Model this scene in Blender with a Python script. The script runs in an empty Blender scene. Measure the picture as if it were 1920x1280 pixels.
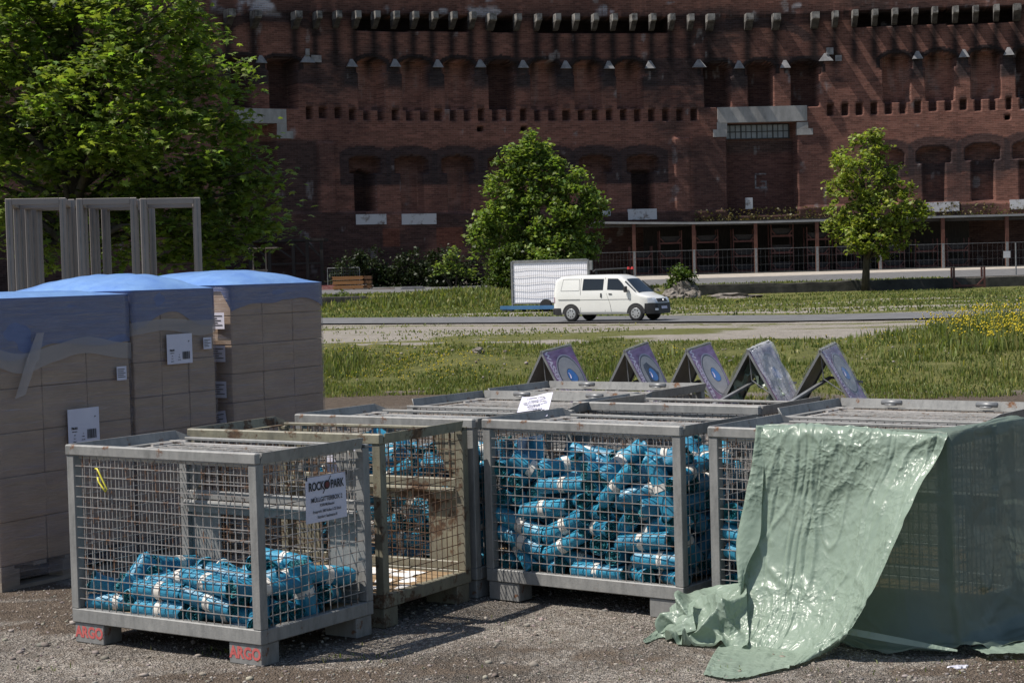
import bpy, bmesh, math, random, json
import numpy as np
from mathutils import Vector, Matrix
sc = bpy.context.scene
col = sc.collection
RNG = np.random.default_rng(7)
random.seed(7)

# ------------------------------------------------------------------ camera, sky, sun, exposure
FPX, PITCH, CAMH = 3314.27, 0.036784, 1.763          # focal length in photo pixels, pitch down, eye height
RT = np.array([[0.9996462, -0.0000986, 0.0265988], [0.0, 0.9999931, 0.0037058], [-0.0265990, -0.0037045, 0.9996393]])
cam = bpy.data.objects.new('camera', bpy.data.cameras.new('camera'))
col.objects.link(cam)
cam.data.sensor_width = 36.0
cam.data.lens = FPX * 36.0 / 1920.0
cam.data.clip_start = 0.1
cam.data.clip_end = 1000.0
_r = RT @ np.array([1, 0, 0]); _f = RT @ np.array([0, math.cos(PITCH), -math.sin(PITCH)]); _u = RT @ np.array([0, math.sin(PITCH), math.cos(PITCH)])
M = Matrix.Identity(4)
for i in range(3):
    M[i][0], M[i][1], M[i][2] = _r[i], _u[i], -_f[i]
M[2][3] = CAMH
cam.matrix_world = M
sc.camera = cam

SUN_AZ, SUN_EL = math.radians(-101.0), math.radians(59.0)
SDIR = Vector((math.sin(SUN_AZ) * math.cos(SUN_EL), math.cos(SUN_AZ) * math.cos(SUN_EL), math.sin(SUN_EL)))
world = bpy.data.worlds.new('World'); sc.world = world
world.use_nodes = True
wn = world.node_tree
sky = wn.nodes.new('ShaderNodeTexSky'); sky.sky_type = 'NISHITA'; sky.sun_disc = False
sky.sun_elevation = SUN_EL; sky.sun_rotation = SUN_AZ
bg = wn.nodes['Background']; bg.inputs['Strength'].default_value = 0.075
wn.links.new(sky.outputs['Color'], bg.inputs['Color'])
sun = bpy.data.objects.new('sun', bpy.data.lights.new('sun', 'SUN')); col.objects.link(sun)
sun.data.energy = 4.2; sun.data.angle = math.radians(0.5); sun.data.color = (1.0, 0.94, 0.86)
sun.rotation_euler = SDIR.to_track_quat('Z', 'Y').to_euler()
sun.location = (-30, 0, 60)
sc.view_settings.view_transform = 'Standard'; sc.view_settings.look = 'None'
sc.view_settings.exposure = 0.45; sc.view_settings.gamma = 1.0
sc.cycles.max_bounces = 6; sc.cycles.transparent_max_bounces = 16; sc.cycles.diffuse_bounces = 3
sc.cycles.caustics_reflective = False; sc.cycles.caustics_refractive = False

# ------------------------------------------------------------------ where a photo pixel lies in the place
def ray(px, py):
    a = (px - 960) / FPX; b = -(py - 640) / FPX
    return RT @ np.array([a, math.cos(PITCH) + b * math.sin(PITCH), -math.sin(PITCH) + b * math.cos(PITCH)])
def at(px, py, y):
    d = ray(px, py); t = y / d[1]
    return Vector((d[0] * t, d[1] * t, CAMH + d[2] * t))
def gnd(px, py, z=0.0):
    d = ray(px, py); t = (z - CAMH) / d[2]
    return Vector((d[0] * t, d[1] * t, z))

# ------------------------------------------------------------------ objects
def tag(o, label=None, cat=None, group=None, kind=None):
    if label: o['label'] = label
    if cat: o['category'] = cat
    if group: o['group'] = group
    if kind: o['kind'] = kind
    return o
def empty(name, loc=(0, 0, 0), rz=0.0, label=None, cat=None, group=None):
    o = bpy.data.objects.new(name, None); col.objects.link(o)
    o.location = loc; o.rotation_euler = (0, 0, rz); o.empty_display_size = 0.2
    return tag(o, label, cat, group)
def link(name, me, mat=None, parent=None, loc=None, rot=None):
    o = bpy.data.objects.new(name, me); col.objects.link(o)
    if mat and not me.materials: me.materials.append(mat)
    if parent: o.parent = parent
    if loc is not None: o.location = loc
    if rot is not None: o.rotation_euler = rot
    return o
def copy_tree(o, parent=None):
    c = o.copy(); col.objects.link(c); c.parent = parent
    for ch in list(o.children): copy_tree(ch, c)
    return c
def npmesh(name, V, F, smooth=False, colr=None):
    """mesh from arrays; F is (n,k); colr is one rgb per vertex"""
    V = np.asarray(V, dtype=np.float32); F = np.asarray(F, dtype=np.int32)
    me = bpy.data.meshes.new(name)
    me.vertices.add(len(V)); me.vertices.foreach_set('co', V.ravel())
    k = F.shape[1]
    me.loops.add(F.size); me.loops.foreach_set('vertex_index', F.ravel())
    me.polygons.add(len(F)); me.polygons.foreach_set('loop_start', np.arange(0, F.size, k, dtype=np.int32))
    if smooth: me.polygons.foreach_set('use_smooth', np.ones(len(F), dtype=bool))
    if colr is not None:
        a = me.attributes.new('Col', 'FLOAT_COLOR', 'POINT')
        c = np.ones((len(V), 4), dtype=np.float32); c[:, :3] = colr
        a.data.foreach_set('color', c.ravel())
    me.update(calc_edges=True)
    return me
class MB:
    def __init__(s): s.v = []; s.f = []
    def add(s, vs, fs):
        n = len(s.v); s.v += [tuple(p) for p in vs]; s.f += [tuple(i + n for i in f) for f in fs]; return s
    def hexa(s, p):   # 8 points: bottom 0-3, top 4-7
        return s.add(p, [(3, 2, 1, 0), (4, 5, 6, 7), (0, 1, 5, 4), (1, 2, 6, 5), (2, 3, 7, 6), (3, 0, 4, 7)])
    def box(s, x0, x1, y0, y1, z0, z1):
        return s.hexa([(x0, y0, z0), (x1, y0, z0), (x1, y1, z0), (x0, y1, z0), (x0, y0, z1), (x1, y0, z1), (x1, y1, z1), (x0, y1, z1)])
    def bbox(s, x0, x1, y0, y1, z0, z1, b=0.004):  # box with chamfered edges
        bm = bmesh.new(); bmesh.ops.create_cube(bm, size=1)
        for v in bm.verts: v.co = Vector(((x0 + x1) / 2 + v.co.x * (x1 - x0), (y0 + y1) / 2 + v.co.y * (y1 - y0), (z0 + z1) / 2 + v.co.z * (z1 - z0)))
        bmesh.ops.bevel(bm, geom=bm.edges[:], offset=b, segments=1, affect='EDGES')
        bm.verts.index_update()
        s.add([v.co[:] for v in bm.verts], [[v.index for v in f.verts] for f in bm.faces]); bm.free(); return s
    def bar(s, p0, p1, w, h=None, up=(0, 0, 1)):
        h = h or w; p0 = Vector(p0); p1 = Vector(p1); d = (p1 - p0).normalized(); u = Vector(up)
        if abs(d.dot(u)) > 0.98: u = Vector((0, 1, 0))
        a = d.cross(u).normalized() * (w / 2); b = a.cross(d).normalized() * (h / 2)
        return s.hexa([p0 - a - b, p0 + a - b, p1 + a - b, p1 - a - b, p0 - a + b, p0 + a + b, p1 + a + b, p1 - a + b])
    def tube(s, pts, r, n=8, caps=True):
        pts = [Vector(p) for p in pts]; rs = r if isinstance(r, (list, tuple)) else [r] * len(pts)
        base = len(s.v); prev = None
        for i, p in enumerate(pts):
            d = (pts[min(i + 1, len(pts) - 1)] - pts[max(i - 1, 0)]).normalized()
            u = Vector((0, 0, 1)) if abs(d.z) < 0.95 else Vector((1, 0, 0))
            a = d.cross(u).normalized(); b = a.cross(d)
            if prev is not None and a.dot(prev) < 0: pass
            prev = a
            for k in range(n):
                t = 2 * math.pi * k / n
                s.v.append(tuple(p + (a * math.cos(t) + b * math.sin(t)) * rs[i]))
        for i in range(len(pts) - 1):
            for k in range(n):
                q = base + i * n
                s.f.append((q + k, q + (k + 1) % n, q + n + (k + 1) % n, q + n + k))
        if caps:
            s.f.append(tuple(base + k for k in range(n))[::-1]); s.f.append(tuple(base + (len(pts) - 1) * n + k for k in range(n)))
        return s
    def prism(s, poly, y0, y1):   # poly in (x,z), extruded along y
        n = len(poly)
        return s.add([(x, y0, z) for x, z in poly] + [(x, y1, z) for x, z in poly],
                     [tuple(range(n)), tuple(range(2 * n - 1, n - 1, -1))] + [(i, i + n, (i + 1) % n + n, (i + 1) % n) for i in range(n)])
    def mesh(s, name, smooth=False):
        me = bpy.data.meshes.new(name); me.from_pydata(s.v, [], s.f)
        bm = bmesh.new(); bm.from_mesh(me); bmesh.ops.recalc_face_normals(bm, faces=bm.faces); bm.to_mesh(me); bm.free()
        if smooth:
            for p in me.polygons: p.use_smooth = True
        return me
    def build(s, name, mat, parent=None, smooth=False, loc=None, rot=None):
        return link(name, s.mesh(name, smooth), mat, parent, loc, rot)
def text_mesh(body, size, align='CENTER', bold=0.0, sx=1.0):
    cu = bpy.data.curves.new('t', 'FONT'); cu.body = body; cu.size = size; cu.align_x = align; cu.align_y = 'CENTER'
    cu.offset = bold; cu.resolution_u = 3
    o = bpy.data.objects.new('t', cu); col.objects.link(o)
    bpy.context.view_layer.update()
    me = bpy.data.meshes.new_from_object(o.evaluated_get(bpy.context.evaluated_depsgraph_get()))
    bpy.data.objects.remove(o); bpy.data.curves.remove(cu)
    for v in me.vertices: v.co.x *= sx
    return me
def lettering(name, lines, mat, parent, basis, off):
    """lines: (text, size, u, v, bold, sx); basis: matrix taking (u,v,0) on the sheet into the parent's space"""
    for t, size, u, v, bold, sx in lines:
        m0 = text_mesh(t, size, 'CENTER', bold, sx)
        me = bpy.data.meshes.new(name); me.from_pydata([(basis @ Vector((p.co.x + u, p.co.y + v, off)))[:] for p in m0.vertices], [], [tuple(p.vertices) for p in m0.polygons])
        bpy.data.meshes.remove(m0); link(name, me, mat, parent)

# ------------------------------------------------------------------ materials
def nodes(name):
    m = bpy.data.materials.new(name); m.use_nodes = True
    return m, m.node_tree, m.node_tree.nodes['Principled BSDF']
def N(nt, t, **kw):
    n = nt.nodes.new(t)
    for k, v in kw.items():
        if k in n.inputs: n.inputs[k].default_value = v
        else: setattr(n, k, v)
    return n
def ramp(nt, fac, stops):
    r = nt.nodes.new('ShaderNodeValToRGB')
    while len(r.color_ramp.elements) < len(stops): r.color_ramp.elements.new(0.5)
    for e, (p, c) in zip(r.color_ramp.elements, stops):
        e.position = p; e.color = (*c, 1) if len(c) == 3 else c
    nt.links.new(fac, r.inputs['Fac']); return r.outputs['Color']
def noise(nt, scale, detail=4, rough=0.6, stretch=(1, 1, 1), coord='Object', dist=0.0):
    tc = nt.nodes.new('ShaderNodeTexCoord'); mp = nt.nodes.new('ShaderNodeMapping'); mp.inputs['Scale'].default_value = stretch
    nt.links.new(tc.outputs[coord], mp.inputs['Vector'])
    n = N(nt, 'ShaderNodeTexNoise', Scale=scale, Detail=detail, Roughness=rough, Distortion=dist)
    nt.links.new(mp.outputs['Vector'], n.inputs['Vector']); return n.outputs['Fac']
def bump(nt, bsdf, h, strength=0.3, dist=0.02):
    b = N(nt, 'ShaderNodeBump', Strength=strength, Distance=dist); nt.links.new(h, b.inputs['Height']); nt.links.new(b.outputs['Normal'], bsdf.inputs['Normal'])
def mix(nt, fac, a, b, mode='MIX'):
    n = nt.nodes.new('ShaderNodeMix'); n.data_type = 'RGBA'; n.blend_type = mode
    for sock, v in ((n.inputs[0], fac), (n.inputs[6], a), (n.inputs[7], b)):
        if isinstance(v, (int, float)): sock.default_value = v
        elif isinstance(v, tuple): sock.default_value = (*v, 1) if len(v) == 3 else v
        else: nt.links.new(v, sock)
    return n.outputs[2]
def vmat(name, c1, c2, scale=8, rough=0.6, stretch=(1, 1, 1), bmp=0.0, metal=0.0, lo=0.35, hi=0.65, detail=5, bscale=None, spec=0.5):
    m, nt, b = nodes(name)
    f = noise(nt, scale, detail, 0.65, stretch)
    nt.links.new(ramp(nt, f, [(lo, c1), (hi, c2)]), b.inputs['Base Color'])
    b.inputs['Roughness'].default_value = rough; b.inputs['Metallic'].default_value = metal; b.inputs['Specular IOR Level'].default_value = spec
    if bmp: bump(nt, b, noise(nt, bscale or scale * 4, 4, 0.6, stretch), bmp)
    return m
def rustmat(name, paint, paint2, rust1, rust2, thr, rough=0.5, scale=9):
    m, nt, b = nodes(name)
    p = ramp(nt, noise(nt, 3.0, 3), [(0.35, paint), (0.7, paint2)])
    p = mix(nt, 1.0, p, ramp(nt, noise(nt, 22, 6, .75, (1, 1, .35)), [(.32, (.72, .72, .72)), (.5, (1, 1, 1)), (.72, (1.22, 1.2, 1.18))]), 'MULTIPLY')
    r = ramp(nt, noise(nt, 40, 4), [(0.35, rust1), (0.65, rust2)])
    n1 = noise(nt, scale, 8, 0.72)
    fac = ramp(nt, n1, [(thr - 0.03, (0, 0, 0)), (thr + 0.03, (1, 1, 1))])
    nt.links.new(mix(nt, fac, p, r), b.inputs['Base Color'])
    rr = ramp(nt, fac, [(0, (rough,) * 3), (1, (0.9,) * 3)]); nt.links.new(rr, b.inputs['Roughness'])
    bump(nt, b, noise(nt, 60, 4), 0.12, 0.01)
    return m
def leafmat(name, c1, c2, trans=0.35, attr=False):
    m, nt, b = nodes(name)
    out = nt.nodes['Material Output']
    f = noise(nt, 1.3, 3)
    c = ramp(nt, f, [(0.3, c1), (0.7, c2)])
    if attr:
        a = N(nt, 'ShaderNodeAttribute', attribute_name='Col'); c = mix(nt, 1.0, c, a.outputs['Color'], 'MULTIPLY')
    nt.links.new(c, b.inputs['Base Color']); b.inputs['Roughness'].default_value = 0.5; b.inputs['Specular IOR Level'].default_value = 0.3
    t = nt.nodes.new('ShaderNodeBsdfTranslucent')
    tc = mix(nt, 1.0, c, (1.2, 1.3, 0.5), 'MULTIPLY'); nt.links.new(tc, t.inputs['Color'])
    mx = nt.nodes.new('ShaderNodeMixShader'); mx.inputs[0].default_value = trans
    nt.links.new(b.outputs[0], mx.inputs[1]); nt.links.new(t.outputs[0], mx.inputs[2]); nt.links.new(mx.outputs[0], out.inputs['Surface'])
    return m
MT = {}
MT['grey'] = rustmat('grey_paint', (.20, .20, .195), (.27, .27, .26), (.10, .05, .03), (.2, .1, .05), .645)
MT['wire'] = rustmat('grey_wire', (.22, .21, .205), (.30, .29, .28), (.14, .07, .04), (.22, .12, .07), .57, scale=14)
MT['rust'] = rustmat('rusty_paint', (.16, .15, .115), (.24, .225, .16), (.05, .03, .02), (.13, .075, .04), .545, scale=7)
MT['rustwire'] = rustmat('rusty_wire', (.15, .12, .09), (.2, .16, .12), (.07, .04, .025), (.14, .08, .045), .45)
MT['lidwire'] = rustmat('lid_wire', (.36, .35, .33), (.48, .46, .44), (.14, .085, .055), (.22, .14, .09), .60, scale=11)
MT['zinc'] = vmat('zinc', (.15, .155, .16), (.26, .265, .27), 6, .45, metal=.3)
MT['ply'] = vmat('plywood', (.20, .13, .07), (.32, .22, .12), 5, .8, (1, 12, 1), .1)
MT['paper'] = vmat('paper', (.62, .61, .72), (.68, .67, .77), 6, .7)  # lilac cast of shade is mixed into the white
MT['white'] = vmat('white_paper', (.72, .71, .70), (.80, .79, .77), 9, .7, bmp=.2)
MT['ink'] = vmat('ink', (.012, .012, .014), (.02, .02, .022), 5, .6)
MT['redink'] = vmat('red_stencil', (.42, .07, .07), (.55, .13, .12), 60, .7, lo=.3, hi=.6)
MT['maroon'] = vmat('maroon_ink', (.12, .02, .02), (.16, .03, .03), 5, .6)

# ================================================================== ground
def sm(a, b, x):
    t = np.clip((x - a) / (b - a), 0, 1); return t * t * (3 - 2 * t)
def vnoise(x, y, seed=0):
    """smooth value noise on arrays"""
    xi = np.floor(x).astype(int); yi = np.floor(y).astype(int); fx = x - xi; fy = y - yi
    fx = fx * fx * (3 - 2 * fx); fy = fy * fy * (3 - 2 * fy)
    def h(a, b):
        n = (a * 374761393 + b * 668265263 + seed * 974634777) & 0x7fffffff
        n = ((n ^ (n >> 13)) * 1274126177) & 0x7fffffff
        return ((n ^ (n >> 16)) & 0xffff) / 65535.0
    return (h(xi, yi) * (1 - fx) + h(xi + 1, yi) * fx) * (1 - fy) + (h(xi, yi + 1) * (1 - fx) + h(xi + 1, yi + 1) * fx) * fy
def fbm(x, y, seed=0, o=4):
    v = 0; a = 0.5
    for i in range(o):
        v = v + a * vnoise(x * 2 ** i, y * 2 ** i, seed + i); a *= 0.5
    return v
def wall_y(x):           # line of the low retaining wall across the yard
    return 115.2 + 0.12 * (np.asarray(x, float) + 9)
def shift(x): return 3.2 * sm(0, 4.5, np.asarray(x, float))      # the bank comes nearer on the right
def H(x, y):
    x = np.asarray(x, float); y = np.asarray(y, float)
    z = np.zeros(np.broadcast(x, y).shape)
    hb = 0.50 - 0.14 * sm(-4, 5, x) + 0.06 * sm(6, 9, x)
    up = sm(25.6, 31.0, y + shift(x) * (1 - sm(26, 31, y)) + 0.8 * (fbm(x * .6, y * .2, 3) - .5)); dn = sm(31.2, 37.5, y)
    bump_ = (fbm(x * 1.1, y * 1.1, 9) - .48) * .30
    z = z + up * (1 - dn) * (hb + bump_) - 0.29 * dn
    wy = wall_y(x)
    low = (y < wy)
    # grass mound leaning on the wall left of the billboard
    mound = 0.75 * np.exp(-((x + 3.0) / 5.5) ** 2) * sm(99, 111, y)
    z = z + np.where(low, mound, 0)
    upper = 0.30 + 0.62 * sm(0, 30, y - wy)
    t = sm(-0.35, 0.35, y - wy)
    gap = np.exp(-((x + 6.0) / 2.2) ** 2)
    t = np.maximum(t, gap * sm(-7, 0.3, y - wy))
    z = np.where(y > 60, z * (1 - t) + upper * t, z)
    z = z + (fbm(x * .8, y * .8, 21) - .47) * 0.06 * sm(12, 16, y) * (1 - sm(60, 64, y) * .6)
    z = z + (fbm(x * 2.2, y * 2.2, 33) - .47) * 0.022 * (1 - sm(20, 28, y))
    return z
ys = np.concatenate([np.linspace(3, 16, 105), np.linspace(16.2, 25, 60), np.linspace(25.1, 34, 110), np.linspace(34.2, 60, 70), np.linspace(60.6, 113, 85), np.linspace(113.2, 120.5, 50), np.linspace(121, 175, 40), np.linspace(185, 420, 8)])
xs = np.concatenate([np.linspace(-300, -44, 9), np.linspace(-40, -6.2, 80), np.linspace(-6, 10, 190), np.linspace(10.3, 46, 90), np.linspace(50, 300, 9)])
GX, GY = np.meshgrid(xs, ys)
GZ = H(GX, GY)
nx, ny = len(xs), len(ys)
idx = np.arange(nx * ny).reshape(ny, nx)
GF = np.stack([idx[:-1, :-1], idx[:-1, 1:], idx[1:, 1:], idx[1:, :-1]], -1).reshape(-1, 4)
# r: how much of the soil is grown over, g: how brown it is
gr = np.zeros_like(GX)
gr = np.maximum(gr, sm(25.2, 26.8, GY + shift(GX)) * (1 - sm(32.5, 36, GY)) * .74)
st = fbm(GX * .10 + 3, GY * .22, 5)
gr = np.maximum(gr, sm(33, 36, GY) * (1 - sm(66, 70, GY)) * (.16 + .52 * sm(.46, .62, st)))
rn = np.where(GX < 10, 72.4 + (GX + 7.67) * -.70, 60 - 0.02 * GX); rf = np.where(GX < 11, 81.8 + (GX + 8.45) * -.76, 67 - .02 * GX)
gr = np.where((GY > rf + .5), .84 - .55 * sm(.40, .62, fbm(GX * .08, GY * .25, 15)) * (1 - sm(88, 100, GY)), gr)
gr = np.where((GY > rn - 3.0) & (GY <= rf + .5), np.where((GY > rn - 2.6) & (GY < rn - 1.2), .62, .05), gr)
wyy = wall_y(GX)
gr = np.where(GY > wyy, .62 * (1 - sm(4, 7, GY - wyy)), gr)
gr = np.where(GY > wyy + 21, .25, gr)
gb = np.clip(.25 * (1 - sm(32, 36, GY)) + .55 * sm(.50, .64, fbm(GX * .9, GY * 2.2, 44)) * (1 - sm(14, 18, GY)) + .5 * sm(1.2, 4.5, GX - .25 * (9 - GY)) * (1 - sm(9, 12, GY)) + .9 * np.exp(-((GY + shift(GX) - 24.6 - .8 * (fbm(GX * .8, GY * .1, 8) - .5)) / 1.1) ** 2), 0, 1)
gme = npmesh('ground', np.stack([GX, GY, GZ], -1).reshape(-1, 3), GF, True, np.stack([gr, gb, sm(33, 40, GY) * (1 - sm(110, 114, GY))], -1).reshape(-1, 3))
m, nt, b = nodes('ground_soil')
a = N(nt, 'ShaderNodeAttribute', attribute_name='Col'); sp = nt.nodes.new('ShaderNodeSeparateColor'); nt.links.new(a.outputs['Color'], sp.inputs['Color'])
geo = nt.nodes.new('ShaderNodeNewGeometry')
vor = N(nt, 'ShaderNodeTexVoronoi', Scale=105.0); nt.links.new(geo.outputs['Position'], vor.inputs['Vector'])
vor2 = N(nt, 'ShaderNodeTexVoronoi', Scale=40.0); nt.links.new(geo.outputs['Position'], vor2.inputs['Vector'])
sv = nt.nodes.new('ShaderNodeSeparateColor'); nt.links.new(vor.outputs['Color'], sv.inputs['Color'])
big = noise(nt, 1.1, 5, .6); mid = noise(nt, 9.0, 5, .7)
stone = ramp(nt, sv.outputs[0], [(0.0, (.11, .10, .09)), (.45, (.235, .215, .195)), (.8, (.36, .335, .305)), (1.0, (.52, .49, .455))])
stone = mix(nt, 1.0, stone, ramp(nt, big, [(.36, (.42, .40, .38)), (.50, (.88, .86, .83)), (.66, (1.18, 1.15, 1.1))]), 'MULTIPLY')
stone = mix(nt, sp.outputs[2], stone, ramp(nt, noise(nt, 2.0, 7, .7, (1, 2.5, 1)), [(.3, (.23, .205, .175)), (.7, (.41, .375, .33))]))
dirt = ramp(nt, mid, [(.3, (.075, .058, .045)), (.7, (.17, .135, .105))])
add = nt.nodes.new('ShaderNodeMath'); add.operation = 'ADD'; nt.links.new(sp.outputs[1], add.inputs[0]); nt.links.new(mid, add.inputs[1])
dfac = ramp(nt, add.outputs[0], [(.70, (0, 0, 0)), (1.15, (1, 1, 1))])
soil = mix(nt, dfac, stone, dirt)
gn = noise(nt, .55, 9, .74, (1, 1.6, 1))
sub = nt.nodes.new('ShaderNodeMath'); sub.operation = 'SUBTRACT'; nt.links.new(sp.outputs[0], sub.inputs[0]); nt.links.new(gn, sub.inputs[1])
gfac = ramp(nt, sub.outputs[0], [(-0.03 + .03, (0, 0, 0)), (.10, (1, 1, 1))])
grass = ramp(nt, noise(nt, 3.5, 8, .75), [(.3, (.080, .088, .028)), (.55, (.15, .155, .05)), (.75, (.25, .215, .115))])
nt.links.new(mix(nt, gfac, soil, grass), b.inputs['Base Color'])
b.inputs['Roughness'].default_value = .95; b.inputs['Specular IOR Level'].default_value = .15
hh = nt.nodes.new('ShaderNodeMath'); hh.operation = 'ADD'; nt.links.new(vor.outputs['Distance'], hh.inputs[0]); nt.links.new(vor2.outputs['Distance'], hh.inputs[1])
bump(nt, b, hh.outputs[0], .9, .018)
tag(link('ground', gme, m), kind='structure')

# roads
def strip(name, near, far, mat, lift=.015, n=60):
    def interp(pts, t):
        P = np.array(pts, float); d = np.r_[0, np.cumsum(np.linalg.norm(np.diff(P, axis=0), axis=1))]; d /= d[-1]
        return np.stack([np.interp(t, d, P[:, 0]), np.interp(t, d, P[:, 1])], -1)
    t = np.linspace(0, 1, n); A = interp(near, t); B = interp(far, t); V = []; F = []; k = 7
    for i in range(n):
        for j in range(k):
            q = A[i] * (1 - j / (k - 1)) + B[i] * j / (k - 1)
            V.append((q[0], q[1], float(H(q[0], q[1])) * 0 + ROADZ(q[0], q[1]) + lift))
    for i in range(n - 1):
        for j in range(k - 1): F.append((i * k + j, (i + 1) * k + j, (i + 1) * k + j + 1, i * k + j + 1))
    return tag(link(name, npmesh(name, V, F, True), mat), kind='structure')
MT['asphalt'] = vmat('asphalt', (.10, .10, .102), (.145, .145, .148), 2.2, .85, (1, .6, 1), bmp=.15, bscale=60)
ROADZ = lambda x, y: -0.245
strip('road', [(-60, 110), (-7.67, 72.4), (1, 66.3), (9.75, 60.1), (18, 58.8), (60, 57)], [(-60, 121), (-8.45, 81.8), (1, 74.5), (10.87, 67), (20, 65.6), (60, 64)], MT['asphalt'])
ROADZ = lambda x, y: float(0.30 + 0.62 * sm(0, 30, y - wall_y(x))) + .02
strip('road', [(-70, 120.5), (-12, 121.6), (0, 122.5), (20, 124.5), (33, 126.5), (70, 131)], [(-70, 131), (-12, 133), (0, 134), (20, 136.5), (33, 140), (70, 146)], MT['asphalt'], .02)
ROADZ = lambda x, y: float(0.30 + 0.62 * sm(0, 30, y - wall_y(x))) + .02
MT['palegravel'] = vmat('pale_gravel', (.30, .27, .23), (.44, .40, .35), 3, .95, bmp=.3, bscale=40)
strip('gravel_verge', [(2, 134.2), (20, 136.5), (33, 140), (70, 146)], [(2, 146.0), (20, 146.6), (33, 147), (70, 150)], MT['palegravel'], .018)

# stones lying loose in the yard (a mass nobody could count)
ico = bmesh.new(); bmesh.ops.create_icosphere(ico, subdivisions=1, radius=1); ico.verts.index_update()
IV = np.array([v.co[:] for v in ico.verts]); IF = np.array([[v.index for v in f.verts] for f in ico.faces]); ico.free()
def scatter_stones(name, pos, size, mat, seed=1):
    r = np.random.default_rng(seed); n = len(pos)
    S = size[:, None] * r.uniform(.6, 1.3, (n, 3)); S[:, 2] *= .65
    ang = r.uniform(0, 2 * np.pi, n); c, s_ = np.cos(ang), np.sin(ang)
    L = IV[None] * S[:, None] * (1 + r.normal(0, .12, (n, 12, 1)))
    X = L[..., 0] * c[:, None] - L[..., 1] * s_[:, None]; Y = L[..., 0] * s_[:, None] + L[..., 1] * c[:, None]
    V = np.stack([X + pos[:, 0:1], Y + pos[:, 1:2], L[..., 2] + pos[:, 2:3]], -1).reshape(-1, 3)
    F = (IF[None] + (np.arange(n) * 12)[:, None, None]).reshape(-1, 3)
    cv = np.repeat(r.uniform(.45, 1.25, n)[:, None] * np.array([[1, .96, .92]]) + r.normal(0, .03, (n, 3)), 12, axis=0)
    return tag(link(name, npmesh(name, V, F, False, cv), mat), 'loose grey gravel stones scattered over the yard in the foreground', 'gravel', kind='stuff')
m, nt, b = nodes('pebble')
a = N(nt, 'ShaderNodeAttribute', attribute_name='Col')
nt.links.new(mix(nt, 1.0, (.30, .275, .25), a.outputs['Color'], 'MULTIPLY'), b.inputs['Base Color']); b.inputs['Roughness'].default_value = .9; b.inputs['Specular IOR Level'].default_value = .2
MT['pebble'] = m
n = 30000
py_ = 6.6 + (11.5 - 6.6) * RNG.random(n) ** 1.2; px_ = (RNG.random(n) * 2 - 1) * .31 * py_
sz_ = np.clip(RNG.lognormal(-5.45, .42, n), .0022, .022)
keep = fbm(px_ * 2.5, py_ * 2.5, 77) + RNG.random(n) * .5 > .62
px_, py_, sz_ = px_[keep], py_[keep], sz_[keep]
scatter_stones('gravel', np.stack([px_, py_, H(px_, py_) + sz_ * .15], -1), sz_, MT['pebble'])

# ================================================================== the brick hall: inside of a ring, radius 90 m
HCX, HCY, HR = 25.6, 65.0, 90.0
def sz(px, py, off=0.0):
    d = ray(px, py); R = HR - off
    a = d[0] ** 2 + d[1] ** 2; bq = -2 * (d[0] * HCX + d[1] * HCY); c = HCX ** 2 + HCY ** 2 - R * R
    t = (-bq + math.sqrt(bq * bq - 4 * a * c)) / (2 * a)
    x, y, z = d[0] * t, d[1] * t, CAMH + d[2] * t
    return HR * math.atan2(x - HCX, y - HCY), z
def wp(s, z, off=0.0):
    a = s / HR; R = HR - off
    return (HCX + R * math.sin(a), HCY + R * math.cos(a), z)
S0, S1 = sz(-460, 300)[0], sz(2260, 300)[0]
STEP = 0.125
sg = np.arange(S0, S1, STEP); zg = np.arange(-0.6, 28.0, STEP)
SS, ZZ = np.meshgrid(sg, zg)
REC = np.zeros_like(SS)
brick = np.array([.185, .092, .072]); dark = np.array([.042, .032, .033]); lime = np.array([.33, .30, .30])
COL = np.ones(SS.shape + (3,)) * brick
n1 = fbm(SS * .22, ZZ * .30, 41); n2 = fbm(SS * .9, ZZ * 2.5, 42); n3 = fbm(SS * 2.0, ZZ * .45, 43)
def blend(mask, c, k=1.0):
    global COL
    w = np.clip(mask * k, 0, 1)[..., None]; COL = COL * (1 - w) + np.asarray(c) * w
blend(sm(.53, .66, fbm(SS * .12, ZZ * .22, 48)) * sm(.3, .6, n2 + .15), (.050, .038, .037), .75)
blend(sm(.50, .68, n1), (.105, .054, .046), .7)
blend(sm(.55, .75, n2), (.24, .105, .08), .45)
def rect(x0, x1, y0, y1):
    """pixel rectangle as s0,s1,z0,z1 on the wall"""
    xm, ym = (x0 + x1) / 2, (y0 + y1) / 2
    return sz(x0, ym)[0], sz(x1, ym)[0], sz(xm, y1)[1], sz(xm, y0)[1]
def box_mask(x0, x1, y0, y1, soft=0.0):
    a, b_, c, d = rect(x0, x1, y0, y1)
    if soft: return np.clip(np.minimum(np.minimum(SS - a, b_ - SS), np.minimum(ZZ - c, d - ZZ)) / soft + .5, 0, 1)
    return ((SS > a) & (SS < b_) & (ZZ > c) & (ZZ < d)).astype(float)
def arch(pc, w, yt, ysp, yb):
    s_, zt = sz(pc, yt); zs = sz(pc, ysp)[1]; zb = sz(pc, yb)[1]; hw = (sz(pc + w / 2, yt)[0] - sz(pc - w / 2, yt)[0]) / 2
    u = np.clip(np.abs(SS - s_) / hw, 0, 1); top = zs + (zt - zs) * np.sqrt(np.clip(1 - u * u, 0, 1))
    return ((np.abs(SS - s_) < hw) & (ZZ > zb) & (ZZ < top)), (s_, hw, zs, zt, zb)
def recess(mask, d):
    global REC
    REC = np.where(mask > 0, np.maximum(REC, d), REC)
def colz(pxs, pys):     # wall height that follows a row of pixels
    P = [sz(x, y) for x, y in zip(pxs, pys)]
    return np.interp(SS, [p[0] for p in P], [p[1] for p in P])
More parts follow.
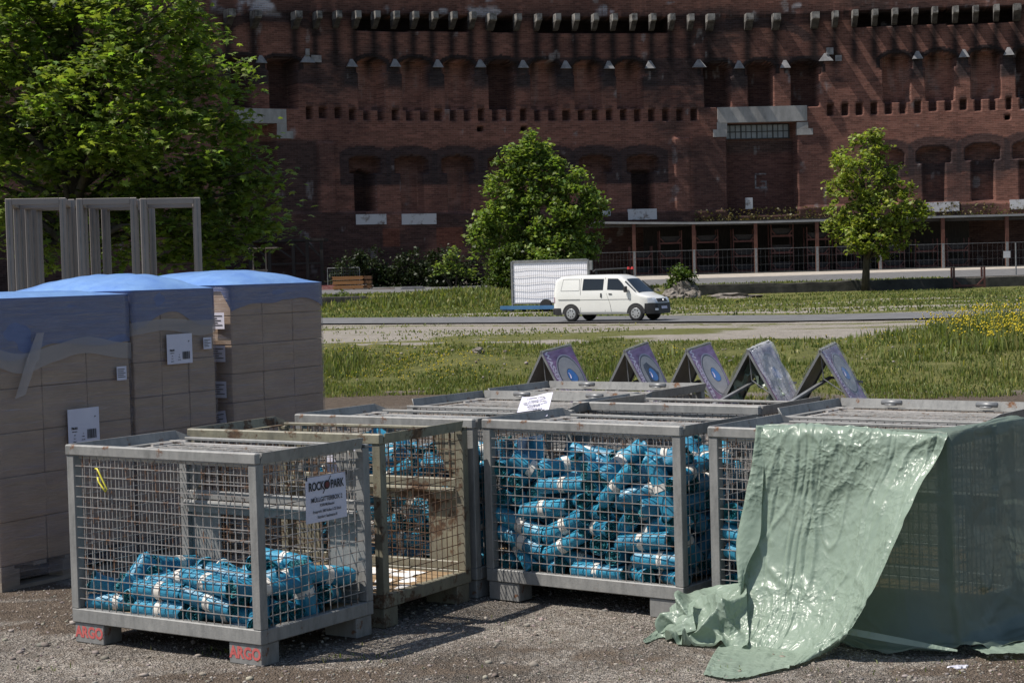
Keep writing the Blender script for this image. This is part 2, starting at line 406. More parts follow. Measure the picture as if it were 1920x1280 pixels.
# overhanging upper storey: lower edge follows the corbel tops
z_over = colz([-60, 420, 560, 660, 950, 1250, 1450, 1640, 1830, 1990], [18, 22, 26, 27, 31, 33, 30, 22, 15, 9])
REC = np.where(ZZ > z_over, -0.10, REC)
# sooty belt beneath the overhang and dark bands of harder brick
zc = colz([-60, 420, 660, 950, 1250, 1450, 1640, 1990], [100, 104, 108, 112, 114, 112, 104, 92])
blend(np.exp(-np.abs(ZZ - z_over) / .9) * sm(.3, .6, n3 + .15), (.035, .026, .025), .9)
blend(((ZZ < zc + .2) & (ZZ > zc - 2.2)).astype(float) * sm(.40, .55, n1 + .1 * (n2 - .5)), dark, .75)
# upper niches
UP = [(451, 44, 105, 116, 200), (529.6, 56, 108, 118, 203), (695.4, 52, 109, 124, 205), (777.8, 52, 110, 124, 205), (858.4, 52, 111, 125, 205), (940, 50, 112, 126, 205), (1019.7, 51, 113, 127, 205), (1100, 50, 113, 128, 204), (1179, 50, 113, 128, 204),
      (1344, 50, 116, 130, 201), (1425, 50, 115, 129, 200), (1508.5, 55, 113, 127, 198), (1680, 54, 101, 116, 192), (1762, 56, 97, 112, 189), (1848, 57, 93, 107, 185), (1933, 57, 88, 103, 180), (375, 52, 104, 115, 200)]
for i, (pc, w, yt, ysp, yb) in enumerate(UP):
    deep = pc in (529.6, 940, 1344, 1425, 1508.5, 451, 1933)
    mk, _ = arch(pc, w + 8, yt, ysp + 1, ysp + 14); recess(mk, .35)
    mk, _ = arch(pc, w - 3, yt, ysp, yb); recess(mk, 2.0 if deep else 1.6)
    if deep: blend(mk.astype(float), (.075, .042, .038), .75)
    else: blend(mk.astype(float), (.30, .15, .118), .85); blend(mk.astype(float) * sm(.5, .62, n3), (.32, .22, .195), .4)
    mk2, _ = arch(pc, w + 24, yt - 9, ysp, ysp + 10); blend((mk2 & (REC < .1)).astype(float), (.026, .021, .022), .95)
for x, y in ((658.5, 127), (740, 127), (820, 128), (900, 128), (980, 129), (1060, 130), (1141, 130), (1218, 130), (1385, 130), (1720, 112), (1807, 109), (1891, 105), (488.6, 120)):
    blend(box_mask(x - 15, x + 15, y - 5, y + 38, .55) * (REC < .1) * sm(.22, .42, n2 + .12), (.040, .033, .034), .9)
# row of small putlog holes
SL = [(x, 212) for x in (580, 606, 633)] + [(640 + v / 2.976, 215.5) for v in (60, 142, 222, 301, 382, 462, 541, 622, 702, 780, 860, 938, 1017, 1098, 1178, 1256, 1337, 1416, 1494, 1574, 1654, 1732, 1811, 1890)] + \
     [(1300.5, 214), (1557, 206.5), (1584, 205.5), (1611, 204.5), (1638, 203.5), (1666, 202), (1693.5, 201), (1721.6, 200), (1749.5, 198.5), (1778, 197.5), (1806, 196.5), (1834.6, 195.5), (1862, 195), (1891.5, 194), (1919, 193)]
for x, y in SL:
    mk = box_mask(x - 5.6, x + 5.6, y - 10.3, y + 10.3); recess(mk, .75); blend(mk, (.05, .03, .028), .6)
    blend(box_mask(x - 6.5, x + 6.5, y - 19, y - 10.5), dark, .5)
for x, y, w in ((900, 241, 10), (983, 241, 10), (1889, 220, 10), (852, 414, 11)):
    mk = box_mask(x - w / 2, x + w / 2, y - 4, y + 4); recess(mk, 1.1); blend(mk, (.03, .02, .02), .8)
# lower mushroom niches
LOW = [(684, 1), (771, 0), (858, 0), (945, 0), (1031, 0), (1116, 0), (1205, 1)]
for pc, door in LOW:
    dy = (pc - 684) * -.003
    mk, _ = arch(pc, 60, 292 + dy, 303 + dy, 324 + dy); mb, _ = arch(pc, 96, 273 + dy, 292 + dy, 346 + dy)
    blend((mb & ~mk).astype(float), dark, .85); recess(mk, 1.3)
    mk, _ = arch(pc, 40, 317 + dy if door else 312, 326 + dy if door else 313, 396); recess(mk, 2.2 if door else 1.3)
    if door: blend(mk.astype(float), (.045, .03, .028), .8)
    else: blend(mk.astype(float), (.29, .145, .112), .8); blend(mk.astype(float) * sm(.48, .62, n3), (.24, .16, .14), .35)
for pc in (1662, 1751, 1843, 1931):
    dy = (pc - 1751) * -.06
    mk, _ = arch(pc, 65, 274 + dy, 287 + dy, 306 + dy); recess(mk, .9); mb, _ = arch(pc, 100, 256 + dy, 276 + dy, 326 + dy)
    blend((mb & ~mk).astype(float), dark, .75)
    mk, _ = arch(pc, 42, 300, 301, 378 + dy * .5); recess(mk, .9)
# belt over the ledge, base of the wall
blend(box_mask(560, 1300, 272, 346, .6) * sm(.35, .6, n1 + .2), dark, .5)
zl = colz([-60, 600, 950, 1250, 1640, 1990], [398, 399, 400, 398, 384, 376])
REC = np.where(ZZ < zl, np.minimum(REC, -.28), REC)
blend((ZZ < zl).astype(float) * sm(.35, .6, n1 + .12), (.05, .034, .032), .8)
for x0, x1, y0, y1 in ((717, 748, 428, 462), (816, 866, 428, 462)): blend(box_mask(x0, x1, y0, y1), (.19, .07, .045), .6)
# gate bay with strip window, its twin on the far left half hidden by the maple
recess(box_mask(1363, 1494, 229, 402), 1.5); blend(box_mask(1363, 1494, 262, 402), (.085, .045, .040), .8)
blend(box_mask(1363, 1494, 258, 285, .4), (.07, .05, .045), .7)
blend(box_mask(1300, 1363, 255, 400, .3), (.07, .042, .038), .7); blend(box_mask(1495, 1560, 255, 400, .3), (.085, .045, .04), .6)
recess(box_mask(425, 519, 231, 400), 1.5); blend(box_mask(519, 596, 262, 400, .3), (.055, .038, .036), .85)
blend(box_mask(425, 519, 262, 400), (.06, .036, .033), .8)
REC = np.where(box_mask(597, 626, 268, 400) > 0, -.3, REC); REC = np.where(box_mask(1265, 1294, 258, 400) > 0, -.3, REC)
# relieving arches of dark brick over the bays
for pc, w, yt, ysp in ((510, 150, 24, 66), (1410, 190, 36, 82)):
    a1, _ = arch(pc, w + 34, yt - 3, ysp, ysp - 1); a2, _ = arch(pc, w, yt + 16, ysp, ysp - 1); blend((a1 & ~a2 & (ZZ < z_over)).astype(float), dark, .8)
# lime run-off on the upper storey, soot below each corbel
CORB = [(424.6, 27, 15), (474, 29, 15), (551, 31, 15), (590, 31, 11)] + [(640 + v / 2.976, 30 + i * .33, 12) for i, v in enumerate((-38, 70, 178, 287, 395, 503, 611, 718))] + [(917, 35, 17)] + \
    [(640 + v / 2.976, 35.5, 12) for v in (972, 1085, 1192, 1298, 1405, 1511, 1620, 1727, 1834)] + [(1292, 36, 12), (1329, 36, 17), (1401.6, 35, 17), (1453, 35, 17), (1526, 32, 17), (1564, 30, 12), (1601, 28, 12), (1638.5, 27, 12), (1676, 25, 12), (1714, 24, 12), (1751, 22, 12), (1790, 21, 12), (1828, 20, 12), (1867, 18, 12), (1906, 17, 17), (1944, 14, 12)]
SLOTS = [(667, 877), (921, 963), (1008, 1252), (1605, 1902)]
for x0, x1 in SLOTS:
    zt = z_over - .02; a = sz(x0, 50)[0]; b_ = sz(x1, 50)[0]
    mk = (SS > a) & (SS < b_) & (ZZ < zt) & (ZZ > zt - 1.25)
    recess(mk, 2.2); blend(mk.astype(float), (.02, .015, .015), .9)  # unlit depth of the slots is also painted dark
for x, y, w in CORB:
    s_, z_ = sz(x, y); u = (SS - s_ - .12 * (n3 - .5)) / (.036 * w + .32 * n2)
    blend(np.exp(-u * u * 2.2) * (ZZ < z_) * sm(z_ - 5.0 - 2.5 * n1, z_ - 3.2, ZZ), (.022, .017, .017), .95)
lim = sm(.60, .70, fbm(SS * .35, ZZ * .8, 51)) * sm(.40, .56, fbm(SS * 2.5, ZZ * .5, 52)) * sm(-.3, .6, ZZ - z_over)
blend(lim, (.36, .34, .36), .75)
blend(sm(.66, .72, fbm(SS * .8, ZZ * .6, 55)) * sm(.45, .6, n3), (.26, .24, .24), .5)
blend(box_mask(700, 985, 12, 34, .5) * sm(.55, .66, fbm(SS * .7, ZZ * 1.1, 56)), (.36, .34, .35), .8)
blend(box_mask(400, 520, -10, 22, .8) * sm(.42, .58, fbm(SS * .7, ZZ * .9, 57)), (.40, .38, .41), .9)
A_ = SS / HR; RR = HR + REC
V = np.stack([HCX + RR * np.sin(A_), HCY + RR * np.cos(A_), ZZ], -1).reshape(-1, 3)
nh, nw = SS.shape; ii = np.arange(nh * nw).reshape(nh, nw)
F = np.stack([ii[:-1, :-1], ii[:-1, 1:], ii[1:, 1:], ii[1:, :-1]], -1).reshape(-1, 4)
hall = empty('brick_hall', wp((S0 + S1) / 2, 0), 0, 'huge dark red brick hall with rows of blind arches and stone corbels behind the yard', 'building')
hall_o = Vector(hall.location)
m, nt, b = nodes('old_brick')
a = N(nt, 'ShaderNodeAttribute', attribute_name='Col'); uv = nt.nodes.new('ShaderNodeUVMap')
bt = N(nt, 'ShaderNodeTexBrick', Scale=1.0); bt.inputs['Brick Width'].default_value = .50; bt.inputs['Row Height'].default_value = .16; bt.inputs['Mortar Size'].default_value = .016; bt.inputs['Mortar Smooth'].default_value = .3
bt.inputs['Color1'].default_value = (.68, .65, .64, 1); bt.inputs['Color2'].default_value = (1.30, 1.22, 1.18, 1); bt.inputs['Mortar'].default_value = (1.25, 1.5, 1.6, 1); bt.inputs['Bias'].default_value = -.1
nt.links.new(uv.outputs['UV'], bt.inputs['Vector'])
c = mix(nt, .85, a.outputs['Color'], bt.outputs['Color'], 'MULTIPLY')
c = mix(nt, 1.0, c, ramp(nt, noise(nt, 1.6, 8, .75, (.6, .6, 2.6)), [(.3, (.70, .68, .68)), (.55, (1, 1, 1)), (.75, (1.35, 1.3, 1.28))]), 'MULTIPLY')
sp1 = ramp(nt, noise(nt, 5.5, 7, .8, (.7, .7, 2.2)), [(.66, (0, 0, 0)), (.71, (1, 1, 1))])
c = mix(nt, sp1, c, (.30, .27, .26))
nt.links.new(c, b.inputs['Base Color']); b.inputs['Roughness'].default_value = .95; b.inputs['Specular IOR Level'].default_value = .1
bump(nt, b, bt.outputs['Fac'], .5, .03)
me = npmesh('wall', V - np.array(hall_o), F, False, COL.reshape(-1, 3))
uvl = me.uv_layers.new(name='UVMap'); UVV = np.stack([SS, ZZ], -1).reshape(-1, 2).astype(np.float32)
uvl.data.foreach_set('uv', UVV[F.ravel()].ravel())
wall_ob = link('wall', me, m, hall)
MT['concrete'] = vmat('concrete', (.22, .215, .21), (.36, .35, .34), 1.2, .9, (1, 1, .4), bmp=.2, detail=8)
MT['stone'] = vmat('pale_stone', (.15, .148, .155), (.27, .265, .27), 2.0, .9, bmp=.2, detail=7)
MT['plaster'] = vmat('flaking_plaster', (.14, .11, .09), (.48, .48, .50), 1.4, .9, lo=.36, hi=.48, detail=9)
MT['corbel'] = vmat('weathered_concrete', (.05, .046, .044), (.24, .23, .215), 1.6, .9, (1, 1, 1), lo=.38, hi=.6, detail=8)
MT['darkstone'] = vmat('dark_stone', (.022, .019, .018), (.075, .068, .062), 2.0, .95, detail=8)
def hp(s, z, off): return tuple(Vector(wp(s, z, off)) - hall_o)
def wbox(mb, x0, x1, y0, y1, o0, o1):
    s0, s1, z0, z1 = rect(x0, x1, y0, y1)
    return mb.hexa([hp(s0, z0, o1), hp(s1, z0, o1), hp(s1, z0, o0), hp(s0, z0, o0), hp(s0, z1, o1), hp(s1, z1, o1), hp(s1, z1, o0), hp(s0, z1, o0)])
for x, y, w in CORB:      # bracket: square head with a darker tapering foot
    s_, z_ = sz(x, y - 4); hw = w / 2 * .038; zt = z_ + .12; cb = None
    for nm_, mt__, prof in (('corbel', 'corbel', [(-.05, zt), (1.16, zt), (1.2, zt - .55), (1.05, zt - .64), (-.05, zt - .64)]), ('bracket_foot', 'darkstone', [(-.05, zt - .642), (1.04, zt - .642), (.70, zt - .86), (.35, zt - 1.2), (-.05, zt - 1.35)])):
     mb = MB(); P = [hp(s_ - hw, z, o) for o, z in prof] + [hp(s_ + hw, z, o) for o, z in prof]; k = len(prof)
     mb.add(P, [tuple(range(k)), tuple(range(2 * k - 1, k - 1, -1))] + [(i, (i + 1) % k, (i + 1) % k + k, i + k) for i in range(k)])
     q_ = mb.build(nm_, MT[mt__], cb or hall); cb = cb or q_
CAPS = [(658.5, 112), (740, 112), (820, 113), (900, 113), (980, 114), (1060, 115), (1141, 115.5), (1218, 115), (1310, 113), (1385, 115), (1471.5, 114), (1548, 101), (1720, 97), (1807, 94), (1891, 90), (488.6, 105), (575, 104)]
for x, y in CAPS:
    mb = MB(); s_, zt = sz(x, y - 1); zb = sz(x, y + 14)[1]; hw = .46
    if 560 < x < 600 or 1300 < x < 1320 or 1540 < x < 1550: hw = .62
    mb.add([hp(s_ - hw, zb, -.05), hp(s_ + hw, zb, -.05), hp(s_ + hw, zb, .32), hp(s_ - hw, zb, .32), hp(s_ - .12, zt, .03), hp(s_ + .12, zt, .03)], [(0, 1, 2, 3), (3, 2, 5, 4), (0, 3, 4), (1, 0, 4, 5), (2, 1, 5)])
    mb.build('impost_cap', MT['stone'], hall)
wbox(MB(), 1345, 1513, 200, 229, -.6, .12).build('concrete_lintel', MT['concrete'], hall)
wbox(wbox(MB(), 1344, 1363, 229.2, 243, -.6, .09), 1337, 1363, 243.2, 257, -.6, .1).build('door_jamb', MT['concrete'], hall)
wbox(wbox(MB(), 1494, 1515, 229.2, 241, -.6, .09), 1494, 1524, 241.2, 253, -.6, .1).build('door_jamb', MT['concrete'], hall)
wbox(MB(), 440, 536, 204, 231, -.6, .12).build('concrete_lintel', MT['concrete'], hall)
wbox(wbox(MB(), 519, 537, 231.2, 246, -.6, .09), 519, 549, 246.2, 260, -.6, .1).build('door_jamb', MT['concrete'], hall)
wbox(wbox(MB(), 572, 579, 92, 104.5, -.2, .2), 583, 602, 104, 117, -.2, .1).build('stone_block', MT['stone'], hall)
wbox(wbox(MB(), 1549, 1562, 90, 103, -.2, .2), 1566, 1578, 104, 115, -.2, .1).build('stone_block', MT['stone'], hall)
for x0, x1, y0, y1 in ((665, 722, 402, 421), (751, 816, 401, 421), (1176, 1230, 392, 412), (1122, 1143, 394, 405), (1737, 1798, 379, 397), (1893, 1950, 374, 392), (1397, 1410, 371, 392)):
    wbox(MB(), x0, x1, y0, y1, .0, .34).build('plaster_patch', MT['plaster'], hall)
win = wbox(MB(), 1364, 1483, 231, 258, -1.42, -1.36)
MT['glassdull'] = vmat('dusty_glass', (.16, .18, .20), (.24, .26, .29), 1.2, .25)
wo = win.build('window', MT['glassdull'], hall)
mb = MB()
for i in range(13): wbox(mb, 1363.4 + i * 9.9, 1365 + i * 9.9 + (1 if i % 3 == 0 else 0), 231, 258, -1.38, -1.30)
for y in (231, 244, 257): wbox(mb, 1363, 1483.5, y, y + 1.6, -1.37, -1.31)
mb.build('window_frame', vmat('dark_iron', (.02, .02, .022), (.035, .035, .036), 8, .6), wo)
wbox(MB(), 1373, 1381, 246, 256.6, -1.37, -1.35).build('broken_pane', vmat('dark_hole', (.008, .008, .009), (.012, .012, .012), 5, .9), wo)
# painted letter
s0, s1, z0, z1 = rect(1421, 1443, 323, 352); mb = MB(); t = .13
for q in ((s0, s0 + t, z0, z1), (s0 + t, s1, z1 - t, z1), (s0 + t, s1, z0, z0 + t), (s1 - t, s1, z0 + t, (z0 + z1) / 2), ((s0 + s1) / 2, s1 - t, (z0 + z1) / 2 - t, (z0 + z1) / 2)):
    mb.hexa([hp(q[0], q[2], -1.49), hp(q[1], q[2], -1.49), hp(q[1], q[2], -1.5), hp(q[0], q[2], -1.5), hp(q[0], q[3], -1.49), hp(q[1], q[3], -1.49), hp(q[1], q[3], -1.5), hp(q[0], q[3], -1.5)])
mb.build('painted_letter', vmat('worn_white_paint', (.07, .055, .055), (.20, .185, .19), 4, .9, detail=8, lo=.42, hi=.55), hall)

# ------------------------------------------------------------------ store shed along the foot of the hall
def up_z(x, y): return float(H(x, y))
shed = empty('open_shed', (12, 147, up_z(12, 147)), 0, 'long open shed with flat grey roof edge and rusty red posts', 'shed')
so = Vector(shed.location)
xs_ = [1104, 1190, 1302, 1418, 1533, 1651, 1769, 1889, 1985]; yt_ = [419, 419.5, 420, 418, 415, 411.5, 408, 405, 402]
E_ = [at(x, y, 147.2 - (x > 1700) * .0) for x, y in zip(xs_, yt_)]
mb = MB(); mt_ = MB()
for i in range(len(E_) - 1):
    p, q = E_[i] - so, E_[i + 1] - so
    pb, qb = p + Vector((0, 9.5, .25)), q + Vector((0, 9.5, .25))
    th = Vector((0, 0, .10)); mt_.hexa([p, q, qb, pb, p + th, q + th, qb + th, pb + th])
    f0 = Vector((0, -.06, -.02)); f1 = Vector((0, 0, -.02)); h = Vector((0, 0, .17)); mb.hexa([p + f0, q + f0, q + f1, p + f1, p + f0 + h, q + f0 + h, q + f1 + h, p + f1 + h])
mt_.build('roof', vmat('roof_sheet', (.10, .10, .10), (.16, .16, .155), 1, .8), shed)
mb.build('roof_edge', vmat('grey_flashing', (.20, .205, .21), (.29, .295, .30), .8, .6), shed)
MT['redpost'] = vmat('red_lead_steel', (.075, .03, .02), (.12, .045, .03), 2, .8)
for i in range(1, 8):
    q = at(xs_[i], 500, 147.35); z0 = up_z(q.x, q.y); ztop = E_[i].z
    MB().box(q.x - .14 - so.x, q.x + .14 - so.x, .25, .53, z0 - so.z, ztop - so.z - .03).build('post', MT['redpost'], shed)
p, q = at(1104, 419, 147.5) - so, at(1985, 402, 147.5) - so
MB().bar(p + Vector((0, .25, -.22)), q + Vector((0, .25, -.22)), .16, .3).build('beam', vmat('dark_steel', (.03, .028, .027), (.05, .045, .042), 2, .8), shed)
mb = MB()
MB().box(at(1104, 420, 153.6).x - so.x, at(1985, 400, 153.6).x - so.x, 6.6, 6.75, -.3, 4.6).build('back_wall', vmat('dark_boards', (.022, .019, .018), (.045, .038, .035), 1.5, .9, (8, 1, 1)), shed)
# weeds along the ledge above
# ------------------------------------------------------------------ stacked steel racks in the shed
MT['redrack'] = vmat('red_rack_paint', (.07, .026, .022), (.115, .04, .034), 2, .7)
MT['greyboard'] = vmat('stored_boards', (.022, .02, .021), (.045, .042, .044), 1.0, .9, (.3, 1, 9))
def make_rack(w, h):
    r = empty('steel_rack'); mb = MB()
    for x in (0, w): MB().box(x - .04, x + .04, -.05, .05, 0, h).build('upright', MT['redrack'], r); MB().box(x - .05, x + .05, 1.55, 1.65, 0, h).build('upright', MT['redrack'], r)
    mb.box(.05, w - .05, -.04, .04, .10, .22)
    for sx, x in ((1, .05), (-1, w - .05)): mb.bar((x, 0, .50), (x + sx * .34, 0, .2), .07, .07, (0, 1, 0))
    mb.build('cross_beam', MT['redrack'], r)
    MB().box(.12, w - .12, .15, 1.5, .26, h * .62).build('board_stack', MT['greyboard'], r)
    return r
RACKS = [(1250, 40), (1306, 1), (1376, 1), (1447, 2), (1514, 1), (1568, 1), (1655, 0), (1717, 0), (1776, 0), (1226, 0)]
first = None; k = 0
for (px, lift) in [(1306, 0), (1376, 0), (1447, 1), (1514, 0), (1568, 0), (1655, 0), (1717, 0), (1776, 0), (1238, 0), (1182, 0)]:
    q = at(px, 500, 149.6); z0 = up_z(q.x, q.y); hts = 1.25 if not lift else 1.42
    for j in range(3 if px < 1600 and px > 1300 or px == 1238 else 2):
        if first is None: r = first = make_rack(1.85, 1.0)
        else: r = copy_tree(first)
        r.location = (q.x, q.y, z0 + .03 + j * hts); r.scale = (1, 1, hts)
        tag(r, 'red steel rack of stored boards stacked up under the shed roof', 'rack', 'red steel racks stacked in the shed')
# ------------------------------------------------------------------ fence in front of the shed
fence = empty('mesh_fence', (12, 146.6, up_z(12, 146.6)), 0, 'thin grey mesh fence with galvanised posts in front of the shed', 'fence')
fo = Vector(fence.location); mb = MB(); xa = [1104] + xs_[1:]
P = [at(x, 500, 146.7) for x in xa]
P = [Vector((p.x, p.y, up_z(p.x, p.y))) - fo for p in P]
for i, p in enumerate(P): MB().box(p.x - .09, p.x + .09, p.y - .09, p.y + .09, p.z - .1, p.z + 2.1).build('post', MT['zinc'], fence)
for i in range(len(P) - 1):
    a_, b_ = P[i], P[i + 1]
    for zz, w in ((2.05, .03), (1.4, .007), (.75, .007), (.12, .025)): mb.bar(a_ + Vector((0, 0, zz)), b_ + Vector((0, 0, zz)), w)
    n_ = 13
    for j in range(1, n_): c_ = a_.lerp(b_, j / n_); mb.bar(c_ + Vector((0, 0, .12)), c_ + Vector((0, 0, 2.05)), .005)
mb.build('wire_panel', MT['zinc'], fence)
q = at(1888, 477, 146.4)
nb = MB().box(-.28, .28, -.03, .03, -.28, .28).build('notice_board', vmat('pale_board', (.38, .40, .43), (.45, .47, .5), 2, .5)); nb.location = q
tag(nb, 'small pale notice board hanging on the fence at the far right', 'sign')
q = at(1905, 500, 128.0); z0 = up_z(q.x, 128)
pl = MB().tube([(0, 0, 0), (0, 0, 2.35)], .055, 8).build('pole', MT['zinc']); pl.location = (q.x, 128, z0); tag(pl, 'single thin grey pole standing at the edge of the rear road', 'pole')
# red U-shaped stillage on the wall
q = at(1789, 536, 119.4); z0 = up_z(q.x, 119.4)
tr = empty('steel_trestle', (q.x, 119.4, z0), 0, 'empty red U-shaped steel trestle standing on the low wall', 'trestle')
w = 57 / 3314 * 119.4
for x in (0, w):
    MB().box(x - .06, x + .06, -.06, .06, 0, 1.42).build('upright', MT['redrack'], tr); MB().box(x - .06 + .1, x + .06 + .1, 1.0, 1.12, 0, 1.42).build('upright', MT['redrack'], tr)
mb = MB().box(.06, w - .06, -.05, .05, .10, .24)
for sx, x in ((1, .06), (-1, w - .06)): mb.bar((x, 0, .62), (x + sx * .4, 0, .22), .09, .09, (0, 1, 0))
mb.box(.06, w - .06, 1.0, 1.1, .10, .24).build('base_beam', MT['redrack'], tr)
# ------------------------------------------------------------------ timber lean-to at the foot of the hall on the left
MT['oldwood'] = vmat('old_timber', (.018, .015, .014), (.04, .032, .028), 2, .9, (1, 1, .2))
lt = empty('timber_frame', (at(540, 500, 139).x, 139, up_z(at(540, 500, 139).x, 139)), 0, 'dark timber lean-to frame with diagonal braces beside the maple', 'lean-to')
lo = Vector(lt.location); X = [at(x, 500, 139).x - lo.x for x in (470, 506, 551, 577, 604)]
for x in X: MB().box(x - .12, x + .12, -.12, .12, -.2, 3.55).build('post', MT['oldwood'], lt)
MB().box(X[0] - .2, X[-1] + .2, -.2, 3.5, 3.56, 3.75).build('roof', MT['oldwood'], lt)
mb = MB().box(X[0], X[-1], -.06, .06, 1.75, 1.9)
for a_, b_ in ((0, 1), (1, 2), (2, 3), (3, 4)): mb.bar((X[a_], .02, 3.5), (X[b_], .02, 2.2), .14)
mb.build('brace', MT['oldwood'], lt)
tw = empty('wooden_stand', (at(487, 500, 133).x, 133, up_z(at(487, 500, 133).x, 133)), 0, 'pale bare wooden stand of two legs and a rung beside the dark lean-to', 'stand')
MT['palewood'] = vmat('weathered_wood', (.17, .13, .10), (.26, .21, .17), 3, .9, (1, 1, .2))
for x in (-.48, .48): MB().box(x - .05, x + .05, -.05, .05, 0, 3.1).build('leg', MT['palewood'], tw)
MB().box(-.75, .6, -.04, .04, 1.42, 1.56).build('rung', MT['palewood'], tw)
MB().box(-1.3, 1.4, -.5, .7, 3.1, 3.2).build('top', MT['palewood'], tw)
# ------------------------------------------------------------------ low retaining wall
MT['wallstone'] = vmat('shade_toned_wall', (.025, .024, .021), (.075, .07, .06), 1.2, .95, bmp=.4, bscale=6, detail=8)  # shade on the wall's near face is put into this dark tone
def low_wall(name, px0, px1, hfun, label, seed, thick=.55):
    x0, x1 = at(px0, 560, 115.5).x, at(px1, 560, 117.5).x; n = int((x1 - x0) / .22); V = []; F = []
    for i in range(n + 1):
        x = x0 + (x1 - x0) * i / n; y = float(wall_y(x)); zb = -.6; zt = .30 + hfun(i / n, x)
        jit = .10 * (fbm(np.array([x * 1.3]), np.array([seed * 7.1]), seed)[0] - .5)
        for dy, z in ((-.30 + jit, zb), (-.26 + jit, zt * .4), (-.24 + jit * 1.5, zt - .05), (-.19, zt), (thick, zt), (thick, zb)): V.append((x, y + dy, z))
    for i in range(n):
        for k in range(5): F.append((i * 6 + k, (i + 1) * 6 + k, (i + 1) * 6 + k + 1, i * 6 + k + 1))
    mb = MB(); mb.add(V, F); mb.add(V[:6], [tuple(range(6))]); mb.add(V[-6:], [tuple(range(6))])
    return tag(mb.build(name, MT['wallstone']), label, 'wall')
low_wall('stone_wall', 590, 728, lambda t, x: -.10 + .12 * (vnoise(np.array([x * .9]), np.array([.3]), 5)[0] > .45), 'broken stretch of dark low wall at far left of the lower yard', 5)
low_wall('stone_wall', 800, 1110, lambda t, x: .12 * vnoise(np.array([x * .5]), np.array([.3]), 6)[0], 'dark low wall behind the grass mound and the white billboard', 6)
low_wall('stone_wall', 1252, 1617, lambda t, x: .02 + .22 * vnoise(np.array([x * .7]), np.array([.3]), 7)[0], 'rough dry stone wall below the rear road, right of the van', 7)
low_wall('concrete_wall', 1620, 1990, lambda t, x: .12, 'smooth dark concrete wall under the right-hand young tree', 8)
# rubble and stump left of the stone wall
def lump(name, loc, size, mat, seed, label, cat, rough_=.5):
    bm = bmesh.new(); bmesh.ops.create_icosphere(bm, subdivisions=3, radius=1); r = random.Random(seed); o3 = Vector((r.random() * 50, r.random() * 50, r.random() * 50))
    from mathutils import noise as mn
    for v in bm.verts:
        d = mn.noise(v.co * 1.6 + o3) * rough_ + mn.noise(v.co * 4 + o3) * rough_ * .4
        v.co = Vector((v.co.x * size[0], v.co.y * size[1], v.co.z * size[2])) * (1 + d)
    me = bpy.data.meshes.new(name); bm.to_mesh(me); bm.free()
    return tag(link(name, me, mat, None, loc), label, cat)
MT['rubble'] = vmat('rubble', (.07, .06, .05), (.26, .23, .20), 5, .95, bmp=.5, bscale=18, detail=8)
for i, (px, py, d, s_, lab) in enumerate([(1258, 556, 108, (.55, .5, .42), 'small pale rubble heap beside the stump under the bush'), (1283, 548, 108.5, (.75, .6, .75), 'pale weathered tree stump heap under the small bush'), (1300, 558, 108, (.5, .5, .45), 'brown rubble lump right of the stump'), (1268, 565, 107, (.6, .5, .22), 'flat dark rubble lump in front of the stump')]):
    p = at(px, py, d); lump('rubble_heap', (p.x, d, max(p.z, -.2)), s_, MT['rubble'], i + 3, lab, 'rubble')
p = at(1376, 563, 106); lump('rubble_heap', (p.x, 106, -.22), (1.5, .5, .22), MT['rubble'], 21, 'long flat pile of broken slabs in front of the stone wall', 'rubble', .8)

# ================================================================== stuff on the upper yard, left
q = gnd(640, 556, .62); X0 = at(625, 550, 129).x; X1 = at(697, 550, 129).x; z0 = up_z(X0, 129)
lum = empty('lumber_stack', (X0, 129, z0), 0, 'stack of fresh orange-brown sawn timber on the rear road edge', 'timber stack')
MT['freshwood'] = vmat('fresh_timber', (.30, .13, .045), (.46, .22, .08), 3, .8, (.3, 1, 14), bmp=.2)
MT['endgrain'] = vmat('timber_ends', (.09, .04, .018), (.20, .10, .045), 9, .9)
w = X1 - X0
for i in range(3):
    o = MB()
    for j in range(3):
        z = .10 + i * .33 + j * .085; dx = random.uniform(-.08, .08)
        o.box(dx, w * .80 + dx, 0, 1.1, z, z + .075)
    o.build('board_layer', MT['freshwood'], lum)
    e = MB().box(w * .80 + .02, w, .05, 1.15, .10 + i * .33, .10 + i * .33 + .25); e.build('cross_boards', MT['endgrain'], lum)
for x in (.4, w * .5, w * .9): MB().box(x - .06, x + .06, -.02, 1.1, 0, .095).build('bearer', MT['palewood'], lum)
X0 = at(612, 556, 130).x; rb = MB()
for i in range(5): rb.box(0, 1.5 - i * .1, -.3 + i * .02, .3, .02 + i * .07, .075 + i * .07)
o = rb.build('board_pile', vmat('red_boards', (.30, .09, .08), (.42, .16, .14), 3, .7)); o.location = (X0 - .4, 130.2, up_z(X0, 130)); tag(o, 'low pile of reddish boards left of the timber stack', 'boards')
X0 = at(752, 552, 128).x; o = MB().box(0, 1.7, -.4, .4, .05, .12).box(.1, 1.6, -.35, .35, .13, .21).box(0.2, .35, -.3, .3, 0, .05).box(1.3, 1.45, -.3, .3, 0, .05).build('slab_pile', MT['stone']); o.location = (X0, 128, up_z(X0, 128)); tag(o, 'two pale flat slabs lying by the road under the dark shrubs', 'slabs')
X0 = at(700, 553, 129).x; o = MB().bar((0, 0, .06), (1.6, -.2, .09), .1).bar((.2, .3, .05), (1.3, .5, .08), .12).build('plank_pile', MT['palewood']); o.location = (X0, 128.6, up_z(X0, 128.6)); tag(o, 'a few loose pale planks on the ground right of the timber stack', 'planks')
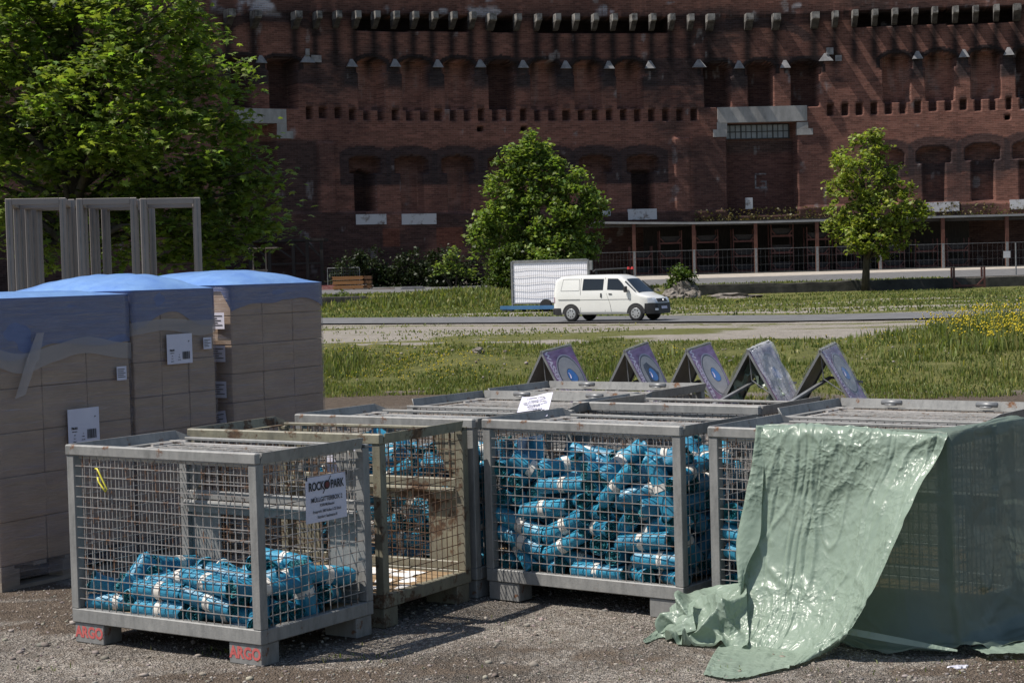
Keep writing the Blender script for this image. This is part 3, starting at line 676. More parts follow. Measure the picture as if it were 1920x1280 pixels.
# site fence panel
a_, b_ = at(614, 503, 132), at(674, 505, 132); z0 = up_z(a_.x, 132)
sf = empty('fence_panel', (a_.x, 132, z0), 0, 'single grey tube-framed site fence panel behind the timber stack', 'fence'); w = b_.x - a_.x; h = a_.z - z0
MB().tube([(0, 0, 0), (0, 0, h)], .035, 6).tube([(w, 0, 0), (w, 0, h)], .035, 6).tube([(0, 0, h), (w, 0, h)], .035, 6).tube([(0, 0, .2), (w, 0, .2)], .03, 6).build('frame', MT['zinc'], sf)
mb = MB()
for i in range(1, 14): mb.bar((w * i / 14, 0, .2), (w * i / 14, 0, h), .01)
for i in range(1, 6): mb.bar((0, 0, .2 + (h - .2) * i / 6), (w, 0, .2 + (h - .2) * i / 6), .014)
mb.build('wire_panel', MT['zinc'], sf)
wl = MB().box(0, 2.4, 0, .2, 0, 1.05).build('panel_wall', vmat('cream_panel', (.55, .52, .5), (.68, .66, .64), 1, .8)); p = at(318, 527, 60); wl.location = (p.x, 60, float(H(p.x, 60))); tag(wl, 'low pale panel half hidden under the maple behind the metal frames', 'panel')

# ================================================================== trees and shrubs
def rotmats(n, r, tilt):
    """random leaf orientations: normals mostly up, tilted"""
    yaw = r.uniform(0, 2 * np.pi, n); t = np.abs(r.normal(0, tilt, n)); ta = r.uniform(0, 2 * np.pi, n)
    nz = np.stack([np.sin(t) * np.cos(ta), np.sin(t) * np.sin(ta), np.cos(t)], -1)
    a = np.stack([np.cos(yaw), np.sin(yaw), np.zeros(n)], -1); a = a - nz * (a * nz).sum(-1, keepdims=True); a /= np.linalg.norm(a, axis=-1, keepdims=True)
    b_ = np.cross(nz, a); return np.stack([a, b_, nz], -1)
LEAF_Q = (np.array([[0, -.5, 0], [.36, -.05, .10], [0, .5, -.06], [-.36, -.05, .10]]), np.array([[0, 1, 2, 3]]))
def _maple():
    ang = np.array([-90, -62, -40, -14, 8, 32, 55, 72, 90, 108, 125, 148, 172, 194, 220, 242]) * np.pi / 180
    rad = np.array([.16, .34, .24, .48, .27, .55, .32, .36, .60, .36, .32, .55, .27, .48, .24, .34])
    P = np.stack([np.cos(ang) * rad, np.sin(ang) * rad, -.35 * rad ** 2 + .0 * rad], -1)
    V = np.vstack([[0, -.05, .05], P]); n = len(P)
    return V, np.array([[0, i + 1, (i + 1) % n + 1] for i in range(n)])
LEAF_M = _maple()
def leaves(name, centres, leaf, size, mat, parent, seed, tilt=.7, origin=(0, 0, 0), tint=.33):
    r = np.random.default_rng(seed); n = len(centres); V, F = leaf
    S = size * r.uniform(.65, 1.25, n); Rm = rotmats(n, r, tilt)
    P = np.einsum('nij,kj->nki', Rm, V) * S[:, None, None] + (np.asarray(centres) - np.asarray(origin))[:, None, :]
    FF = (F[None] + (np.arange(n) * len(V))[:, None, None]).reshape(-1, F.shape[1])
    cv = np.repeat(np.clip(r.normal(1, tint, (n, 1)), .4, 1.8) * np.array([[1, 1, 1]]) * np.stack([r.uniform(.85, 1.2, n), np.ones(n), r.uniform(.7, 1.1, n)], -1), len(V), axis=0)
    return link(name, npmesh(name, P.reshape(-1, 3), FF, False, cv), mat, parent)
def clumps(lobes, nclump, per, cr, seed, droop=0.35, shell=.62, flat=.55):
    """leaf points: lobes (centre, radius) carry clumps near their surface, each clump a flattish spray"""
    r = np.random.default_rng(seed); C = np.array([l[0] for l in lobes]); R = np.array([l[1] for l in lobes]); w = R ** 2 / (R ** 2).sum()
    k = r.choice(len(lobes), nclump, p=w); d = r.normal(0, 1, (nclump, 3)); d /= np.linalg.norm(d, axis=-1, keepdims=True)
    cc = C[k] + d * (R[k] * (shell + (1 - shell) * r.random(nclump) ** .6))[:, None]
    s_ = cr * r.uniform(.6, 1.4, nclump)
    off = r.normal(0, 1, (nclump, per, 3)); off[..., 2] *= flat
    off = off * s_[:, None, None] * .55
    out = d.copy(); out[:, 2] *= .3
    off = off + (np.linalg.norm(off[..., :2], axis=-1, keepdims=True) * np.array([0, 0, -1]) * droop)
    return (cc[:, None] + off).reshape(-1, 3), cc
MT['bark'] = vmat('bark', (.035, .028, .022), (.085, .07, .055), 6, .95, (1, 1, .3), bmp=.5)
MT['maple'] = leafmat('maple_leaf', (.115, .17, .04), (.205, .27, .075), .55, True)
MT['linden'] = leafmat('young_leaf', (.135, .20, .055), (.21, .28, .09), .42, True)
MT['linden2'] = leafmat('yellowish_leaf', (.175, .225, .05), (.265, .31, .085), .42, True)
MT['shrub'] = leafmat('shade_toned_shrub_leaf', (.012, .022, .008), (.028, .044, .014), .15, True)  # darkened leaf colour carries the shade the shrubs stand in
MT['bushleaf'] = leafmat('bush_leaf', (.05, .09, .018), (.09, .13, .028), .3, True)
def limbs(mb, base, targets, r0, seed, lead=None):
    r = random.Random(seed)
    for t in targets:
        t = Vector(t); a = Vector(base) + (lead * r.uniform(.25, .85) if lead else Vector()); m_ = a.lerp(t, .5) + Vector((r.uniform(-.2, .2), r.uniform(-.2, .2), (t - a).length * .10))
        mb.tube([a, a.lerp(m_, .5), m_, t], [r0, r0 * .75, r0 * .5, r0 * .12], 6, False)
def tree(label, base, depth_lobes, trunk, leaf, lsize, nclump, per, cr, mat, seed, tilt=.75, name='leafy_tree', group=None, shell=.62, droop=.35, nl=26):
    root = empty(name, base, 0, label, 'tree', group)
    pts, cc = clumps(depth_lobes, nclump, per, cr, seed, droop, shell)
    leaves('crown', pts, leaf, lsize, mat, root, seed + 1, tilt, base)
    mb = MB(); r = random.Random(seed); b0 = Vector(base); tp = [Vector(p) - b0 for p in trunk[0]]
    mb.tube(tp, trunk[1], 9)
    tg = [Vector(cc[i]) - b0 for i in r.sample(range(len(cc)), min(nl, len(cc)))]
    lead = tp[-1] - tp[1]
    for t in tg:
        f = min(max((t.z - tp[1].z) / max(lead.z, .1) * .75 - .15, .0), .95); a = tp[1] + lead * f
        m_ = a.lerp(t, .5) + Vector((0, 0, (t - a).length * .08)); rr = trunk[1][1] * (1 - f) * .55 + .012
        mb.tube([a, a.lerp(m_, .5), m_, t], [rr, rr * .75, rr * .5, rr * .15], 5, False)
    mb.build('trunk', MT['bark'], root, True)
    return root
def lobes_px(L, d, seed, dr=.8):
    r = random.Random(seed); out = []
    for px, py, rp in L:
        R = rp / FPX * d; q = at(px, py, d + r.uniform(-dr, dr) * R * 1.2); out.append((tuple(q), R))
    return out
# young tree in the middle
L = [(1001, 258, 20), (990, 292, 42), (955, 300, 25), (1010, 330, 58), (955, 355, 45), (1062, 335, 32), (1075, 375, 42), (1112, 385, 24), (925, 405, 30), (905, 440, 24), (960, 420, 58), (1020, 420, 70), (1085, 420, 42), (930, 468, 34), (985, 480, 50), (1050, 475, 55), (1095, 470, 28), (960, 515, 30)]
b0 = at(1002, 545, 112); b0.z = float(H(b0.x, 119)); lb = lobes_px(L, 119, 3)
b0 = Vector((at(1002, 545, 119).x, 119, float(H(at(1002, 545, 119).x, 119))))
tree('round bright green young tree in the middle behind the billboard', b0, lb, ([b0 - Vector((0, 0, .3)), b0 + Vector((.05, 0, 1.6)), b0 + Vector((-.1, 0, 5)), b0 + Vector((0, 0, 9.6))], [.26, .2, .13, .03]), LEAF_Q, .31, 560, 48, .50, MT['linden'], 11, shell=.55)
# young tree at the right
L = [(1612, 255, 16), (1640, 250, 12), (1600, 285, 34), (1640, 280, 24), (1575, 300, 16), (1660, 310, 22), (1610, 330, 44), (1570, 350, 20), (1655, 345, 30), (1690, 345, 24), (1600, 385, 46), (1650, 395, 46), (1562, 395, 16), (1700, 385, 30), (1725, 390, 16), (1580, 425, 32), (1630, 435, 44), (1685, 425, 38), (1600, 458, 22), (1660, 455, 26), (1720, 412, 16)]
b0 = Vector((at(1624, 541, 117.6).x, 117.8, float(H(at(1624, 541, 117.6).x, 117.8)) + .05)); lb = lobes_px(L, 117.8, 5)
tree('slim yellow-green young tree with a dark bare trunk on the low wall', b0, lb, ([b0, b0 + Vector((.1, 0, 2.0)), b0 + Vector((.35, 0, 4.2)), b0 + Vector((.3, 0, 9.8))], [.30, .22, .16, .03]), LEAF_Q, .30, 300, 34, .40, MT['linden2'], 23, shell=.45)
# the big maple on the left
d = 34
L = [(60, 60, 130), (180, 40, 110), (290, 20, 95), (60, 190, 140), (190, 180, 130), (300, 130, 100), (400, 110, 58), (345, 70, 70), (50, 320, 130), (180, 310, 130), (300, 270, 115), (400, 240, 85), (455, 215, 48), (470, 330, 55), (400, 350, 90), (300, 390, 90), (370, 430, 80), (440, 420, 60), (505, 400, 38), (540, 375, 18), (200, 430, 90), (60, 430, 90), (450, 160, 22), (-60, 200, 160), (380, 478, 35), (-60, 30, 120), (120, -40, 120)]
lb = lobes_px(L, d, 9, .9)
b0 = Vector((at(150, 800, d).x, d, 0))
b0.z = float(H(b0.x, d))
tree('large leafy maple filling the left of the scene behind the metal frames', b0, lb, ([b0 - Vector((0, 0, .2)), b0 + Vector((0, 0, 2.2)), b0 + Vector((.15, 0, 4.5)), b0 + Vector((.3, .1, 8))], [.26, .20, .15, .05]), LEAF_M, .17, 1150, 26, .34, MT['maple'], 31, tilt=.55, name='maple_tree', shell=.45, droop=.5, nl=60)
# shrubs
def shrub(label, L, d, lsize, ncl, per, cr, mat, seed, name='shrub', group=None, leaf=LEAF_Q, base_px=None, tilt=.8):
    lb = lobes_px(L, d, seed); x = sum(c[0][0] for c in lb) / len(lb); b0 = Vector((x, d, float(H(x, d))))
    root = empty(name, b0, 0, label, 'shrub', group); pts, cc = clumps(lb, ncl, per, cr, seed, .3, .3)
    pts[:, 2] = np.maximum(pts[:, 2], b0.z + .03)
    leaves('foliage', pts, leaf, lsize, mat, root, seed, tilt, b0)
    mb = MB(); r = random.Random(seed)
    for c in r.sample(list(range(len(cc))), min(9, len(cc))):
        t = Vector(cc[c]) - b0; t.z = max(t.z, .1); s_ = Vector((t.x * .25, t.y * .25, 0)); mb.tube([s_, s_.lerp(t, .55) + Vector((0, 0, .1)), t], [.035, .024, .006], 5, False)
    mb.build('stems', MT['bark'], root); return root
shrub('small rounded green bush growing on the rubble beside the stone wall', [(1272, 518, 20), (1255, 525, 12), (1290, 522, 14), (1275, 508, 12), (1268, 535, 12)], 109, .20, 70, 26, .30, MT['bushleaf'], 41, 'bush')
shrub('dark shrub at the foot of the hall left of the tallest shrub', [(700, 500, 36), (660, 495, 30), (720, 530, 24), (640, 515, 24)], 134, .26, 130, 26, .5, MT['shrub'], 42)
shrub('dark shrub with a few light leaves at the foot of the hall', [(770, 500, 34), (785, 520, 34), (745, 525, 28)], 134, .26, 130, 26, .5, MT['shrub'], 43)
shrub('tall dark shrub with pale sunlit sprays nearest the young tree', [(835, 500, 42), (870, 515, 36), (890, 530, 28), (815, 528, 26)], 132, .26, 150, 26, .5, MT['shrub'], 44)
shrub('light green sapling standing out before the dark shrubs', [(842, 482, 12), (828, 500, 12), (862, 505, 10), (880, 512, 9), (850, 470, 7)], 128.6, .30, 26, 18, .35, MT['linden'], 47)
shrub('grey-green bush at the foot of the middle young tree', [(945, 500, 30), (930, 528, 20), (962, 530, 24), (948, 470, 18)], 117.5, .22, 120, 30, .42, MT['bushleaf'], 45)
shrub('low brownish bush on the broken wall beside the wrapped cartons', [(640, 558, 14), (622, 562, 12), (668, 562, 8)], 116.4, .2, 50, 22, .28, MT['bushleaf'], 46)
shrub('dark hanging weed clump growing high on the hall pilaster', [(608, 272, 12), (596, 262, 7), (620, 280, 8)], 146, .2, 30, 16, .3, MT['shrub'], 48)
# weeds on the ledge above the shed
r = np.random.default_rng(5); P = []
for _ in range(900):
    px = r.choice([r.uniform(1300, 1560), r.uniform(1640, 1920)], p=[.6, .4]); base = 415 - (px - 1300) * .024
    s_, z_ = sz(px, base - r.random() ** 2 * 22); P.append(np.array(wp(s_, z_, .45 + r.random() * .5)))
tag(leaves('ledge_weeds', np.array(P), LEAF_Q, .26, leafmat('dry_weed', (.06, .06, .02), (.14, .12, .055), .2, True), None, 8, 1.2), 'dry weeds and grass growing along the ledge above the shed roof', 'weeds', kind='stuff')

# ================================================================== grass and wild flowers
MT['grass'] = leafmat('grass_blade', (.115, .15, .042), (.19, .22, .075), .38, True)
MT['flower'] = vmat('yellow_petal', (.55, .42, .01), (.65, .52, .02), 30, .6)
def blades(name, x, y, h, w, seed, label, mat=None, lean=.35, cat='grass'):
    r = np.random.default_rng(seed); n = len(x); z = H(x, y)
    a = r.uniform(0, 2 * np.pi, n); c, s_ = np.cos(a), np.sin(a); la = r.uniform(0, 2 * np.pi, n); ll = np.abs(r.normal(0, lean, n)) * h
    bx, by = np.cos(la) * ll, np.sin(la) * ll
    V = np.zeros((n, 5, 3)); V[:, 0] = np.stack([x - c * w, y - s_ * w, z - .01], -1); V[:, 1] = np.stack([x + c * w, y + s_ * w, z - .01], -1)
    V[:, 2] = np.stack([x + bx * .35 + c * w * .8, y + by * .35 + s_ * w * .8, z + h * .55], -1); V[:, 3] = np.stack([x + bx * .35 - c * w * .8, y + by * .35 - s_ * w * .8, z + h * .55], -1)
    V[:, 4] = np.stack([x + bx, y + by, z + h * (1 - .3 * ll / np.maximum(h, .01))], -1)
    i = np.arange(n)[:, None] * 5
    F = np.concatenate([i + np.array([[0, 1, 2]]), i + np.array([[0, 2, 3]]), i + np.array([[3, 2, 4]])])
    dry = (r.random(n) < .26)[:, None]
    cv = np.where(dry, np.array([[1.6, 1.25, 1.3]]), np.array([[1, 1, 1]])) * np.clip(r.normal(1, .28, (n, 1)), .4, 1.7)
    return tag(link(name, npmesh(name, V.reshape(-1, 3), F, False, np.repeat(cv, 5, 0)), mat or MT['grass']), label, cat, kind='stuff')
r = np.random.default_rng(12)
def pick(n, y0, y1, fx=.30, pw=1.0, thr=None, sc_=(1, 1), seed=0):
    y = y0 + (y1 - y0) * r.random(n) ** pw; x = (r.random(n) * 2 - 1) * fx * y + .3
    if thr is not None:
        k = fbm(x * sc_[0], y * sc_[1], seed) + r.normal(0, .05, n) > thr; x, y = x[k], y[k]
    return x, y
x, y = pick(105000, 26.2, 32.2, thr=.44, sc_=(.9, .7), seed=61); y = y - shift(x) * (1 - (y - 26.2) / 6); h = np.clip(r.lognormal(-2.95, .45, len(x)), .02, .22) * (.6 + 1.2 * sm(.45, .68, fbm(x * .7, y * .7, 62))) * (1 - .55 * sm(29, 31, y))
blades('bank_grass', x, y, h, .009, 1, 'wild grass covering the low bank behind the mesh boxes')
x, y = pick(26000, 25.3, 27.2, thr=.42, sc_=(1.2, 1), seed=63); y = y - shift(x); blades('bank_edge_grass', x, y, np.clip(r.lognormal(-3.1, .4, len(x)), .02, .12), .008, 2, 'short trodden grass along the front edge of the bank')
# tall weeds: clumps of stems with leaves
def weeds(name, cx, cy, hh, seed, label, flower=0.0, spread=.12, per=16):
    rr = np.random.default_rng(seed); n = len(cx)
    X = np.repeat(cx, per) + rr.normal(0, spread, n * per); Y = np.repeat(cy, per) + rr.normal(0, spread, n * per); h = np.repeat(hh, per) * rr.uniform(.45, 1.1, n * per)
    blades(name, X, Y, h, .012, seed + 1, label, None, .40, 'weeds')
    return X, Y, h
cx = np.concatenate([r.uniform(-3.2, 9, 150), r.normal(8.0, 1.0, 150), r.uniform(6.8, 9.8, 190)]); cy = np.concatenate([r.uniform(27.2, 31.6, 150), r.uniform(28, 31.8, 150), r.uniform(28.5, 32, 190)])
cy = cy - shift(cx) * (1 - sm(26, 31.5, cy))
hh = np.where(cx > 5.8, .14 + .40 * sm(6.0, 9.0, cx) * r.uniform(.5, 1.25, len(cx)), np.where(r.random(len(cx)) < .12, r.uniform(.12, .26, len(cx)), r.uniform(.03, .12, len(cx))))
WX, WY, WH = weeds('tall_weeds', cx, cy, hh, 71, 'tall green weeds growing along the bank, highest at the far right')
def flowers(name, x, y, z, size, seed, label):
    rr = np.random.default_rng(seed); n = len(x)
    V0 = np.array([[-1, 0, 0], [0, -1, .3], [1, 0, 0], [0, 1, .3], [0, 0, -.8], [0, 0, .9]]) * .5
    F0 = np.array([[0, 1, 5], [1, 2, 5], [2, 3, 5], [3, 0, 5], [1, 0, 4], [2, 1, 4], [3, 2, 4], [0, 3, 4]])
    V = V0[None] * (size * rr.uniform(.6, 1.3, n))[:, None, None] + np.stack([x, y, z], -1)[:, None]
    return tag(link(name, npmesh(name, V.reshape(-1, 3), (F0[None] + (np.arange(n) * 6)[:, None, None]).reshape(-1, 3)), MT['flower']), label, 'flowers', kind='stuff')
k = ((WX > 6.2) & (r.random(len(WX)) < .17)) & (WH > .27); k2 = (np.abs(WX - 4.95) < .25) & (WY < 29.5)
fx_ = np.concatenate([np.repeat(WX[k], 3) + r.normal(0, .035, 3 * k.sum())]); fy_ = np.repeat(WY[k], 3) + r.normal(0, .03, 3 * k.sum()); fz_ = H(fx_, fy_) + np.repeat(WH[k], 3) * r.uniform(.78, 1.02, 3 * k.sum())
flowers('rape_flowers', fx_, fy_, fz_, .033, 81, 'yellow blossom on the tall weeds at the far right')
n = 900; x = np.concatenate([r.normal(-1.9, .9, n // 2), r.uniform(-3, 7, n // 2)]); y = np.concatenate([r.normal(28.2, .7, n // 2), r.uniform(26.6, 31.5, n // 2)])
kk = fbm(x * 1.3, y * 1.1, 91) > .48; x, y = x[kk], y[kk]; flowers('meadow_flowers', x, y, H(x, y) + r.uniform(.05, .22, len(x)), .022, 82, 'small yellow flowers dotted over the grassy bank')
# distant low grass
x, y = pick(24000, 46, 70, .31, 1.2, .58, (.10, .22), 5); blades('field_grass', x, y, np.clip(r.lognormal(-3.0, .4, len(x)), .02, .12), .025, 5, 'sparse short grass on the gravel field before the road')
x, y = pick(60000, 70, 114.5, .31, .8, None)
k = (y > np.where(x < 11, 82.8 + (x + 8.45) * -.76, 68)); x, y = x[k], y[k]; k = fbm(x * .12, y * .3, 15) + r.normal(0, .06, len(x)) < .52; x, y = x[k], y[k]
blades('verge_grass', x, y, np.clip(r.lognormal(-2.5, .4, len(x)), .04, .25), .04, 6, 'grass strip between the road and the low wall')
x = r.normal(-3.0, 4.2, 9000); y = r.uniform(99, 114.6, 9000); blades('mound_grass', x, y, np.clip(r.lognormal(-1.5, .4, 9000), .08, .55), .05, 7, 'long grass on the mound leaning against the low wall')
x = r.uniform(-14, 30, 6000); y = wall_y(x) + r.uniform(.6, 4.5, 6000); blades('wall_top_grass', x, y, np.clip(r.lognormal(-2.0, .4, 6000), .05, .3), .05, 8, 'strip of grass on top of the low wall beside the rear road')
gx = np.concatenate([r.normal(-1.35, .12, 60), r.normal(.95, .25, 90), r.normal(-.75, .1, 40), r.normal(1.6, .4, 60), r.uniform(-2.4, 2.4, 90)]); gy = np.concatenate([r.normal(8.25, .05, 60), r.normal(7.85, .12, 90), r.normal(8.05, .05, 40), r.normal(7.7, .15, 60), r.uniform(7.2, 9.2, 90)])
kk = ~((gx > .3) & (gx < 2.4) & (gy > 7.7)); gx, gy = gx[kk], gy[kk]
blades('yard_weeds', gx, gy, np.clip(r.lognormal(-4.1, .4, len(gx)), .006, .035), .003, 14, 'tiny weed sprigs growing out of the gravel in the foreground', cat='weeds', lean=.8)
pt = np.stack([r.uniform(-2.6, 2.8, 260), r.uniform(6.9, 11, 260), np.zeros(260)], -1); pt = pt[~((pt[:, 0] > .3) & (pt[:, 0] < 2.4) & (pt[:, 1] > 7.6))]; pt[:, 2] = H(pt[:, 0], pt[:, 1]) + .004
o = scatter_stones('larger_stones', pt, np.clip(r.lognormal(-4.35, .35, len(pt)), .008, .03), MT['pebble'], 6); tag(o, 'larger pale stones lying here and there on the gravel yard', 'stones')
# litter-like pale stones on the bank
pt = np.stack([r.uniform(-3.5, 7, 500), r.uniform(25.8, 31, 500), np.zeros(500)], -1); pt[:, 2] = H(pt[:, 0], pt[:, 1]) + .02
o = scatter_stones('bank_stones', pt, np.clip(r.lognormal(-4.5, .5, 500), .006, .035), MT['pebble'], 4); tag(o, 'pale stones and bits of rubble lying in the bank grass', 'stones')
o = lump('boulder', at(897, 660, 29.6), (.10, .08, .07), MT['rubble'], 55, 'single grey stone lying on the grassy bank', 'stone', .4); o.location.z = float(H(o.location.x, o.location.y)) + .04

SIM_FEW = '[[0.235,-0.137,0.043,0.564,0.627,0.328,0.426,1.01,1.032],[-0.025,-0.052,0.044,0.671,-0.694,-0.134,-0.224,1.022,1.046],[0.422,-0.03,0.039,0.704,0.243,0.664,-0.063,1.059,0.928],[0.226,0.013,0.08,0.412,-0.715,-0.426,-0.372,0.923,1.026],[-0.222,-0.096,0.046,0.621,0.638,-0.305,0.339,1.008,1.088],[0.391,-0.111,0.047,0.073,0.667,-0.235,0.703,0.976,1.12],[0.101,-0.226,0.039,0.219,0.037,-0.706,-0.672,0.978,0.934],[-0.099,0.129,0.04,0.701,-0.646,0.287,-0.091,0.92,0.962],[0.043,-0.204,0.111,0.1,-0.521,-0.196,-0.825,0.935,1.046],[0.054,0.162,0.084,0.148,-0.786,0.16,-0.579,1.072,0.944],[0.175,0.285,0.042,0.589,0.104,0.699,0.391,1.032,1.009],[-0.023,0.335,0.04,0.593,-0.385,0.593,-0.385,1.004,0.963],[-0.129,-0.138,0.057,0.039,-0.016,-0.743,-0.668,0.999,1.091],[-0.226,0.227,0.045,0.57,-0.289,-0.645,0.418,0.972,1.075],[-0.094,-0.022,0.127,0.128,-0.047,-0.63,0.765,0.969,1.04],[-0.313,0.335,0.04,0.092,-0.701,0.092,-0.701,0.957,0.951],[0.403,0.174,0.04,0.257,0.655,-0.266,0.659,1.108,0.959],[0.085,-0.004,0.087,0.528,-0.799,0.271,0.1,0.928,1.113],[-0.436,-0.014,0.04,0.632,0.321,-0.63,-0.316,0.979,0.955],[-0.304,0.121,0.041,0.547,-0.381,-0.596,0.448,1.043,0.976],[0.3,-0.268,0.04,0.703,-0.09,0.701,-0.079,0.932,0.955],[0.462,-0.243,0.089,0.534,0.428,0.706,-0.181,1.116,1.051],[0.291,0.167,0.08,0.592,0.621,0.511,0.058,1.102,1.06],[0.059,0.288,0.12,0.121,0.706,0.123,-0.687,0.984,1.12],[-0.076,-0.33,0.045,0.472,0.526,0.472,0.526,1.061,1.079],[-0.269,0.07,0.109,0.16,-0.666,-0.318,0.655,1.003,1.078],[0.232,-0.335,0.106,0.13,0.637,-0.11,-0.752,1.042,0.936],[-0.48,-0.221,0.086,0.482,0.52,0.195,-0.677,0.998,1.067],[-0.005,-0.025,0.129,0.332,-0.483,-0.526,-0.616,1.04,1.016],[-0.432,-0.288,0.039,0.692,0.385,-0.593,-0.147,0.971,0.922],[0.48,0.237,0.065,0.054,0.364,-0.519,0.771,1.052,1.008],[0.423,0.128,0.125,0.601,0.677,-0.295,0.305,1.081,1.103],[0.336,0.107,0.152,0.584,-0.453,-0.409,-0.535,1.019,1.087],[0.155,0.009,0.142,0.318,0.12,-0.517,0.786,0.954,1.01],[0.295,-0.119,0.149,0.332,-0.605,-0.104,-0.716,0.983,1.088],[-0.352,-0.173,0.086,0.531,-0.782,0.325,-0.035,0.928,1.062],[0.262,-0.217,0.201,0.235,-0.693,0.267,-0.628,0.925,1.086],[-0.222,0.253,0.133,0.37,0.661,-0.157,0.634,1.046,1.051],[0.25,-0.262,0.131,0.447,0.571,0.463,0.51,0.956,0.922],[0.224,-0.321,0.19,0.634,0.234,0.723,0.142,1.059,1.024],[-0.533,-0.067,0.109,0.897,-0.412,0.068,0.148,0.937,1.107],[-0.463,0.246,0.07,0.773,0.319,0.521,-0.171,0.995,1.034],[-0.081,-0.335,0.131,0.298,-0.641,0.298,-0.641,1.05,0.961],[0.509,0.166,0.172,0.404,0.219,-0.603,0.652,1.1,1.116],[-0.27,-0.224,0.112,0.652,-0.544,-0.345,-0.4,0.99,0.937],[0.534,-0.013,0.134,0.702,0.104,-0.103,0.697,0.926,1.082],[-0.303,-0.034,0.12,0.0,-0.62,-0.189,-0.761,0.948,0.95],[0.134,0.1,0.193,0.237,0.223,-0.761,-0.561,1.11,0.937],[-0.491,0.1,0.085,0.363,-0.215,-0.795,-0.436,1.025,1.089],[-0.33,0.232,0.133,0.727,0.562,0.338,0.202,0.962,1.09],[0.35,0.331,0.13,0.712,-0.034,0.7,-0.035,1.021,1.041],[0.166,0.276,0.203,0.521,0.475,-0.49,-0.513,1.033,1.018],[0.485,-0.224,0.176,0.185,0.448,0.52,-0.703,1.105,0.974],[-0.539,0.226,0.143,0.469,0.413,0.515,-0.586,1.015,0.983],[0.208,0.124,0.17,0.38,0.562,-0.228,0.698,1.076,0.925],[-0.08,-0.213,0.17,0.78,-0.064,0.601,0.16,1.044,0.941]]'
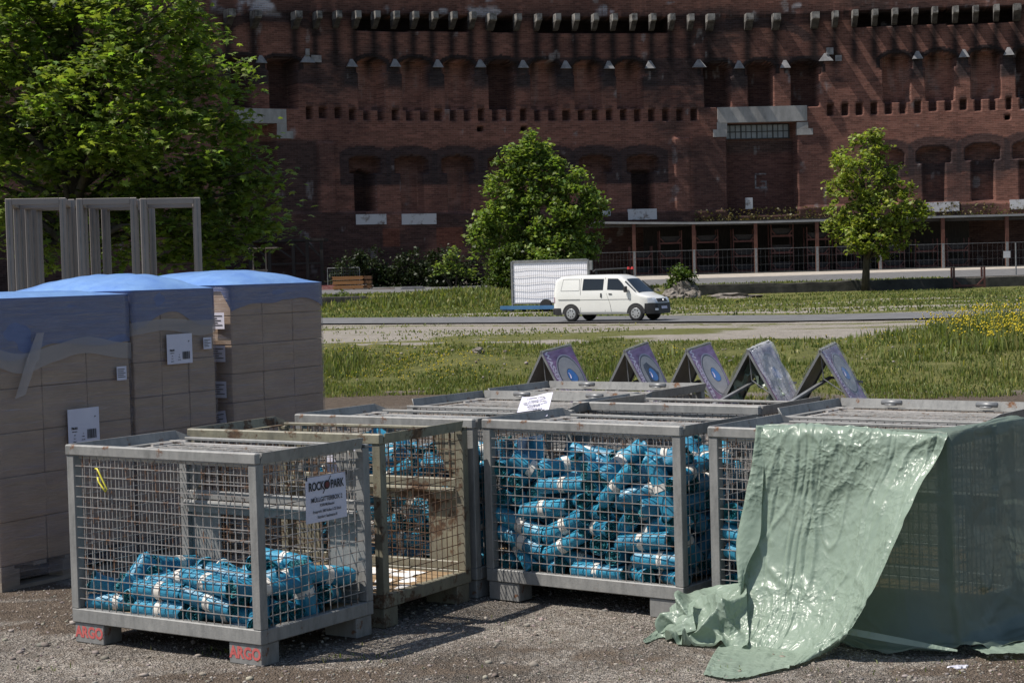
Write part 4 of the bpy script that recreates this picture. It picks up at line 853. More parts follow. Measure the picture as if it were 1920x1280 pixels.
SIM_FULL = '[[0.253,0.33,0.045,0.707,0.009,0.707,0.009,1.045,1.068],[0.112,0.146,0.047,0.383,0.476,-0.523,0.594,1.013,1.109],[-0.529,-0.183,0.043,0.449,-0.412,0.575,0.547,1.029,1.035],[-0.15,0.103,0.045,0.706,-0.691,-0.151,-0.035,0.952,1.079],[0.451,0.24,0.04,0.144,-0.674,-0.213,-0.692,0.962,0.963],[0.442,-0.273,0.04,0.704,-0.433,-0.559,0.068,1.056,0.961],[-0.436,0.06,0.04,0.642,-0.543,0.453,-0.296,0.953,0.949],[0.253,-0.278,0.041,0.663,0.144,0.693,-0.246,0.988,0.982],[-0.442,0.246,0.047,0.62,0.326,0.627,0.34,0.931,1.115],[0.067,-0.333,0.042,0.422,0.567,0.423,0.567,1.078,0.993],[0.399,0.33,0.13,0.191,-0.752,0.248,-0.58,0.959,1.071],[-0.021,-0.166,0.04,0.46,-0.583,0.4,-0.537,1.075,0.942],[0.434,-0.323,0.129,0.3,0.67,-0.257,-0.629,0.988,1.042],[-0.315,-0.272,0.041,0.284,-0.448,0.547,-0.647,0.982,0.983],[0.431,-0.014,0.039,0.685,-0.346,0.617,0.174,0.952,0.93],[-0.09,-0.252,0.069,0.612,-0.171,0.763,-0.116,1.085,1.011],[0.435,0.105,0.045,0.333,-0.682,-0.187,-0.624,0.946,1.066],[0.259,-0.158,0.079,0.494,-0.786,0.14,0.344,1.007,0.95],[0.025,0.123,0.043,0.555,0.62,-0.341,0.438,1.115,1.011],[0.538,0.221,0.147,0.576,0.813,0.072,-0.051,0.949,0.995],[0.28,0.19,0.077,0.563,0.78,0.273,-0.003,0.938,0.974],[-0.114,-0.163,0.126,0.1,-0.198,0.527,-0.82,1.059,1.053],[-0.077,0.331,0.044,0.272,-0.653,0.272,-0.653,1.074,1.058],[0.201,0.137,0.069,0.235,-0.274,-0.741,-0.566,1.029,0.97],[0.297,-0.067,0.105,0.332,-0.436,-0.759,-0.351,1.049,1.068],[0.468,-0.105,0.092,0.828,-0.508,-0.216,-0.098,1.058,1.115],[0.102,0.332,0.197,0.021,0.781,0.026,0.623,1.107,1.015],[-0.06,0.11,0.044,0.673,-0.629,-0.324,-0.215,1.036,1.053],[0.024,-0.081,0.064,0.464,-0.544,0.381,-0.586,0.952,1.008],[-0.456,-0.293,0.099,0.469,0.175,0.857,-0.124,1.014,0.965],[-0.251,0.17,0.043,0.688,-0.661,-0.251,-0.165,0.927,1.013],[-0.292,-0.09,0.042,0.014,-0.523,-0.476,-0.707,0.92,1.001],[-0.451,-0.201,0.129,0.562,-0.14,0.702,-0.415,0.927,1.043],[0.352,0.127,0.126,0.709,0.667,-0.167,0.154,1.084,1.004],[0.28,0.161,0.192,0.682,-0.325,0.564,0.333,1.033,1.111],[0.092,-0.172,0.123,0.833,-0.536,-0.105,-0.084,0.942,1.033],[-0.086,0.334,0.129,0.691,-0.147,0.692,-0.147,1.006,0.965],[0.539,0.056,0.166,0.02,0.037,0.884,-0.466,1.039,0.972],[-0.423,-0.334,0.162,0.443,0.526,0.62,0.376,1.018,0.977],[-0.43,0.128,0.104,0.503,0.235,0.667,0.498,1.076,1.085],[-0.364,0.334,0.066,0.695,0.289,0.544,0.37,0.969,0.974],[0.346,-0.331,0.216,0.744,-0.083,0.656,-0.094,1.049,1.041],[-0.171,0.252,0.125,0.638,-0.296,0.648,-0.291,1.027,0.987],[-0.295,0.071,0.103,0.31,0.776,0.342,-0.429,1.038,0.927],[0.129,0.245,0.173,0.299,-0.527,0.156,-0.781,1.076,1.006],[0.447,-0.142,0.17,0.146,-0.065,0.523,0.837,0.997,0.998],[-0.094,-0.022,0.149,0.745,0.201,-0.599,-0.214,1.087,1.059],[0.078,0.155,0.134,0.661,0.265,0.614,0.34,0.949,1.016],[-0.356,0.21,0.181,0.164,-0.282,-0.719,-0.614,1.082,0.934],[0.182,-0.21,0.133,0.711,-0.699,-0.04,-0.07,1.116,1.12],[0.022,-0.231,0.155,0.52,0.59,-0.235,0.571,1.049,1.11],[-0.538,0.045,0.207,0.048,-0.016,0.319,0.946,1.042,1.003],[0.022,0.069,0.13,0.069,0.688,0.115,0.713,0.934,0.932],[0.333,-0.254,0.256,0.578,-0.264,0.432,-0.639,1.04,1.018],[0.352,0.042,0.219,0.498,0.282,0.749,0.334,1.046,1.021],[-0.155,-0.146,0.205,0.145,-0.621,-0.118,-0.761,0.971,1.07],[0.179,-0.268,0.252,0.151,-0.845,0.262,0.44,0.956,1.063],[0.318,-0.067,0.21,0.275,0.52,-0.115,0.801,1.039,0.968],[-0.438,0.335,0.178,0.893,0.093,0.382,0.218,1.065,0.931],[0.118,-0.134,0.259,0.247,-0.414,0.482,-0.732,1.115,1.053],[-0.329,-0.011,0.151,0.697,-0.53,-0.03,-0.483,0.987,1.043],[0.3,-0.028,0.311,0.706,0.038,-0.637,0.306,1.081,1.007],[-0.322,-0.161,0.131,0.295,0.744,0.469,0.374,0.999,0.939],[-0.043,0.219,0.209,0.232,0.547,-0.45,0.666,1.072,0.92],[-0.454,0.151,0.184,0.172,-0.262,-0.79,-0.526,0.94,0.951],[-0.477,-0.074,0.149,0.202,0.326,0.232,-0.894,0.971,0.975],[0.454,0.16,0.211,0.86,0.36,-0.081,0.352,1.105,0.994],[-0.28,0.239,0.219,0.738,0.599,0.135,-0.28,0.944,1.054],[-0.539,0.184,0.192,0.065,0.991,0.118,-0.008,0.925,0.966],[-0.537,0.296,0.231,0.984,-0.176,-0.003,-0.017,0.982,1.014],[0.176,-0.054,0.223,0.594,0.592,0.119,0.531,1.054,1.108],[0.153,0.335,0.269,0.507,0.456,0.635,0.363,1.002,0.929],[0.087,0.167,0.228,0.367,0.674,-0.311,0.56,0.934,1.1],[-0.198,0.1,0.182,0.123,0.165,-0.913,0.352,0.999,0.932],[-0.028,-0.003,0.257,0.736,-0.395,0.524,-0.17,1.114,0.956],[0.537,-0.034,0.237,0.562,-0.205,-0.274,-0.753,0.942,1.028],[-0.094,0.145,0.208,0.5,0.676,-0.175,0.512,0.923,1.028],[-0.164,0.334,0.346,0.833,-0.109,0.512,-0.177,1.103,0.982],[0.068,-0.218,0.286,0.135,0.468,-0.172,0.856,0.938,1.074],[0.033,-0.294,0.261,0.703,0.427,0.535,0.194,0.937,1.006],[-0.148,-0.334,0.168,0.61,-0.363,0.371,-0.598,0.96,0.977],[0.178,0.116,0.299,0.407,0.37,-0.556,0.623,1.031,1.099],[0.369,-0.084,0.341,0.054,0.695,0.398,0.597,1.051,1.111],[-0.399,-0.072,0.216,0.076,-0.701,0.349,-0.617,0.946,0.933],[-0.427,-0.332,0.253,0.562,-0.208,0.787,-0.148,1.073,1.031],[-0.244,0.01,0.253,0.329,0.522,0.552,0.56,1.11,1.042],[-0.24,-0.238,0.269,0.488,0.46,-0.327,-0.666,1.037,1.085],[0.533,-0.256,0.221,0.381,0.149,-0.332,0.85,1.009,1.108],[0.49,0.217,0.266,0.408,-0.795,-0.448,-0.032,1.007,1.008],[-0.144,-0.329,0.267,0.52,0.412,0.315,0.679,0.941,1.083],[-0.421,-0.248,0.229,0.551,0.345,0.708,0.278,1.096,0.999],[-0.239,-0.14,0.27,0.259,-0.599,-0.506,0.565,1.07,0.968],[-0.021,-0.253,0.342,0.654,-0.531,-0.522,0.136,1.09,1.044],[0.46,-0.209,0.271,0.248,-0.398,0.191,-0.862,0.94,1.064],[0.099,0.255,0.337,0.731,-0.549,0.344,-0.215,1.057,1.093],[-0.498,0.128,0.379,0.762,-0.253,-0.393,-0.449,1.037,0.957],[-0.102,0.284,0.299,0.404,-0.571,-0.649,0.3,1.015,1.061],[-0.116,0.1,0.303,0.562,0.431,0.598,0.375,1.027,1.08],[-0.127,-0.036,0.331,0.662,0.288,0.671,0.171,0.936,0.937],[-0.32,0.272,0.338,0.404,0.093,0.375,0.829,0.981,1.106],[0.242,0.258,0.371,0.293,0.35,0.669,0.586,1.111,1.099],[-0.477,0.321,0.399,0.427,-0.257,-0.088,0.862,1.023,1.099],[0.265,0.335,0.441,0.708,0.057,-0.702,-0.058,0.998,0.956],[0.444,-0.148,0.347,0.513,-0.23,0.824,0.071,1.058,1.031],[0.439,0.334,0.263,0.028,0.795,-0.037,-0.604,0.981,0.974],[0.033,0.016,0.351,0.45,0.164,-0.566,-0.671,0.965,0.933],[-0.268,-0.329,0.347,0.537,0.46,0.461,0.536,1.026,1.101],[0.25,0.125,0.4,0.453,0.873,-0.128,0.125,0.926,0.943],[0.271,-0.23,0.35,0.501,-0.64,0.575,-0.095,1.049,1.058],[0.318,0.263,0.489,0.092,0.859,-0.223,0.451,0.984,1.09],[-0.448,-0.223,0.33,0.618,0.321,0.367,-0.616,1.015,0.94],[0.404,0.261,0.326,0.362,0.409,0.426,0.722,0.941,1.072],[0.437,0.328,0.5,0.431,-0.241,0.861,-0.121,1.105,1.111],[-0.17,0.192,0.353,0.114,-0.753,0.393,0.515,0.961,0.995],[-0.37,0.059,0.321,0.734,0.503,-0.028,0.456,1.029,0.995],[-0.414,0.189,0.353,0.474,0.694,0.175,0.512,1.113,1.109],[0.353,0.088,0.328,0.271,-0.434,0.225,-0.829,1.016,0.991],[0.077,-0.149,0.346,0.552,-0.389,0.516,-0.527,1.059,1.078],[-0.337,0.075,0.412,0.264,-0.46,0.547,-0.648,0.93,1.004],[-0.3,-0.193,0.383,0.48,-0.466,0.676,0.309,1.016,1.117],[-0.106,-0.266,0.403,0.534,-0.704,-0.134,0.448,0.921,1.073],[-0.316,0.222,0.427,0.048,0.719,0.202,0.663,1.023,0.931],[0.418,-0.01,0.405,0.69,-0.183,-0.697,-0.065,0.976,1.111],[0.536,-0.025,0.497,0.057,-0.058,-0.71,-0.7,1.007,1.039],[0.419,0.172,0.326,0.153,0.933,0.093,-0.311,1.074,1.003],[0.454,-0.238,0.401,0.017,0.437,0.524,0.731,1.12,1.071],[-0.194,0.092,0.401,0.285,-0.345,0.726,-0.522,0.963,1.004],[-0.434,-0.062,0.327,0.026,0.549,-0.365,-0.751,0.954,1.012],[0.351,0.151,0.381,0.688,-0.227,0.425,-0.543,0.959,0.924],[-0.533,-0.211,0.342,0.668,0.464,-0.332,0.478,1.104,1.108],[-0.423,-0.034,0.414,0.254,0.215,-0.635,-0.697,0.995,1.075],[-0.194,-0.106,0.422,0.432,0.719,0.289,0.461,1.049,0.995],[0.056,0.225,0.425,0.821,-0.147,0.551,0.038,1.034,0.973],[-0.096,-0.051,0.415,0.511,0.655,0.347,0.436,0.922,1.074],[-0.153,-0.336,0.48,0.45,0.535,0.41,0.586,1.02,0.928],[0.031,0.025,0.456,0.393,-0.51,0.642,0.418,1.051,1.105],[-0.3,0.278,0.488,0.853,0.315,0.401,0.11,1.118,0.98],[0.349,-0.083,0.441,0.487,-0.38,0.59,-0.52,1.026,0.998],[0.057,-0.221,0.45,0.19,-0.329,-0.7,-0.605,0.99,1.019],[0.54,-0.224,0.557,0.801,-0.586,-0.07,-0.096,0.988,0.949],[0.133,0.009,0.391,0.79,0.602,0.111,0.017,0.972,1.086],[0.363,-0.281,0.473,0.458,0.292,0.535,0.647,1.095,1.008],[-0.425,0.134,0.495,0.586,0.126,0.693,0.401,1.032,0.922],[0.336,0.079,0.474,0.149,0.736,-0.035,0.66,1.038,0.943],[0.193,-0.335,0.499,0.393,-0.356,0.168,-0.831,0.942,0.933],[-0.339,-0.011,0.501,0.049,0.633,0.341,0.693,1.098,1.064],[-0.036,-0.249,0.501,0.196,-0.459,0.843,0.201,1.071,0.972],[-0.15,0.297,0.469,0.488,-0.111,0.812,-0.3,0.951,0.963],[0.212,0.029,0.477,0.695,-0.032,0.677,-0.238,0.936,1.005],[0.194,0.193,0.534,0.561,0.216,0.389,0.698,1.057,1.009],[0.359,0.164,0.532,0.567,-0.071,0.803,0.17,1.027,1.1],[-0.305,-0.167,0.477,0.343,-0.567,0.1,-0.742,0.979,0.942],[0.462,-0.331,0.487,0.169,0.178,-0.031,-0.969,1.046,1.048],[-0.42,0.331,0.568,0.031,0.747,0.034,0.664,1.089,1.036],[-0.501,-0.201,0.427,0.541,-0.786,0.299,-0.021,0.972,1.002],[0.194,-0.123,0.486,0.491,0.806,-0.32,-0.08,1.094,0.933],[-0.537,-0.051,0.516,0.92,-0.08,0.033,0.382,1.099,1.021],[-0.078,0.141,0.481,0.031,0.34,0.564,0.752,0.978,0.942],[-0.442,0.241,0.535,0.102,0.646,0.074,0.753,0.943,1.027],[-0.118,-0.197,0.51,0.082,-0.553,-0.249,-0.791,1.03,1.115],[-0.288,-0.082,0.531,0.494,0.248,0.693,0.463,1.047,1.104],[-0.026,0.332,0.482,0.59,-0.361,-0.332,0.641,1.108,1.013],[-0.036,0.067,0.505,0.534,-0.691,-0.084,-0.48,1.069,0.971],[-0.535,0.236,0.624,0.872,-0.456,0.081,0.155,1.059,1.066],[0.415,-0.241,0.595,0.839,-0.22,0.485,-0.115,1.009,1.044],[-0.395,0.059,0.502,0.306,-0.738,0.037,-0.601,0.97,0.991],[-0.113,0.228,0.524,0.82,-0.38,0.194,-0.381,1.038,1.048],[-0.38,-0.004,0.59,0.658,-0.445,0.604,0.068,0.987,1.095],[0.284,-0.211,0.491,0.695,-0.274,0.664,-0.02,1.051,1.071],[0.083,0.02,0.544,0.031,0.442,-0.707,0.551,1.004,1.088],[-0.294,-0.043,0.615,0.593,0.607,-0.091,-0.521,1.043,1.079],[-0.009,0.012,0.583,0.277,0.569,-0.437,0.639,1.087,0.929],[0.461,0.115,0.594,0.483,-0.639,0.179,0.571,1.091,0.968],[0.113,0.148,0.568,0.107,-0.453,0.587,-0.662,0.975,0.922],[-0.23,-0.125,0.596,0.29,0.194,0.589,0.729,0.981,1.067],[-0.288,0.147,0.561,0.277,-0.616,0.528,-0.515,1.057,0.932],[-0.2,-0.227,0.575,0.254,0.208,0.604,0.726,1.073,0.941],[0.147,0.303,0.582,0.414,0.516,-0.738,-0.135,1.079,1.073],[0.54,0.166,0.455,0.433,0.881,0.171,-0.084,1.043,0.924],[-0.456,-0.238,0.503,0.057,-0.061,0.75,-0.656,0.94,0.994],[-0.336,0.333,0.663,0.567,0.414,-0.591,-0.397,1.066,0.998],[0.129,0.057,0.62,0.424,0.818,-0.162,0.354,0.963,1.001],[0.091,0.252,0.637,0.026,-0.506,0.437,0.743,1.059,1.092],[0.481,0.238,0.59,0.538,0.8,0.068,0.257,1.052,1.052],[0.303,-0.111,0.542,0.014,0.594,0.504,0.628,0.97,1.056],[-0.37,-0.29,0.546,0.872,0.256,-0.417,-0.031,0.939,1.041],[-0.429,0.08,0.612,0.455,0.675,-0.451,-0.365,1.005,0.941],[-0.533,-0.23,0.568,0.655,-0.564,-0.329,-0.382,0.985,1.105],[0.391,0.07,0.586,0.322,0.154,-0.471,-0.807,1.071,1.016],[0.302,-0.069,0.619,0.151,0.602,0.389,0.681,1.005,1.008],[0.255,0.06,0.623,0.267,0.878,0.025,0.397,1.027,0.964],[0.077,-0.24,0.549,0.267,0.497,0.436,-0.701,0.984,1.091],[0.506,0.136,0.67,0.12,0.102,0.734,0.661,0.937,1.048],[-0.322,0.033,0.671,0.296,-0.546,-0.433,0.653,1.009,0.95],[-0.145,0.248,0.62,0.795,0.284,0.528,-0.088,0.978,0.938],[-0.332,-0.259,0.624,0.337,-0.353,0.529,-0.694,1.109,0.938],[0.201,-0.031,0.667,0.6,0.192,0.665,0.401,1.092,0.986],[-0.351,0.251,0.633,0.374,-0.537,0.374,-0.658,0.966,0.977],[0.168,0.26,0.7,0.603,-0.619,-0.158,0.477,1.089,1.034],[0.385,-0.144,0.573,0.559,-0.609,0.545,-0.137,0.946,1.008],[0.17,-0.259,0.603,0.299,0.807,0.33,-0.387,0.955,1.009],[0.021,-0.19,0.613,0.194,-0.646,-0.027,-0.738,0.934,0.936],[-0.042,-0.026,0.648,0.41,-0.252,-0.57,-0.666,0.952,0.986],[-0.141,0.08,0.598,0.653,0.622,0.425,-0.084,0.955,1.015],[0.432,-0.128,0.659,0.667,0.654,-0.112,-0.339,1.077,1.109]]'
# ================================================================== wire mesh containers
BL, BW, BH = 1.2345, .8167, .9706
CACHE = {}
def cached(key, fn):
    if key not in CACHE: CACHE[key] = fn()
    return CACHE[key]
def grid_panel(axis, a0, a1, z0, z1, c, step=.05, r=.0019, jit=0.0015, seed=1):
    """welded mesh: axis 'x' spans x at y=c, axis 'y' spans y at x=c"""
    rr = random.Random(seed); mb = MB(); na = int(round((a1 - a0) / step)); nz = int(round((z1 - z0) / step))
    P = (lambda a, z, o: (a, c + o, z)) if axis == 'x' else (lambda a, z, o: (c + o, a, z))
    for i in range(1, na):
        a = a0 + (a1 - a0) * i / na + rr.uniform(-jit, jit); mb.bar(P(a, z0, 0), P(a + rr.uniform(-jit, jit), z1, 0), 2 * r)
    for k in range(1, nz):
        z = z0 + (z1 - z0) * k / nz + rr.uniform(-jit, jit); mb.bar(P(a0, z, -2 * r if axis == 'x' else 2 * r), P(a1, z + rr.uniform(-jit, jit), -2 * r if axis == 'x' else 2 * r), 2 * r, 2 * r)
    return mb
def cage_meshes(k, hinged=False):
    D = {}
    rr = random.Random(k)
    P = .05
    D['bottom_frame'] = MB().bbox(0, BL, 0, .045, .10, .168).bbox(0, BL, BW - .045, BW, .10, .168).bbox(0, .045, .0452, BW - .0452, .101, .167).bbox(BL - .045, BL, .0452, BW - .0452, .101, .167).mesh('bottom_frame')
    mb = MB()
    mb.box(0, P, 0, .006, .168, .918).box(0, .006, .0062, P, .168, .918).box(0.0, .012, -.002, -.0002, .168, .918)
    D['post'] = MB().bbox(0, P, 0, P, .1682, .9178, .003).mesh('post')
    mb = MB(); z0, z1 = .918, BH; t = .008
    if not hinged: mb.bbox(-.004, BL + .004, -.006, .030, z0, z1, .006)                       # front channel
    else: mb.bbox(-.002, BL + .002, 0, .030, z0, z0 + .016, .003)
    if not hinged: mb.bbox(.0, BL, BW - .03, BW, z0, z0 + .016, .003)
    fy = .07 if hinged else .03; ey = BW - .001 if hinged else BW - .06
    for (p, q, n) in ((((0, BW), (BL, BW), (0, 1)),) if hinged else ()) + (((0, fy), (0, ey), (-1, 0)), ((BL, fy), (BL, ey), (1, 0))):
        o = .014; a0 = Vector((p[0], p[1], z0)); b0 = Vector((q[0], q[1], z0)); nn = Vector((n[0], n[1], 0))
        up = Vector((0, 0, z1 - z0)); mb.hexa([a0 - nn * t, b0 - nn * t, b0, a0, a0 + up + nn * o - nn * t, b0 + up + nn * o - nn * t, b0 + up + nn * o, a0 + up + nn * o])
        mb.hexa([a0 - nn * .05 , b0 - nn * .05, b0 - nn * t * 1.01, a0 - nn * t * 1.01, a0 - nn * .05 + Vector((0, 0, .006)), b0 - nn * .05 + Vector((0, 0, .006)), b0 - nn * t * 1.01 + Vector((0, 0, .006)), a0 - nn * t * 1.01 + Vector((0, 0, .006))])
    yo = fy if hinged else ey; sg = -1 if hinged else 1                             # side rims end in a slanted tip on the open side
    for x, nx in ((0, -1), (BL, 1)):
        mb.add([(x, yo, z0), (x - nx * t, yo, z0), (x + nx * .014, yo, z1), (x + nx * (.014 - t), yo, z1), (x - nx * .045, yo + sg * .055, z0 + .018), (x - nx * .05, yo + sg * .055, z0)], [(0, 2, 4, 5), (1, 5, 4, 3), (2, 3, 4), (0, 5, 1), (0, 1, 3, 2)])
    D['top_rim'] = mb.mesh('top_rim')
    D['front_mesh'] = grid_panel('x', P, BL - P, .168, .918, .012, seed=k).mesh('front_mesh')
    D['left_mesh'] = grid_panel('y', P, BW - P, .168, .918, .012, seed=k + 1).mesh('side_mesh')
    D['right_mesh'] = grid_panel('y', P, BW - P, .168, .918, BL - .017, seed=k + 2).mesh('side_mesh')
    y = BW - .03
    D['gate_frame'] = MB().bbox(P, BL - P, y - .02, y + .02, .545, .60).bbox(P, BL - P, y - .02, y + .02, .615, .66).tube([(P, y - .035, .60), (BL - P, y - .035, .60)], .014, 8).bbox(P, BL - P, y - .012, y + .022, .1685, .215).mesh('gate_frame')
    for nm, sx, x in (('L', 1, P + .001), ('R', -1, BL - P - .001)):
        a, b_ = sorted((x, x + sx * .20)); D['plate' + nm] = MB().box(a, b_, y + .012, y + .018, .2155, .5445).mesh('corner_plate')
        D['gusset' + nm] = MB().prism([(x, .9), (x + sx * .17, .9), (x + sx * .05, .665), (x, .665)] if sx > 0 else [(x, .665), (x + sx * .05, .665), (x + sx * .17, .9), (x, .9)], y + .004, y + .010).mesh('gusset_plate')
    D['back_mesh'] = MB(); g1 = grid_panel('x', P + .2, BL - P - .2, .215, .545, y + .014, seed=k + 5); g2 = grid_panel('x', P, BL - P, .66, .918, y - .002, seed=k + 6)
    D['back_mesh'] = MB().add(g1.v, g1.f).add(g2.v, g2.f).mesh('back_mesh')
    D['floor'] = MB().box(.046, BL - .046, .046, BW - .046, .128, .150).mesh('floor')
    mb = MB(); zl = .900
    mb.box(.045, BL - .045, .034, .064, zl, zl + .012).box(.045, BL - .045, BW - .10, BW - .07, zl, zl + .012).box(.06, .09, .0642, BW - .1002, zl, zl + .012).box(BL - .09, BL - .06, .0642, BW - .1002, zl, zl + .012)
    mb.box(.045, .07, BW - .30, BW - .06, zl + .0125, zl + .022).box(.045, .16, BW - .16, BW - .14, zl + .023, zl + .030)
    D['lid_frame'] = mb.mesh('lid')
    mb = MB(); y0, y1 = .064, BW - .10
    for i in range(1, 11): yy = y0 + (y1 - y0) * i / 11; mb.bar((.09, yy, zl + .010 + rr.uniform(-.003, .002)), (BL - .09, yy, zl + .010 + rr.uniform(-.003, .002)), .0055, .0045)
    for i in range(1, 13): xx = .09 + (BL - .18) * i / 13; mb.bar((xx, y0, zl + .004), (xx, y1, zl + .004), .005, .004)
    D['lid_grid'] = mb.mesh('lid_grid')
    D['hinge'] = MB().tube([(-.06, 0, 0), (.06, 0, 0)], .014, 8).box(-.03, .03, -.03, .0, -.016, -.008).mesh('hinge', True)
    D['foot'] = MB().bbox(0, .20, 0, .12, 0, .0998, .004).mesh('foot')
    return D
def cage(label, x, y, yaw, paint='grey', wire='wire', lid=True, hinges=False, k=1, floor='ply'):
    D = cached(('cage', k, paint, hinges), lambda: cage_meshes(k, hinges))
    root = empty('mesh_container', (x, y, 0), math.radians(yaw), label, 'container', 'wire mesh transport containers')
    def L(nm, me, mt, par=root, loc=None):
        return link(nm, me, MT[mt], par, loc)
    for fx in (.0085, BL - .2085):
        for fy in (.0085, BW - .1285): L('foot', D['foot'], paint, root, (fx, fy, 0))
    L('bottom_frame', D['bottom_frame'], paint)
    for fx in (0, BL - .05):
        for fy in (0, BW - .05): L('post', D['post'], paint, root, (fx, fy, 0))
    L('top_rim', D['top_rim'], paint)
    L('front_mesh', D['front_mesh'], wire); L('side_mesh', D['left_mesh'], wire); L('side_mesh', D['right_mesh'], wire)
    g = L('drop_gate', D['gate_frame'], paint); [L(nm_, D[kk_ + q_], paint, g) for q_ in 'LR' for nm_, kk_ in (('corner_plate', 'plate'), ('gusset_plate', 'gusset'))]; L('gate_mesh', D['back_mesh'], wire, g)
    L('floor', D['floor'], floor)
    if lid:
        l = L('lid', D['lid_frame'], 'lidwire'); L('lid_grid', D['lid_grid'], 'lidwire', l)
        if hinges:
            for hx in (.34, .90): L('hinge', D['hinge'], 'zinc', l, (hx, BW - .045, .955))
    return root
B1 = cage('nearest grey mesh container, with red stencilled feet and a low heap of blue rolls', -2.200, 8.601, -33.8, k=1)
RU = cage('rusty brown mesh container without a lid, holding only loose papers', -1.739, 9.330, -30.5, 'rust', 'rustwire', lid=False, k=2, floor='rust')
B2 = cage('grey mesh container filled high with blue bag rolls, left of the green tarpaulin', -.181, 9.444, -36.65, k=1)
B3 = cage('grey mesh container mostly hidden under the green tarpaulin', .941, 8.644, -36.7, k=1)
BA = cage('grey mesh container of blue rolls directly behind the rusty one', -1.266, 10.118, -33.1, k=1)
BC = cage('empty grey mesh container with a fallen white notice on its hinged lid', -.681, 11.023, -35.3, k=1, hinges=True)
BD = cage('grey mesh container behind the full one, between the hinged lids', .343, 10.508, -35.4, k=1)
BE = cage('grey mesh container farthest back, close before the plastic-wrapped signs', -.210, 11.817, -33.4, k=1, hinges=True)
BF = cage('grey mesh container with rust-flecked hinged lid behind the green tarpaulin', 1.400, 9.579, -36.4, k=1, hinges=True)
# stencilled feet
for fx in (.0085, BL - .2085):
    lettering('stencil', [('ARGO', .074, .10, .052, .003, .90)], MT['redink'], B1, Matrix(((1, 0, 0, fx), (0, 0, -1, .0085), (0, 1, 0, 0), (0, 0, 0, 1))), .0015)
# yellow tie on the front mesh
tie = MB().tube([(.205, -.004, .86), (.225, -.012, .862), (.245, -.014, .835), (.265, -.012, .80), (.285, -.010, .765), (.278, -.012, .752), (.255, -.012, .775), (.232, -.012, .80), (.222, -.008, .82)], .0045, 6).build('cable_tie', vmat('yellow_plastic', (.62, .56, .04), (.70, .64, .08), 9, .4), B1, True)
# notices
def notice(name, root, u0, v0, w, h, side, lines, label, curl=.006):
    """sheet fixed outside the right ('R') or the front ('F') mesh; lower left corner (u0,v0)"""
    if side == 'R': B = Matrix(((0, 0, 1, BL + .001), (1, 0, 0, u0), (0, 1, 0, v0), (0, 0, 0, 1)))
    elif side == 'F': B = Matrix(((1, 0, 0, u0), (0, 0, -1, .002), (0, 1, 0, v0), (0, 0, 0, 1)))
    elif side == 'Li': B = Matrix(((0, 0, 1, .022), (1, 0, 0, u0), (0, 1, 0, v0), (0, 0, 0, 1)))
    V = []; F = []; n = 9
    for j in range(n):
        for i in range(n):
            u, v = w * i / (n - 1), h * j / (n - 1); V.append(B @ Vector((u, v, curl * math.sin(3 * i / n + 1.4 * j / n) * .5)))
    for j in range(n - 1):
        for i in range(n - 1): F.append((j * n + i, j * n + i + 1, (j + 1) * n + i + 1, (j + 1) * n + i))
    e = empty(name, root.matrix_world @ Vector((0, 0, 0)), 0); e.location = root.location; e.rotation_euler = root.rotation_euler
    tag(e, label, 'notice')
    sh = MB().add([v[:] for v in V], F).mesh('sheet', True); link('sheet', sh, MT['paper'], e)
    return e, B
TXT = [('MÜLLGITTERBOX 2', .030, .15, .105, .0005, .88), ('9.500 Müllbeutel', .0185, .15, .078, .0003, .85), ('Entspricht 380 Rollen à 25 Stück', .0185, .15, .050, .0003, .85), ('Standort: Sealstation 8', .0185, .15, .024, .0003, .85)]
e, B = notice('notice', B1, .33, .605, .30, .215, 'R', None, 'white notice with black print tied to the right side of the front container')
lettering('print', [('ROCK', .055, .075, .168, .0015, .72), ('PARK', .055, .228, .168, .0015, .72)] + TXT, MT['ink'], e, B, .006)
mb = MB(); mb.tube([B @ Vector((.152, .170, .0055)), B @ Vector((.152, .170, .007))], .021, 20); mb.bar(B @ Vector((.122, .132, .006)), B @ Vector((.182, .21, .006)), .004, .001); mb.build('emblem_ring', MT['ink'], e)
MB().tube([B @ Vector((.152, .170, .0072)), B @ Vector((.152, .170, .0085))], .0145, 18).build('emblem', MT['maroon'], e)
mb = MB()
for u, v in ((.004, .214), (.296, .214)): mb.bar(B @ Vector((u, v - .012, .008)), B @ Vector((u + .004, v + .012, .004)), .006)
mb.build('tie', MT['ink'], e)
e, B = notice('notice', BA, .22, .53, .22, .31, 'F', None, 'white sheet on the front mesh seen sunlit through the rusty container')
e, B = notice('notice', B2, .28, .60, .24, .24, 'Li', None, 'back of a bluish white sheet inside the full container')
# fallen notice on the lid of the container behind, its print upside down
p0, p1, p2, p3 = at(966, 786, 9.86), at(1026, 778, 9.90), at(1039, 741, 10.22), at(979, 744, 10.18)
e = empty('notice', p0, 0, 'white notice with upside-down print leaning over the lid behind the full container', 'notice')
U = (p1 - p0); Vv = (p3 - p0); nn = U.cross(Vv).normalized()
B = Matrix(((U.x, Vv.x, nn.x, 0), (U.y, Vv.y, nn.y, 0), (U.z, Vv.z, nn.z, 0), (0, 0, 0, 1))); mb = MB(); vs = []; fs = []
for j in range(7):
    for i in range(7): vs.append((B @ Vector((i / 6, j / 6, .006 * math.sin(i * .9 + j * .5))))[:])
for j in range(6):
    for i in range(6): fs.append((j * 7 + i, j * 7 + i + 1, j * 7 + i + 8, j * 7 + i + 7))
link('sheet', MB().add(vs, fs).mesh('sheet', True), MT['paper'], e)
Bt = B @ Matrix(((-1 / .30, 0, 0, 1.0), (0, -1 / .215, 0, 1.0), (0, 0, 1, 0), (0, 0, 0, 1)))
